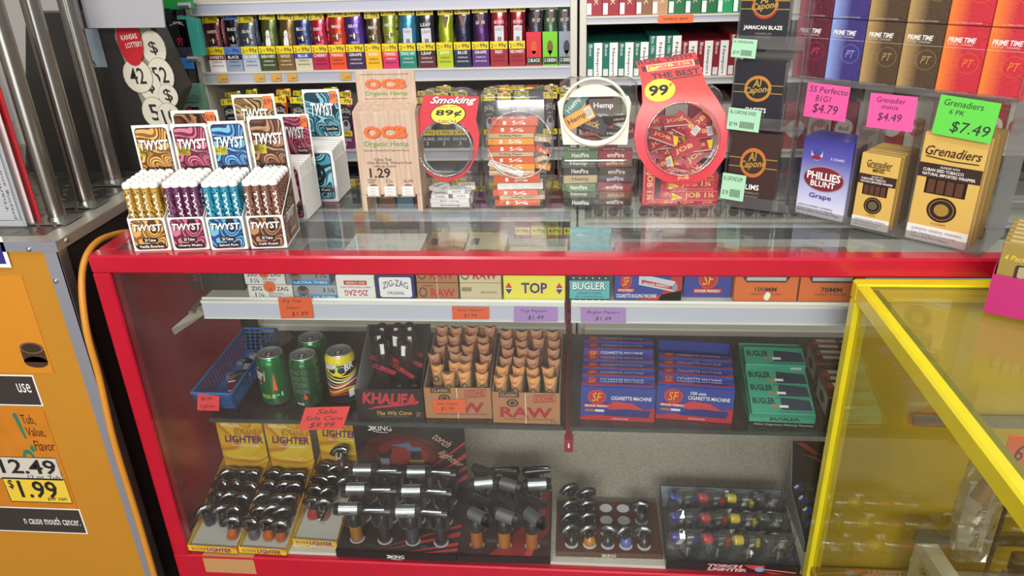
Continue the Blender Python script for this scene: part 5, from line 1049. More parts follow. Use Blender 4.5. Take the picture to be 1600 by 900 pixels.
fnote((908, 504), (978, 505), (978, 482), (907, 481), 1.345, 'b08ac8', [('Bugler Papers', .5, .7, .7, .24), ('$1.49', .5, .28, .36, .3)], 'purple handwritten note below the aqua carton on the white channel')
# ================================================================== middle shelf
Z2 = .5650
# blue basket
BLU = C('2a66a8', .4, coat=.2); hb_ = .050
rim = [P(299, 614, z=Z2 + hb_), P(361, 616, z=Z2 + hb_), P(432, 514, z=Z2 + hb_), P(381, 513, z=Z2 + hb_)]
c0 = sum(rim, Vector()) / 4; base_ = [c0 + (p - c0) * .86 for p in rim]; base_ = [Vector((p.x, p.y, Z2)) for p in base_]; o0 = Vector((c0.x, c0.y, Z2))
t = thing('plastic_basket', 'long blue plastic mesh basket at the left of the middle shelf', 'basket', o0); R4 = [p - o0 for p in rim]; B4 = [p - o0 for p in base_]
m = MB(); m.prism(B4, (0, 0, .002), BLU)
for i in range(4):
    a, b, c, d = B4[i], B4[(i + 1) % 4], R4[(i + 1) % 4], R4[i]; L = (b - a).length; nv = max(4, int(L / .012)); inn = (-(a + b) / 2).normalized() * .001
    for k in range(nv + 1): u = k / nv; m.tube([a.lerp(b, u), d.lerp(c, u)], .0011, BLU, 5)
    for k in range(1, 6): v = k / 6; m.tube([a.lerp(d, v), b.lerp(c, v)], .0010 if k < 5 else .002, BLU, 5)
    for e in ((a, d), (b, c)): m.tube(e, .003, BLU, 6)
m.build('mesh_walls', t); m = MB(); 
for i in range(4): m.tube([R4[i], R4[(i + 1) % 4]], .0032, BLU, 8, flat=1.0)
m.build('rim', t)
ff = [P(308, 641, y=rim[0].y - .004), P(342, 642, y=rim[0].y - .004), P(343, 619, y=rim[0].y - .004), P(309, 615, y=rim[0].y - .004)]
m = MB(); m.prism([p - ff[0] for p in ff], (0, .0005, 0), C('e83c44', .65)); f = Face(m, (0, 0, 0), ff[1] - ff[0], ff[3] - ff[0], .0002); f.text('$6.99', .4, .7, .5, .26, INK, 1, shear=.2); f.text('Lighter', .5, .25, .7, .28, INK, 1, shear=.2); tag(m.build('price_note', None, ff[0]), 'red handwritten Lighter note on the front of the blue basket', 'price note')
for i, (u, v, c, rz, nm) in enumerate(((.5, .30, '8a1c24', .4, 'red'), (.55, .40, '3a3438', 1.2, 'dark grey'), (.45, .50, '4a4448', 2.0, 'grey'), (.6, .60, 'c8ccd0', .3, 'silver'), (.5, .70, '2c2a30', 1.4, 'black'), (.62, .80, 'd0d4d8', .9, 'bright silver'))):
    p = (B4[0].lerp(B4[1], u)).lerp(B4[3].lerp(B4[2], u), v); m = MB(); cm = C(c, .25, metal=.3, coat=.6); m.box(-.010, .010, -.028, .012, 0, .011, cm, b=.002); o = m.build('body', None); 
    g = thing('pocket_lighter', '%s pocket lighter lying in the blue basket, %s from the front' % (nm, ORD[i]), 'lighter', o0 + p + Vector((0, 0, .0025)), rz, 'pocket lighters in the blue basket'); o.parent = g
    MB().box(-.0095, .0095, .0122, .028, .0005, .0105, SILVER, b=.0015).build('cap', g)
# drink cans
def can(cx_, cy_, label, side, bands, art, rim=SILVER, cap='can'):
    """cx_, cy_ = pixel of the base centre; art(face function) prints in strips round the front"""
    p = P(cx_, cy_, z=Z2 + .0005); r = .0325; h = .121; t = thing('drink_can', label, 'can', p, 0, 'drink cans on the middle shelf'); m = MB()
    zz = [(0, .0), (.024, .001), (.0265, .004), (r, .011)]; m.lathe(zz, SILVER, 36); prev = .011
    for z, c in bands: m.lathe([(r, prev), (r, z)], c, 36); prev = z
    m.lathe([(r, prev), (r - .0008, .110), (.0275, .117), (.0270, .1185)], side, 36)
    def wrap(txt, ang, z, w_, hh, mat, bold=.03, shear=0, rot=0, off=.0004, arc=0):
        vs, fs = textmesh(txt, bold, shear); ca, sa = math.cos(math.radians(rot)), math.sin(math.radians(rot)); out = []
        for x, y in vs:
            X = x * w_ * ca - y * hh * sa; Y = x * w_ * sa + y * hh * ca + arc * (.25 - x * x); a = math.radians(ang) + X / r; out.append(((r + off) * math.sin(a), -(r + off) * math.cos(a), z + Y))
        m.add(out, fs, mat)
    def patch(ang, z, w_, hh, mat, pts=None, off=.0003):
        pts = pts or [(math.cos(2 * PI * k / 24) / 2, math.sin(2 * PI * k / 24) / 2) for k in range(24)]; n = len(pts); vs = [(0, 0)] + pts; fs = [(0, 1 + k, 1 + (k + 1) % n) for k in range(n)]; out = []
        for x, y in vs: a = math.radians(ang) + x * w_ / r; out.append(((r + off) * math.sin(a), -(r + off) * math.cos(a), z + y * hh))
        m.add(out, fs, mat)
    art(wrap, patch, m); m.build('body', t)
    m = MB(); m.lathe([(.0270, .1185), (.0272, .1210), (.0258, .1208), (.0245, .1165), (.0001, .1168)], SILVER, 36); m.lathe([(.020, .1172), (.0195, .1176), (.019, .1172)], C('8a8c90', .3, metal=.9), 30); m.build('lid', t)
    m = MB(); m.lathe([(.0095, .1185), (.0095, .1195), (.0055, .1195), (.0055, .1185)], C('b4b6ba', .25, metal=1), 20, Matrix.Translation((.0, -.006, 0)), sx=.75); m.box(-.004, .004, -.002, .006, .1175, .1190, SILVER); m.build('pull_tab', t); return t
GRN = C('1c7c3c', .22, metal=.6, coat=.6); GRD = C('12602e', .22, metal=.6, coat=.6); RDL = C('8a2430', .35, coat=.3); BLB = C('1c3a8c', .22, metal=.5, coat=.6)
def a_cd(w, p, m): p(-38, .078, .034, .042, WHITE, [(-.5, .3), (0, .5), (.5, .3), (.42, -.25), (0, -.5), (-.42, -.25)]); p(-38, .078, .031, .038, RDL, [(-.5, .3), (0, .5), (.5, .3), (.42, -.25), (0, -.5), (-.42, -.25)], .0005); w('CANADA', -38, .084, .026, .009, WHITE, .02, 0, -5, .0008); w('DRY', -38, .073, .017, .010, WHITE, .02, 0, -5, .0008); p(22, .065, .010, .045, C('e8622c', .4), [(-.5, -.5), (.5, -.5), (.1, .5)]); w('GINGER ALE', -10, .028, .034, .010, C('9ac84a', .4), .02); p(28, .030, .022, .014, C('b8d4d8', .4), [(-.5, -.5), (.5, -.3), (.5, .5), (-.5, .3)])
def a_ar(w, p, m):
    for k, tx in enumerate(('MORE ICE', 'GREEN TEA', 'EXTREME', 'SUPREME')): w(tx, -8, .092 - k * .0155, .042, .012, C('5c7464', .35, metal=.3), .03)
    p(8, .034, .010, .016, C('e8502c', .4), [(-.5, -.5), (.5, -.5), (.35, .1), (.15, -.1), (.05, .5), (-.2, 0)]); p(18, .022, .030, .018, C('6a3424', .4), [(-.5, -.5), (.5, -.5), (.5, .5), (-.5, .5)]); w('Family', -14, .014, .018, .006, WHITE, .02, .3)
def a_br(w, p, m):
    p(0, .107, .204, .012, C('e8d42c', .3, coat=.4), [(-.5, -.5), (.5, -.5), (.5, .4), (-.5, .4)]) if 0 else None
    w('BRISK', -22, .096, .036, .013, INK, .05, .2, 10, .0005); w('BRISK', -22, .0965, .034, .012, WHITE, .03, .2, 10, .0008); w('BR', 48, .094, .022, .016, WHITE, .03, .2, 10, .0008); p(0, .087, .042, .026, C('e8d42c', .35), None, .0004); p(8, .096, .014, .008, C('2a8a3c', .4), None, .0007)
    def wav(z0, th, amp, ph, mat, off):
        n_ = 14; top = [(-.5 + k / n_, amp * math.sin(2 * PI * k / n_ + ph)) for k in range(n_ + 1)]; r = .0325
        vs = []
        for x, y in top:
            a_ = math.radians(8) + x * .098 / r
            for dz in (0, -th): vs.append(((r + off) * math.sin(a_), -(r + off) * math.cos(a_), z0 + y + dz))
        m.add(vs, [(2 * k, 2 * k + 1, 2 * k + 3, 2 * k + 2) for k in range(n_)], mat)
    for k in range(9): wav(.080 - .0068 * k, .0036, .006, .8 + .45 * k, C(('e8d42c', 'e8d42c', 'f0ece4', 'e07828', 'f0ece4', 'c82c34', 'e8d42c', 'e07828', 'c82c34')[k], .35), .0005)
    p(50, .030, .016, .020, WHITE, [(-.5, -.5), (.5, -.5), (.5, .5), (-.5, .5)], .0015)
can(435, 624, 'green ginger ale can with a dark red shield, nearest the basket', GRN, [(.10, GRN)], a_cd)
can(485, 627, 'green can with stacked grey lettering, between two other cans', GRD, [(.10, GRD)], a_ar)
can(497, 598, 'green can standing behind the other two green cans', GRN, [(.10, GRN)], lambda w, p, m: w('GINGER', 0, .07, .03, .012, WHITE))
can(540, 621, 'yellow and black wavy patterned can beside the black carton', C('e2cc2c', .25, coat=.5), [(.086, C('1b1b26', .25, coat=.6)), (.100, BLB)], a_br)
p = P(443, 602, z=Z2 + .0005); CG = glass('cup_plastic', (.93, .94, .94), .09, .9, haze=.05, power=2.5); m = MB(); m.lathe([(.0001, 0), (.028, 0), (.036, .112), (.038, .113), (.038, .1145), (.0355, .1145), (.0275, .002)], CG, 32)
tag(m.build('plastic_cup', None, (p.x - .004, p.y + .012, p.z)), 'clear plastic cup standing behind the leftmost green can', 'cup')
# black carton of cones, natural cone cartons
def open_carton(bl, br, d, fh, bh, col, incol, art, name, label, cat='carton', sides=None):
    p, w_, yw = span(bl, br, Z2); t = thing(name, label, cat, p, yw, None); m = MB(); e = .0012
    m.box(0, w_, 0, e, 0, fh, col); art(front(m, w_, fh)); m.box(0, w_, d - e, d, 0, bh, col); m.box(e, w_ - e, e, d - e, 0, .001, incol)
    m.box(0, w_, e, e * 1.5, 0, fh - .0005, incol)
    for x, xi in ((0, .0012), (w_ - e, -.0004)): m.prism([(x, e, 0), (x, d - e, 0), (x, d - e, bh), (x, e, fh)], (e, 0, 0), col); m.prism([(x + xi, e * 2, .001), (x + xi, d - e, .001), (x + xi, d - e, bh - .001), (x + xi, e * 2, fh - .001)], (.0004, 0, 0), incol)
    m.build('carton', t); return t, Matrix.Translation(p) @ Matrix.Rotation(yw, 4, 'Z'), w_
KR = C('c83040', .45); BKC = C('231a1a', .45, coat=.2)
def a_kh(f):
    f.text('KHALIFA', .5, .70, .80, .36, KR, 1, bold=.07, shear=.15, rot=-3); f.poly([(.14, .34), (.30, .45), (.60, .52), (.94, .62), (.92, .52), (.6, .44), (.35, .40)], KR, 1)
    f.text('The Wiz Cone', .55, .22, .52, .13, C('e0b060', .5), 1, shear=.25, bold=.01); f.text('RAW NATURAL UNREFINED CONE', .55, .11, .44, .035, C('8a7a60', .5), 1); f.text('2 For\nSize', .92, .17, .08, .14, C('e0b060', .5), 1)
tk, Mk, wk = open_carton((560, 656), (664, 655), .175, .075, .135, BKC, C('c4c2c6', .6), a_kh, 'cone_carton', 'black open carton with red brush lettering on the middle shelf')
m = MB(); m.box(.0025, wk - .0025, .004, .170, .018, .0195, C('2c1418', .4)); f = topf(m, wk - .005, .16, .0195, .0025, .004)
for u in (.28, .52, .76):
    for v in (.12, .28, .45, .6): f.disc(u, v, .05, .028, C('b8b8bc', .4), 1, 16)
m.build('slotted_tray', tk)
def cone_pack(kind):
    t = thing('cone_pack', 'cone pack', 'cone pack', (0, 0, 0)); m = MB()
    if kind == 'black':
        m.lathe([(.007, 0), (.010, .02), (.0145, .085), (.0150, .105), (.0135, .118), (.006, .124), (.0001, .125)], C('261a1c', .18, coat=1), 18)
        f = Face(m, (-.008, -.0152, .03), (.016, 0, 0), (0, .0, .06), .0002); f.text('Khalifa', .5, .5, .62, .9, KR, 1, rot=60, bold=.04); m.build('wrapper', t)
        MB().box(-.004, .004, -.0156, -.0150, .095, .118, WHITE).build('barcode', t)
    else:
        c = C(kind, .4, coat=.5); n = 14; vs = []; L = [(.0085, 0), (.0105, .03), (.0125, .07), (.0130, .080)]
        m.lathe(L, c, n)
        top = [(.0130 * math.cos(2 * PI * k / n), .0130 * math.sin(2 * PI * k / n), .080) for k in range(n)] + [(.0138 * math.cos(2 * PI * k / n), .0125 * math.sin(2 * PI * k / n), .086 + .008 * abs(math.cos(2 * PI * k / n)) ** 1.5 - .004 * max(0, -math.sin(2 * PI * k / n))) for k in range(n)] + [(0, -.002, .083)]
        m.add(top, [(k, (k + 1) % n, n + (k + 1) % n, n + k) for k in range(n)] + [(n + k, n + (k + 1) % n, 2 * n) for k in range(n)], c, True)
        f = Face(m, (-.0105, -.0134, .005), (.021, 0, 0), (0, 0, .075), .0001); f.ring(.52, .78, .32, .10, .3, C('4a3428', .5), 2); f.text('RAW', .5, .36, .42, .5, C('a83434', .5), 2, rot=90, bold=.03); m.build('wrapper', t)
        m = MB(); vs = []; 
        for k in range(9):
            u = k / 8 * 2 - 1; x = u * .0128; yy = -.0142 + .0065 * u * u; vs += [(x, yy, .094 + .004 * abs(u)), (x * .86, yy - .0012, .0745 + .010 * u * u)]
        m.add(vs, [(2 * k, 2 * k + 1, 2 * k + 3, 2 * k + 2) for k in range(8)], C('e8a468' if kind == 'b88a5c' else 'd09870', .35, coat=.6), True)
        f = Face(m, (-.0085, -.0158, .078), (.017, 0, 0), (0, -.0, .015), .0002); f.text('RAW', .5, .45, .7, .36, C('b83a34', .5), 1, bold=.03, arc=-.4); m.build('folded_top', t)
    return t
kb = cone_pack('black'); first = True
for i, (x, y, rz) in enumerate(((.035, .150, .1), (.068, .150, -.1), (.098, .152, .2), (.034, .115, .3), (.072, .112, -.2), (.104, .110, .1), (.050, .078, .15), (.092, .070, -.15))):
    o = kb if first else dup(kb); first = False; o.location = Mk @ Vector((min(x, wk - .02) , y, .0200 + .0)); o.rotation_euler = (-.12, random.uniform(-.05, .05), rz + Mk.to_euler().z); tag(o, 'black and red wrapped cone pack in the black carton, %s from the back left' % ORD[i], 'cone pack', 'black cone packs')
def a_rc(size, sub):
    def g(f):
        f.rect(.10, .84, .40, 1, C('3a2420', .5), 1); f.text('CLASSIC', .25, .92, .26, .09, C('e0c0a0', .5), 2); f.ring(.30, .66, .09, .13, .35, C('4a3428', .5), 1); f.disc(.30, .66, .04, .06, C('4a3428', .5), 1)
        f.text('RAW', .50, .36, .78, .34, C('a82434', .45), 1, bold=.06); f.text('NATURAL UNREFINED ROLLING PAPERS', .54, .14, .76, .055, C('4a3428', .5), 1)
        f.line([(.62, .70), (.93, .74), (.93, .96), (.62, .92), (.62, .70)], .03, C('a82434', .5), 1); f.text('CONE', .775, .83, .26, .15, C('a82434', .5), 1, bold=.03, rot=3); f.rect(.487, 0, .500, 1, C('e0d0b8', .5), 3); f.text(size, .92, .07, .10, .09, C('4a3428', .5), 1)
    return g
RWB = C('b07a52', .55)
tr1, Mr1, wr1 = open_carton((666, 653), (769, 654), .19, .075, .115, RWB, C('a8a2a0', .6), a_rc('', ''), 'cone_carton', 'natural brown open cone carton carrying an orange price note')
tr2, Mr2, wr2 = open_carton((771, 660), (875, 663), .19, .075, .115, RWB, C('a8a2a0', .6), a_rc('1¼', ''), 'cone_carton', 'natural brown open cone carton without note, above the red bracket')
ca = cone_pack('b88a5c'); cb = cone_pack('a87460'); fa = True
for bi, (Mx, wx) in enumerate(((Mr1, wr1), (Mr2, wr2))):
    for j in range(6):
        for i in range(4 if not (bi == 1 and j % 2 == 0) else 4):
            if bi == 0 and j == 0 and i == 0: continue
            src = ca if (j < 2) else cb
            if (src is ca and fa): o = ca; fa = False
            elif src is cb and not cb.get('used'): o = cb; cb['used'] = 1
            else: o = dup(src)
            if 'used' in o: del o['used']
            if o is cb: cbused = True
            pitch = (wx - .006) / 4; x = .003 + pitch * (i + .5) + random.uniform(-.0015, .0015); y = .020 + j * .0290; z = .0015 + (.006 * j + (random.uniform(0, .006)) if j < 5 else .034)
            o.location = Mx @ Vector((x, y, z)); o.rotation_euler = (random.uniform(-.10, -.02), random.uniform(-.07, .07), random.uniform(-.25, .25))
            tag(o, 'natural paper cone pack in the %s brown carton, %s row back, %s from left' % (('left', 'right')[bi], ORD[j], ORD[i]), 'cone pack', 'natural cone packs in the %s carton' % ('left', 'right')[bi])
            if src is cb: src['used'] = 1
if 'used' in cb: del cb['used']
yq = Mr1.translation.y - .002
fnote((677, 645), (728, 645), (727, 624), (675, 625), yq, 'e0602c', [('Raw Cones', .45, .72, .6, .2), ('$1.99', .45, .3, .4, .3)], 'orange handwritten note stuck on the left brown cone carton')
fnote((466, 672), (535, 671), (547, 635), (477, 637), 1.2975, 'f04a44', [('Sale', .52, .82, .44, .22), ('Safe Cans', .5, .52, .84, .2), ('$9.99', .5, .20, .56, .28)], 'large red Sale note hanging from the middle shelf edge', 'sale_note')
# making machine cartons
def a_mac(l1, l2):
    def g(f):
        f.poly([(0, 0), (1, 0), (1, .42), (.86, .38), (.5, .22), (0, .12)], SFR, 1); f.poly([(.30, .42), (.45, .60), (.70, .55), (.86, .36), (.5, .30)], C('c83c44', .4), 2); f.poly([(.30, .16), (.92, .14), (.95, .34), (.60, .38), (.42, .34)], C('1f2c74', .4), 3)
        sf_logo(f, .22, .72, .12, 1.8); f.text(l2, .68, .70, .54, .11, WHITE, 3, bold=.02); 
        if l1: f.text(l1, .54, .84, .20, .10, WHITE, 3, bold=.02)
        f.poly([(.06, .27), (.20, .27), (.20, .34), (.06, .34)], C('a8703c', .5), 3); f.poly([(.20, .27), (.32, .27), (.32, .34), (.20, .34)], C('d8dce8', .5), 3); f.text('SAMPLE INCLUDED', .54, .07, .22, .04, WHITE, 3)
    return g
def a_mach_pack(f): f.rect(0, .0, 1, .35, SFR, 1); f.text('CIGARETTE MACHINE', .55, .62, .6, .26, WHITE, 2); f.disc(.14, .5, .08, .4, SFR, 3); f.text('SF', .14, .5, .09, .4, SFY, 4); f.poly([(.45, .2), (.95, .2), (.9, .55), (.6, .6)], C('1f2c74', .4), 2)
for bi, (bl, br, lab, l1, n_) in enumerate((((907, 655), (1022, 660), 'blue and red open machine carton, left one on the middle shelf', '', 6), ((1024, 653), (1143, 662), 'blue and red open machine carton marked 100 mm, right one', '100 mm', 4))):
    p, w_, yw = span(bl, br, Z2); t = thing('machine_carton', lab, 'carton', p, yw, None); m = MB(); e = .0012; d = .155; fh = .080
    m.box(0, w_, 0, e, 0, fh, SFB); a_mac(l1, 'CIGARETTE MACHINE')(front(m, w_, fh)); m.box(0, w_, d - e, d, 0, fh + .02, SFB); m.box(e, w_ - e, e, d - e, 0, .001, CARD)
    for x in (0, w_ - e): m.prism([(x, e, 0), (x, d - e, 0), (x, d - e, fh + .02), (x, e, fh)], (e, 0, 0), SFB)
    m.build('carton', t); Mx = Matrix.Translation(p) @ Matrix.Rotation(yw, 4, 'Z')
    for k in range(n_):
        m = MB(); hh = .072 + (.014 if k else .010); dd = .021; m.box(0, w_ - .004, 0, dd, 0, hh, SFB, b=.0006); g = topf(m, w_ - .004, dd, hh); a_mach_pack(g); a_mach_pack(Face(m, (0, 0, hh - .024), (w_ - .004, 0, 0), (0, 0, .024)))
        zz = .0015 + k * .004 + (.012 if (bi == 0 and k > 3) else 0); yy = .003 + k * (.0235 if bi == 0 else .026); o = m.build('machine_box', None, Mx @ Vector((.002, yy, zz)), yw); tag(o, 'blue and red machine box standing in the %s carton, %s from front' % (('left', 'right')[bi], ORD[k]), 'box', 'machine boxes in the %s blue carton' % ('left', 'right')[bi])
# green machine boxes in a low tray
TEA = C('3aa084', .4, coat=.2); yb2 = math.radians(-2); p = P(1170, 660, z=Z2); Mx = Matrix.Translation(p) @ Matrix.Rotation(yb2, 4, 'Z')
wt = (P(1274, 668, z=Z2) - p).length; t = thing('machine_carton', 'teal green low open carton of making machines right of the blue cartons', 'carton', p, yb2); m = MB(); fh = .022
m.box(0, wt, 0, .0012, 0, fh, TEA); f = front(m, wt, fh); f.text('BUGLER', .54, .62, .46, .56, INK, 1, bold=.05); f.rect(0, -.0, 1, .16, INK, 1); m.box(0, wt, .189, .19, 0, .080, TEA); m.box(0, wt, .0012, .189, 0, .001, TEA)
for x in (0, wt - .0012): m.prism([(x, .0012, 0), (x, .189, 0), (x, .189, .080), (x, .0012, fh)], (.0012, 0, 0), TEA)
m.build('carton', t)
m = MB(); m.box(0, wt, -.0015, -.0005, -.0, .0002, INK); f = Face(m, (0, -.012, -.0065), (wt, 0, 0), (0, 0, .010)) ; m2 = MB(); m2.box(.002, wt, -.0125, -.0005, 0, .001, C('1c1a1a', .4)); f = topf(m2, wt, .012, .001, 0, -.0125); f.text('Filter Cigarette Making Machine', .52, .5, .9, .62, WHITE, 1, shear=.2); m2.build('printed_flap', t)
for k in range(4):
    m = MB(); m.box(0, wt - .006, 0, .052, 0, .024, TEA, b=.0006); f = topf(m, wt - .006, .052, .024); f.text('BUGLER', .22, .62, .36, .30, INK, 1, bold=.05); f.poly([(.48, .2), (.98, .2), (.96, .7), (.5, .8)], C('23344a', .45), 1); f.poly([(.32, .30), (.46, .30), (.46, .42), (.32, .42)], C('b87c44', .5), 2); f.poly([(.46, .30), (.6, .30), (.6, .42), (.46, .42)], WHITE, 2); f.text('Filter Cigarette Making Machine', .7, .1, .56, .1, INK, 1, shear=.2)
    g = front(m, wt - .006, .024); 
    if k == 3:
        for q in range(8): g.rect(.76 + q * .022, .25, .772 + q * .022, .8, WHITE, 1)
        g.text('MACHINE TO ROLL AND INJECT', .4, .6, .4, .16, C('1c5c4a', .5), 1)
    o = m.build('machine_box', None, Mx @ Vector((.003, (.003, .036, .069, .112)[k], .004 + k * .0110 + (.016 if k == 3 else 0))), yb2); o.rotation_euler = (.32, 0, yb2); tag(o, 'teal green machine box in the low green carton, %s from the front' % ORD[k], 'box', 'teal machine boxes')
# brown and white card boxes at the right end
BWN = C('35211e', .45); 
for k, (px, py, wpx, lab) in enumerate(((1272, 600, 60, 'dark brown carton with red edge and white markings beside the green carton, back one'), (1290, 655, 70, 'dark brown carton with white markings beside the yellow showcase, front one'))):
    p = P(px, py, z=Z2); w_ = .10; t = thing('playing_card_carton', lab, 'carton', p, math.radians(-2)); m = MB(); m.box(0, w_, 0, .0012, 0, .055, BWN); m.box(0, w_, .088, .09, 0, .065, BWN); m.box(0, w_, .0012, .088, 0, .001, BWN)
    for x in (0, w_ - .0012): m.box(x, x + .0012, .0012, .088, 0, .06, C('8a3428', .5))
    f = front(m, w_, .055); f.rect(0, .9, 1, 1, C('b8442c', .5), 1); f.disc(.3, .5, .16, .22, WHITE, 1); f.disc(.3, .5, .08, .12, C('5a3428', .5), 2); g = Face(m, (0, .09, 0), (0, -.09, 0), (0, 0, .06)); g.rect(.05, .1, .95, .8, C('b0b0b0', .5), 1); g.disc(.5, .45, .2, .2, INK, 2); m.build('carton', t)
    for q in range(4):
        m = MB(); m.box(0, .092, 0, .018, 0, .060, C(('4a2c24', 'a83c2c')[q % 2], .4), b=.001); f = topf(m, .092, .018, .060); f.rect(.1, .15, .55, .85, WHITE, 1); f.disc(.75, .5, .12, .35, WHITE, 1); f = front(m, .092, .060); f.disc(.5, .7, .3, .2, WHITE, 1)
        tag(m.build('card_pack', None, Matrix.Translation(p) @ Matrix.Rotation(math.radians(-2), 4, 'Z') @ Vector((.004, .003 + q * .021, .0015 + .002 * q)), math.radians(-2)), 'brown and white pack in the %s dark carton, %s from front' % (('back', 'front')[k], ORD[q]), 'pack', 'brown packs at the right end of the middle shelf')
# ================================================================== lighters on the bottom deck
Z3 = .2358; Z5 = .3008
def tint(h, rough=.12): return C(h, rough, coat=1.0)
CHR = C('8c8e92', .16, metal=1.0); SHL = C('b4b6ba', .32, metal=.85); BLK = C('19181b', .3, coat=.4)
def chain(m, p, w_=.008, h=.020):
    n = 14
    for k in range(n):
        a = PI * k / (n - 1); m.box(p[0] - w_ * math.cos(a) - .0011, p[0] - w_ * math.cos(a) + .0011, p[1] - .0011, p[1] + .0011, p[2] - h * math.sin(a) - .0011, p[2] - h * math.sin(a) + .0011, CHR)
def torch_big(tank, shell, label):
    """upright tank, black collar and a level barrel pointing to -x"""
    t = thing('torch_lighter', label, 'torch lighter', (0, 0, 0))
    MB().lathe([(.0105, 0), (.0125, .002), (.0128, .006), (.0122, .034), (.0128, .040), (.010, .043)], tank, 18).tube([(0, 0, .003), (0, 0, .036)], .0025, C('3a2c24', .4), 6).build('tank', t)
    MB().lathe([(.0135, .036), (.014, .038), (.014, .052), (.011, .057), (.0085, .062)], BLK, 14, sy=.95).box(-.008, .013, -.008, .008, .055, .068, BLK, b=.003).build('collar', t)
    MB().tube([(-.026, 0, .071), (.010, 0, .069)], .0122, shell, 16).box(-.022, -.004, -.0126, -.0115, .0695, .0712, BLK).build('barrel', t)
    MB().tube([(-.036, 0, .0715), (-.026, 0, .071)], [.0105, .0130], BLK, 14).tube([(.010, 0, .069), (.020, 0, .0685)], [.0135, .0110], BLK, 12).build('barrel_caps', t)
    MB().hexa([(.012, -.004, .030), (.020, -.004, .034), (.020, .004, .034), (.012, .004, .030), (.014, -.004, .058), (.021, -.004, .060), (.021, .004, .060), (.014, .004, .058)], BLK).build('trigger', t)
    m = MB(); chain(m, (-.012, -.010, .058)); m.build('chain', t); return t
def torch_slim(tank, label):
    t = thing('torch_lighter', label, 'torch lighter', (0, 0, 0))
    MB().lathe([(.0115, 0), (.0128, .003), (.0118, .032), (.0125, .042), (.009, .046)], tank, 14, sy=.8).build('tank', t)
    MB().lathe([(.0125, .040), (.0118, .056), (.008, .062)], BLK, 12, sy=.9).build('collar', t)
    MB().tube([(-.034, 0, .072), (-.024, 0, .0705), (.016, 0, .064)], [.0055, .0062, .0095], BLK, 12).tube([(-.030, -.0018, .0745), (.006, -.0022, .0712)], .0044, CHR, 10).build('barrel', t)
    MB().tube([(.016, 0, .064), (.021, 0, .060)], [.011, .008], BLK, 10).hexa([(.010, -.004, .026), (.018, -.004, .030), (.018, .004, .030), (.010, .004, .026), (.013, -.004, .056), (.020, -.004, .058), (.020, .004, .058), (.013, .004, .056)], BLK).build('trigger', t)
    m = MB(); chain(m, (-.010, -.010, .060)); m.build('chain', t); return t
def torch_small(tank, label, bulb=False):
    """small jet lighter with a bent chrome head"""
    t = thing('jet_lighter', label, 'lighter', (0, 0, 0))
    if bulb: MB().lathe([(.007, 0), (.0125, .004), (.0140, .011), (.0115, .019), (.007, .026), (.0065, .030)], tank, 16).build('tank', t)
    else: MB().lathe([(.011, 0), (.0125, .003), (.0125, .012), (.0095, .028), (.009, .033)], tank, 14, sy=.7).build('tank', t)
    MB().lathe([(.010, .028), (.0105, .032), (.0098, .040)], BLK, 12, sy=.9).box(.002, .016, -.006, .006, .036, .051, BLK, b=.002).build('collar', t)
    MB().tube([(-.020, 0, .040), (-.015, 0, .046), (-.006, 0, .050), (.006, 0, .050), (.012, 0, .046)], [.0068, .0074, .0076, .0074, .007], CHR, 12).box(-.008, .004, -.0074, -.0062, .0475, .0505, BLK).build('head', t)
    MB().tube([(-.024, 0, .034), (-.0195, 0, .0405)], [.0074, .0080], BLK, 10).build('nozzle_cap', t)
    m = MB(); chain(m, (-.006, -.008, .040), .006, .014); m.build('chain', t); return t
# ---- yellow lighter cartons
YC1 = grad('flame_print', 2, 0, .2, [(0, 'd8a820'), (.45, 'd8b020'), (.7, 'c87820'), (1, 'dcb828')], .4, .4)
YCX = swirl('flame_swirl', [(0, 'd8b024'), (.35, 'dca022'), (.6, 'c87a1e'), (.8, 'e0bc30'), (1, 'd8a822')], 5, .4, 'EASE')
LV = C('5a2468', .5)
def ycarton(bl, br, lab, back_l, back_r):
    p, w_, yw = span(bl, br, Z3); d = .215; lip = .016; sh = .095; bh = .205; t = thing('lighter_carton', lab, 'carton', p, yw, 'yellow lighter cartons'); m = MB(); e = .0014
    m.box(0, w_, 0, e, 0, lip, YCX); f = front(m, w_, lip); f.text('BUTANE', .22, .45, .30, .42, LV, 1, shear=.2); f.text('LIGHTER', .64, .5, .50, .66, LV, 1, bold=.05, shear=.1)
    m.box(0, w_, d, d + e, 0, bh, YCX); f = Face(m, (0, d, sh), (w_, 0, 0), (0, 0, bh - sh)); f.text('REFILLABLE', .30, .90, .40, .07, WHITE, 1, shear=.2); f.text('BUTANE', .62, .74, .52, .16, C('a86820', .5), 1, shear=.2, bold=.03); f.text('LIGHTER', .54, .54, .84, .19, LV, 1, bold=.05, shear=.15); f.text('ADJUSTABLE FLAME', .55, .36, .6, .06, WHITE, 1, shear=.2)
    f.ring(.55, .12, .22, .12, .2, C('e8cc60', .4), 1, a0=PI * 1.1, a1=PI * 1.9)
    for x in (0, w_ - e): m.prism([(x, e, 0), (x, d, 0), (x, d, sh), (x, e, lip)], (e, 0, 0), YCX)
    m.box(e, w_ - e, e, d, 0, .001, CARD); m.build('carton', t)
    m = MB(); fo = C('b8b4ac', .9, bump=.3, bs=300); m.prism([(e, e, .006), (e, d - .001, .045), (e, d - .001, .002), (e, e, .002)], (w_ - 2 * e, 0, 0), fo); m.build('foam_insert', t, label='grey foam insert'); return Matrix.Translation(p) @ Matrix.Rotation(yw, 4, 'Z'), w_
PJ = {}
def jet(colk):
    if colk not in PJ: PJ[colk] = torch_small(tint(colk), 'lighter'); return PJ[colk]
    return dup(PJ[colk])
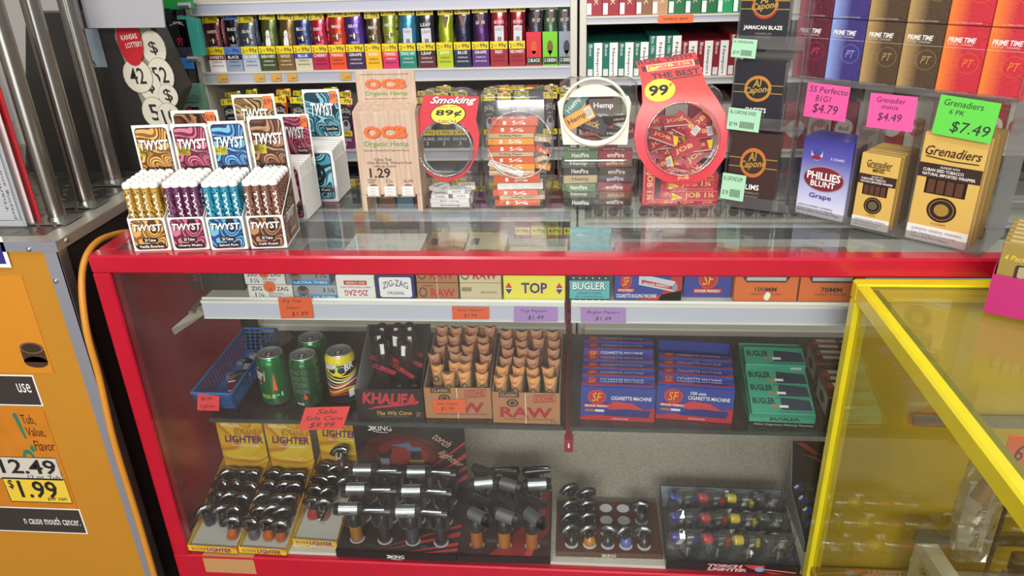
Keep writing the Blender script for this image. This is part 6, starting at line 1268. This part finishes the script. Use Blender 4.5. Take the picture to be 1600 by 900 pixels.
def put(o, M, x, y, z, rz, tilt, label, grp, cat=None, roll=0.0):
    o.location = M @ Vector((x, y, z)); o.rotation_euler = (tilt, roll, rz + M.to_euler().z); tag(o, label, cat or o['category'], grp)
    if o['category'] == 'torch lighter': o.scale = (1.15, 1.15, 1.22)
    if 'bagged' in label: o.scale = (1.12, 1.12, 1.12)
cols = ['2c2628', '3a2420', '8a4a20', '2c2628', '4a1c20', '26303c', 'b05018', '2c2628']
cn_ = {'2c2628': 'black', '3a2420': 'dark brown', '8a4a20': 'amber', '4a1c20': 'dark red', '26303c': 'dark blue', 'b05018': 'orange', 'a01c28': 'red', '5a5458': 'smoke grey'}
TR_ = [((295, 860), (371, 865), 'yellow flame printed lighter carton, leftmost on the deck'), ((374, 863), (448, 868), 'yellow flame printed lighter carton, middle one on the deck'), ((458, 850), (527, 855), 'yellow flame printed lighter carton, right one beside the torch display')]
for b, (bl, br, lab) in enumerate(TR_):
    Mx, wx = ycarton(bl, br, lab, None, None); rows = 5
    for j in range(5):
        for i in range(3):
            if b == 0 and j == 0 and i != 2: continue
            if b == 1 and j == 0 and i == 2: pass
            if b == 2 and ((i == 2 and j < 3) or (j == 0)): continue
            c = cols[(i * 3 + j * 5 + b) % 8]
            if j == 0: c = ('b05018', '5a5458', 'b05018')[(i + b) % 3]
            if b == 2 and j == 1: c = ('a01c28', 'a01c28', 'a01c28')[i]
            y = .032 + j * .034; x = wx * (.22 + .28 * i) + random.uniform(-.002, .002); z = .006 + (y / .215) * .040 - .001
            put(jet(c), Mx, x, y, z + .002, random.uniform(-.25, .35) + .15, random.uniform(-.25, -.05), '%s jet lighter in the %s yellow carton, row %s, %s from left' % (cn_[c], ('left', 'middle', 'right')[b], ('one', 'two', 'three', 'four', 'five', 'six')[j], ORD[i]), 'jet lighters in the yellow cartons', roll=random.uniform(-.1, .25))
    if b == 2:
        put(jet('4a1c20'), Mx, .070, .172, .085, .1, -.35, 'dark red jet lighter with a white barcode tag, high in the right yellow carton', 'jet lighters in the yellow cartons')
        o = bpy.data.objects.new('green_tube', None); bpy.data.objects.remove(o)
        m = MB(); a = Vector((.048, .052, .030)); bq = Vector((.072, .085, .062)); m.tube([a, a.lerp(bq, .18), a.lerp(bq, .3), bq], [.009, .0095, .006, .0045], glass('green_plastic', (.15, .75, .25), .10, .8, power=2), 14); M_ = Mx; 
        o = m.build('lighter_tube', None, Mx.translation, Mx.to_euler().z); tag(o, 'bright green see-through lighter lying in the right yellow carton', 'lighter')
        m = MB(); m.tube([(.004, .030, .030), (.060, .034, .030)], .0035, glass('clear_strip', (.85, .83, .8), .1, .8, haze=.2), 8); 
# ---- big torch display with a printed back card
XB = C('271c1e', .35, coat=.4); XR_ = C('b8342c', .4, coat=.4)
def xlogo(f, u, v, w_, h, mat=WHITE): f.text('XING', u + w_ * .06, v, w_ * .8, h, mat, 3, bold=.01); f.line([(u - w_ * .5, v + h * .45), (u - w_ * .34, v), (u - w_ * .5, v - h * .45)], h * .16, mat, 3); f.line([(u - w_ * .44, v + h * .45), (u - w_ * .28, v), (u - w_ * .44, v - h * .45)], h * .16, mat, 3); f.line([(u - w_ * .3, v - h * .5), (u - w_ * .1, v - h * .75), (u + w_ * .3, v - h * .75)], h * .1, mat, 3)
p, w_, yw = span((526, 870), (714, 879), Z3); Mx = Matrix.Translation(p) @ Matrix.Rotation(yw, 4, 'Z'); d = .200; t = thing('torch_display', 'dark red printed torch lighter display with a tall back card', 'display box', p, yw)
m = MB(); m.hexa([(0, 0, 0), (w_, 0, 0), (w_, d, 0), (0, d, 0), (0, 0, .020), (w_, 0, .020), (w_, d, .040), (0, d, .040)], XB); f = front(m, w_, .020); xlogo(f, .50, .45, .15, .5)
g = Face(m, (0, 0, .020), (w_, 0, 0), (0, d, .020), .0003); rays = [(.42, .04, 1, .30, .035), (.60, .02, 1, .16, .025), (.30, .02, 1, .42, .02), (.72, .01, 1, .08, .02)]
for x0, y0, x1, y1, th in rays: g.poly([(x0, y0), (1, y1 - th), (1, y1 + th)], XR_, 1)
for i in range(4):
    for j in range(3): g.disc(.15 + .235 * i, .17 + .30 * j, .062, .075, C('b8b8bc', .4), 2, 18); g.disc(.15 + .235 * i, .17 + .30 * j, .045, .055, BLK, 3, 18)
m.build('tray', t)
m = MB(); bh = P(650, 661, y=(Mx @ Vector((0, d, 0))).y).z - Z3; m.box(.004, w_ - .002, d, d + .002, 0, bh, XB, b=.0005); f = Face(m, (.004, d, 0), (w_ - .006, 0, 0), (0, 0, bh)); gl = C('6e2420', .4, coat=.4); gm = C('4a1c1c', .4, coat=.4)
f.disc(.42, .58, .36, .30, gm, 1, 30); f.disc(.45, .58, .27, .22, gl, 2, 30); f.disc(.48, .58, .18, .14, C('8a3028', .4, coat=.4), 3, 30)
for k, (y0, y1, th) in enumerate(((.30, .62, .03), (.18, .46, .022), (.10, .34, .03), (.42, .78, .015))): f.poly([(.55, y0 - .12), (1, y1 - th), (1, y1 + th)], XR_, 3)
xlogo(f, .25, .93, .22, .07); f.text('torch', .80, .80, .17, .10, C('e0b0a0', .5), 4, shear=.5, rot=-38); f.text('lighter', .86, .56, .25, .11, C('e0b0a0', .5), 4, shear=.5, rot=-38)
f.poly([(.32, .72), (.50, .76), (.52, .70), (.60, .70), (.60, .64), (.50, .64), (.46, .69)], C('5a6a84', .4), 5); f.rect(.50, .52, .60, .66, C('221c20', .4), 5); f.rect(.49, .38, .62, .54, C('b08a40', .4), 5); f.poly([(.17, .68), (.24, .60), (.34, .68), (.31, .54), (.22, .54)], C('2a1e22', .4), 5); f.rect(.22, .40, .30, .55, C('8a8494', .4), 5)
m.build('back_card', t, label='dark card with a red glow and printed torches')
PT = {}
def big(kind, tank, shell=None):
    k = (kind, tank, shell)
    if k not in PT: PT[k] = torch_big(tint(tank), shell or SHL, 'torch lighter') if kind == 'b' else torch_slim(tint(tank), 'torch lighter'); return PT[k]
    return dup(PT[k])
tk_ = [['9a6420', '2c1c20', '3c3c46', '26242a'], ['8a5a20', '221c20', '2c2c34', '26242a'], ['7a5a2c', '2a1c20', '6a6a74', '2a2428']]
for j in range(3):
    for i in range(4):
        o = big('b' if i in (0, 2) else 's', tk_[j][i]); x = w_ * (.15 + .235 * i); y = d * (.17 + .30 * j)
        put(o, Mx, x, y, .0212 + .020 * y / d, (.0, .05, .0, -.05)[i] - yw + .12, 0, '%s torch lighter in the tall backed display, %s row, %s from left' % (('silver headed', 'slim black')[i % 2], ('front', 'middle', 'back')[j], ORD[i]), 'torch lighters in the tall backed display')
# ---- red tray of torches
p, w_, yw = span((715, 878), (860, 882), Z3); Mx = Matrix.Translation(p) @ Matrix.Rotation(yw, 4, 'Z'); d = .205; t = thing('torch_display', 'flat dark red tray of torch lighters without a back card', 'display box', p, yw)
m = MB(); m.hexa([(0, 0, 0), (w_, 0, 0), (w_, d, 0), (0, d, 0), (0, 0, .018), (w_, 0, .018), (w_, d, .030), (0, d, .030)], XB); g = Face(m, (0, 0, .018), (w_, 0, 0), (0, d, .012), .0003)
g.poly([(.02, .05), (.98, .02), (.98, .98), (.02, .98)], C('3a1618', .35, coat=.5), 1); g.poly([(.34, .02), (.78, .02), (.98, .4), (.98, .98), (.62, .98), (.74, .5)], C('8e2420', .35, coat=.5), 2); g.poly([(.72, .02), (.80, .02), (.92, .5), (.95, .98), (.86, .98), (.84, .5)], C('c83a30', .35, coat=.5), 3)
for i in range(3):
    for j in range(4): g.disc(.20 + .30 * i, .16 + .235 * j, .082, .058, C('b8b8bc', .4), 4, 18); g.disc(.20 + .30 * i, .145 + .235 * j, .068, .042, BLK, 5, 18)
m.build('tray', t)
for j in range(4):
    for i in range(3):
        o = big('b' if j in (0, 2) else 's', ('a85a1c', 'b06a20', 'a8601c')[i] if j != 1 else '2a1e20'); x = w_ * (.20 + .30 * i); y = d * (.16 + .235 * j)
        rz = (2.5, 2.65, 2.35)[i] if j in (0,) else (3.0 + (.25, -.3, .2)[i] if j == 2 else (2.5 if j == 1 else (2.6, .2, 3.1)[i]))
        put(o, Mx, x, y, .0192 + .012 * y / d, rz, 0, 'torch lighter in the flat dark red tray, %s row from the front, %s from left' % (ORD[j], ORD[i]), 'torch lighters in the flat red tray')
# ---- small brown tray
p, w_, yw = span((868, 869), (1036, 874), Z3); Mx = Matrix.Translation(p) @ Matrix.Rotation(yw, 4, 'Z'); d = .155; t = thing('torch_display', 'low brown tray with round holes and a few small lighters', 'display box', p, yw); BRX = C('5a3424', .35, coat=.5)
m = MB(); m.hexa([(0, 0, 0), (w_, 0, 0), (w_, d, 0), (0, d, 0), (0, 0, .014), (w_, 0, .014), (w_, d, .024), (0, d, .024)], BRX); f = front(m, w_, .014); xlogo(f, .5, .5, .14, .6); g = Face(m, (0, 0, .014), (w_, 0, 0), (0, d, .010), .0003)
for i in range(5):
    for j in range(4): g.disc(.15 + .17 * i, .14 + .24 * j, .062, .085, C('dcdcdc', .4), 1, 20)
m.build('tray', t)
sm = [(0, 3, 'c88a1c', 'amber'), (1, 3, '4a4038', 'smoke'), (0, 2, '3a2c28', 'brown'), (1, 2, '3a3430', 'smoke'), (0, 1, '26242c', 'black'), (1, 1, 'b87a18', 'amber'), (2, 0, '24282a', 'dark green'), (3, 0, '5a6aa8', 'pale blue'), (4, 0, '3a2420', 'brown'), (4, 2, '3c3a38', 'grey'), (0, 0, '1c1a22', 'black'), (1, 0, 'c07c18', 'amber')]
pj2 = {}
for i, j, c, nm in sm:
    if c not in pj2: pj2[c] = torch_small(tint(c), 'lighter', True); o = pj2[c]
    else: o = dup(pj2[c])
    put(o, Mx, w_ * (.15 + .17 * i), d * (.14 + .24 * j), .0155 + .010 * (.14 + .24 * j) + (.012 if (i, j) == (0, 3) else 0), (.3, .2, .1, .35, -.1)[i] + (2.9 if i in (2,) else 0), 0, 'small %s lighter in the low brown tray, %s column, %s row' % (nm, ORD[i], ORD[j]), 'small lighters in the brown tray')
# ---- tray of bagged lighters
p, w_, yw = span((1040, 889), (1249, 899), Z3); Mx = Matrix.Translation(p) @ Matrix.Rotation(yw, 4, 'Z'); d = .200; t = thing('lighter_carton', 'black open carton of bagged lighters with coloured caps', 'carton', p, yw); INN = C('a8aebc', .5)
m = MB(); e = .0015; fh = .024; bh = .062; m.box(0, w_, 0, e, 0, fh, XB); m.box(0, w_, d - e, d, 0, bh, XB); m.box(e, w_ - e, d - e * 2, d - e, .001, bh - .0005, INN); m.box(e, w_ - e, e, d - e * 2, 0, .0015, C('6a6c74', .5))
for x, s in ((0, 1), (w_ - e, -1)): m.prism([(x, e, 0), (x, d - e, 0), (x, d - e, bh), (x, e, fh)], (e, 0, 0), XB); m.prism([(x + (e if s > 0 else -.0004), e, .001), (x + (e if s > 0 else -.0004), d - e * 2, .001), (x + (e if s > 0 else -.0004), d - e * 2, bh - .002), (x + (e if s > 0 else -.0004), e, fh - .001)], (.0004, 0, 0), C('5a5c66', .5))
f = front(m, w_, fh); RL = C('c85a60', .5); f.text('TORCH\nLIGHTER', .46, .5, .30, .80, C('e8dcd8', .5), 1, bold=.12, shear=.15); f.text('TORCH\nLIGHTER', .46, .5, .30, .80, RL, 2, bold=.03, shear=.15)
f.poly([(.58, .95), (.74, .95), (.72, .2), (.62, .6)], C('c83a30', .5), 1); f.poly([(.70, .6), (.98, .3), (.96, .2), (.72, .45)], C('c8806a', .5), 1); f.poly([(.72, .3), (.9, .05), (.80, .02)], C('c83a30', .5), 1); f.disc(.70, .5, .035, .3, C('8a9ac0', .4), 2); m.build('carton', t)
BAG = glass('poly_bag', (.95, .96, .96), .10, .9, haze=.05, power=2)
CAPC = [('2a3490', 'blue'), ('c8202c', 'red'), ('e8cc1c', 'yellow'), ('3a3a34', 'black')]
def bag_light(k, clear):
    hexc, nm = CAPC[k]; cap = C(hexc, .3, coat=.5); t = thing('bagged_lighter', 'lighter', 'lighter', (0, 0, 0)); cb_ = glass('bulb_plastic', (.88, .89, .86), .12, .9, power=2)
    MB().lathe([(.0001, .0), (.009, .001), (.0155, .008), (.0170, .016), (.0145, .025), (.009, .033), (.0085, .038)], cb_, 18).tube([(0, 0, .003), (0, 0, .030)], .0018, C('d8d8d0', .4), 6).build('bulb', t)
    MB().lathe([(.0095, .036), (.0100, .040), (.0095, .052)], glass('collar_plastic', (.7, .71, .7), .16, .8, power=2), 12).box(-.006, .010, -.006, .006, .050, .062, SHL, b=.002).box(-.004, .006, -.0066, -.006, .043, .050, WHITE).build('collar', t)
    MB().tube([(-.034, 0, .061), (-.032, 0, .061), (-.018, 0, .0585)], [.0082, .0094, .0094], cap, 14).tube([(-.018, 0, .0585), (-.004, 0, .057)], .0062, CHR, 10).build('cap', t)
    MB().box(.012, .022, -.006, .006, .036, .052, cap, b=.002).build('button', t)
    m = MB(); chain(m, (-.016, -.009, .050), .006, .020); m.build('chain', t)
    m = MB(); r = random.Random(k); nx = 7; nz = 7; vs = []
    for s in (-1, 1):
        for j in range(nz + 1):
            for i in range(nx + 1):
                u = i / nx; v = j / nz; bb = (math.sin(PI * u) ** .5) * (math.sin(PI * v) ** .5) * .019; vs.append((-.040 + u * .068 + r.uniform(-.001, .001), s * bb + r.uniform(-.0015, .0015), .002 + v * .074 + r.uniform(-.001, .001)))
    K = (nx + 1) * (nz + 1)
    m.add(vs, [f for j in range(nz) for i in range(nx) for a in (j * (nx + 1) + i,) for f in ((a, a + 1, a + nx + 2, a + nx + 1), (K + a, K + a + nx + 1, K + a + nx + 2, K + a + 1))], BAG, False); m.build('bag', t); return t
for k in range(4):
    pr = None
    for j in range(3):
        if pr is None: pr = bag_light(k, True); o = pr
        else: o = dup(pr)
        put(o, Mx, w_ * (.17 + .23 * k) + .003 * j, .036 + j * .058, .0022 + .010 * j * .5, .15 + .1 * math.sin(k + j), .1, 'bagged lighter with %s cap, %s row in the black open carton' % (CAPC[k][1], ('front', 'middle', 'back')[j]), 'bagged lighters in the black carton')
# ---- dark back card with red swoosh at the right end
a = P(1236, 700, y=1.50); t = thing('torch_display', 'black display with red swooshes and big letters behind the yellow post', 'display box', (a.x, 1.32, Z3)); m = MB(); hh = P(1260, 690, y=1.50).z - Z3
m.box(0, .20, .180, .182, 0, hh, XB); m.prism([(0, 0, 0), (0, .18, 0), (0, .18, hh), (0, .14, .06), (0, 0, .024)], (.0015, 0, 0), C('9a9ca8', .5)); m.box(.0015, .20, 0, .0015, 0, .024, XB); m.box(.0015, .20, .0015, .18, 0, .001, XB)
f = Face(m, (0, .180, 0), (.2, 0, 0), (0, 0, hh)); f.poly([(.02, .98), (.14, .98), (.30, .82), (.55, .70), (.25, .80), (.08, .95)], XR_, 1); f.poly([(.1, .80), (.3, .74), (.5, .55), (.28, .70)], XR_, 1); f.text('LIGHTER', .66, .88, .60, .11, C('e8dcd8', .5), 1, bold=.10); f.text('LIGHTER', .66, .88, .60, .11, RL, 2, bold=.03); m.build('carton', t)
pb = bag_light(0, True); first = True
for j in range(4):
    for i in range(2):
        o = pb if first else dup(pb); first = False; o.location = (a.x + .042 + i * .07, 1.345 + j * .038, Z3 + .003); o.rotation_euler = (0, 0, .2); tag(o, 'bagged blue capped lighter in the black display behind the yellow post, row %s, %s' % (('one', 'two', 'three', 'four')[j], ('left', 'right')[i]), 'lighter', 'blue capped lighters')
# ================================================================== inside the yellow showcase
WB = C('dcdcd8', .5, bump=.1, bs=60)
p = P(1432, 888, z=Z5); q = P(1470, 900, z=Z5)
a0 = P(1416, 838, z=.35); 
m = MB(); m.box(0, .030, -.26, 0, 0, .14, WB, b=.001); f = Face(m, (0, 0, .07), (0, -.26, 0), (0, 0, .06)); f.rect(.12, .2, .5, .7, C('c9c48a', .5), 1); f.text('ONE HITTER', .3, .45, .3, .2, INK, 2)
g = Face(m, (0, -.26, 0), (.0001, 0, 0), (0, 0, .052)); pt = P(1432, 838, z=Z5 + .14); tag(m.build('white_box', None, (pt.x, pt.y, Z5), math.radians(4)), 'long white box with a small yellow label inside the yellow showcase', 'box')
PB2 = glass('bag_film', (.93, .93, .92), .14, .9, haze=.16, hazecol='d8d8d8', power=2)
c = P(1524, 790, y=.88); m = MB(); r = random.Random(3); nx, nz = 10, 16; vs = []
for s in (-1, 1):
    for j in range(nz + 1):
        for i in range(nx + 1):
            u = i / nx; v = j / nz; hw = .031 + .012 * math.sin(PI * min(1, v * 1.1)); vs.append(((u - .5) * 2 * hw * .8 + r.uniform(-.0015, .0015) + .012 * (1 - v), s * (math.sin(PI * u) ** .5) * .015 + r.uniform(-.003, .003), v * .165 + r.uniform(-.0015, .0015)))
K = (nx + 1) * (nz + 1); m.add(vs, [f for j in range(nz) for i in range(nx) for a_ in (j * (nx + 1) + i,) for f in ((a_, a_ + 1, a_ + nx + 2, a_ + nx + 1), (K + a_, K + a_ + nx + 1, K + a_ + nx + 2, K + a_ + 1))], PB2, False)
zb = P(1530, 868, y=.88).z; zb = max(zb, .3006); t = thing('plastic_bag', 'crumpled clear bag with black script standing inside the yellow showcase', 'bag', (c.x, .88, zb)); m.build('bag', t)
m = MB(); m.box(-.016, .024, -.003, .003, .012, .130, C('d8d8da', .5)); f = Face(m, (-.014, -.0032, .012), (.034, 0, 0), (0, 0, .108)); f.text('Black Pure Tube', .7, .45, .3, .8, INK, 1, rot=90, shear=.2); m.build('paper_insert', t)
m = MB(); m.tube([(-.002, -.005, .108), (.010, -.006, .150)], [.013, .010], C('b0907a', .5), 10); m.build('wrapped_pipe', t)
# dark stepped stack and orange card at the far right
p0 = P(1585, 640, y=1.02)
for k in range(7):
    m = MB(); m.box(0, .13, 0, .12, 0, .036, C('33241c', .5), b=.001); z = Z5 + k * .0365; tag(m.build('dark_box', None, (.640 + .010 * k, .86 + .004 * k, z)), 'dark brown box in the stepped stack inside the yellow showcase, %s from bottom' % ORD[k], 'box', 'dark boxes in the yellow showcase')
pc_ = P(1562, 726, y=.80); m = MB(); m.hexa([(0, 0, 0), (.05, 0, -.012), (.05, .0008, -.012), (0, .0008, 0), (.002, 0, .045), (.052, 0, .034), (.052, .0008, .034), (.002, .0008, .045)], C('e0622c', .6))
Face(m, (0, 0, 0), (.05, 0, -.012), (.002, 0, .045)).text('6', .35, .5, .2, .5, INK, 1)
zc = .455; m.box(.022, .026, .0008, .004, Z5 - pc_.z, .02, C('33241c', .5)); tag(m.build('price_card', None, pc_), 'orange handwritten card on a stick inside the yellow showcase', 'price card')
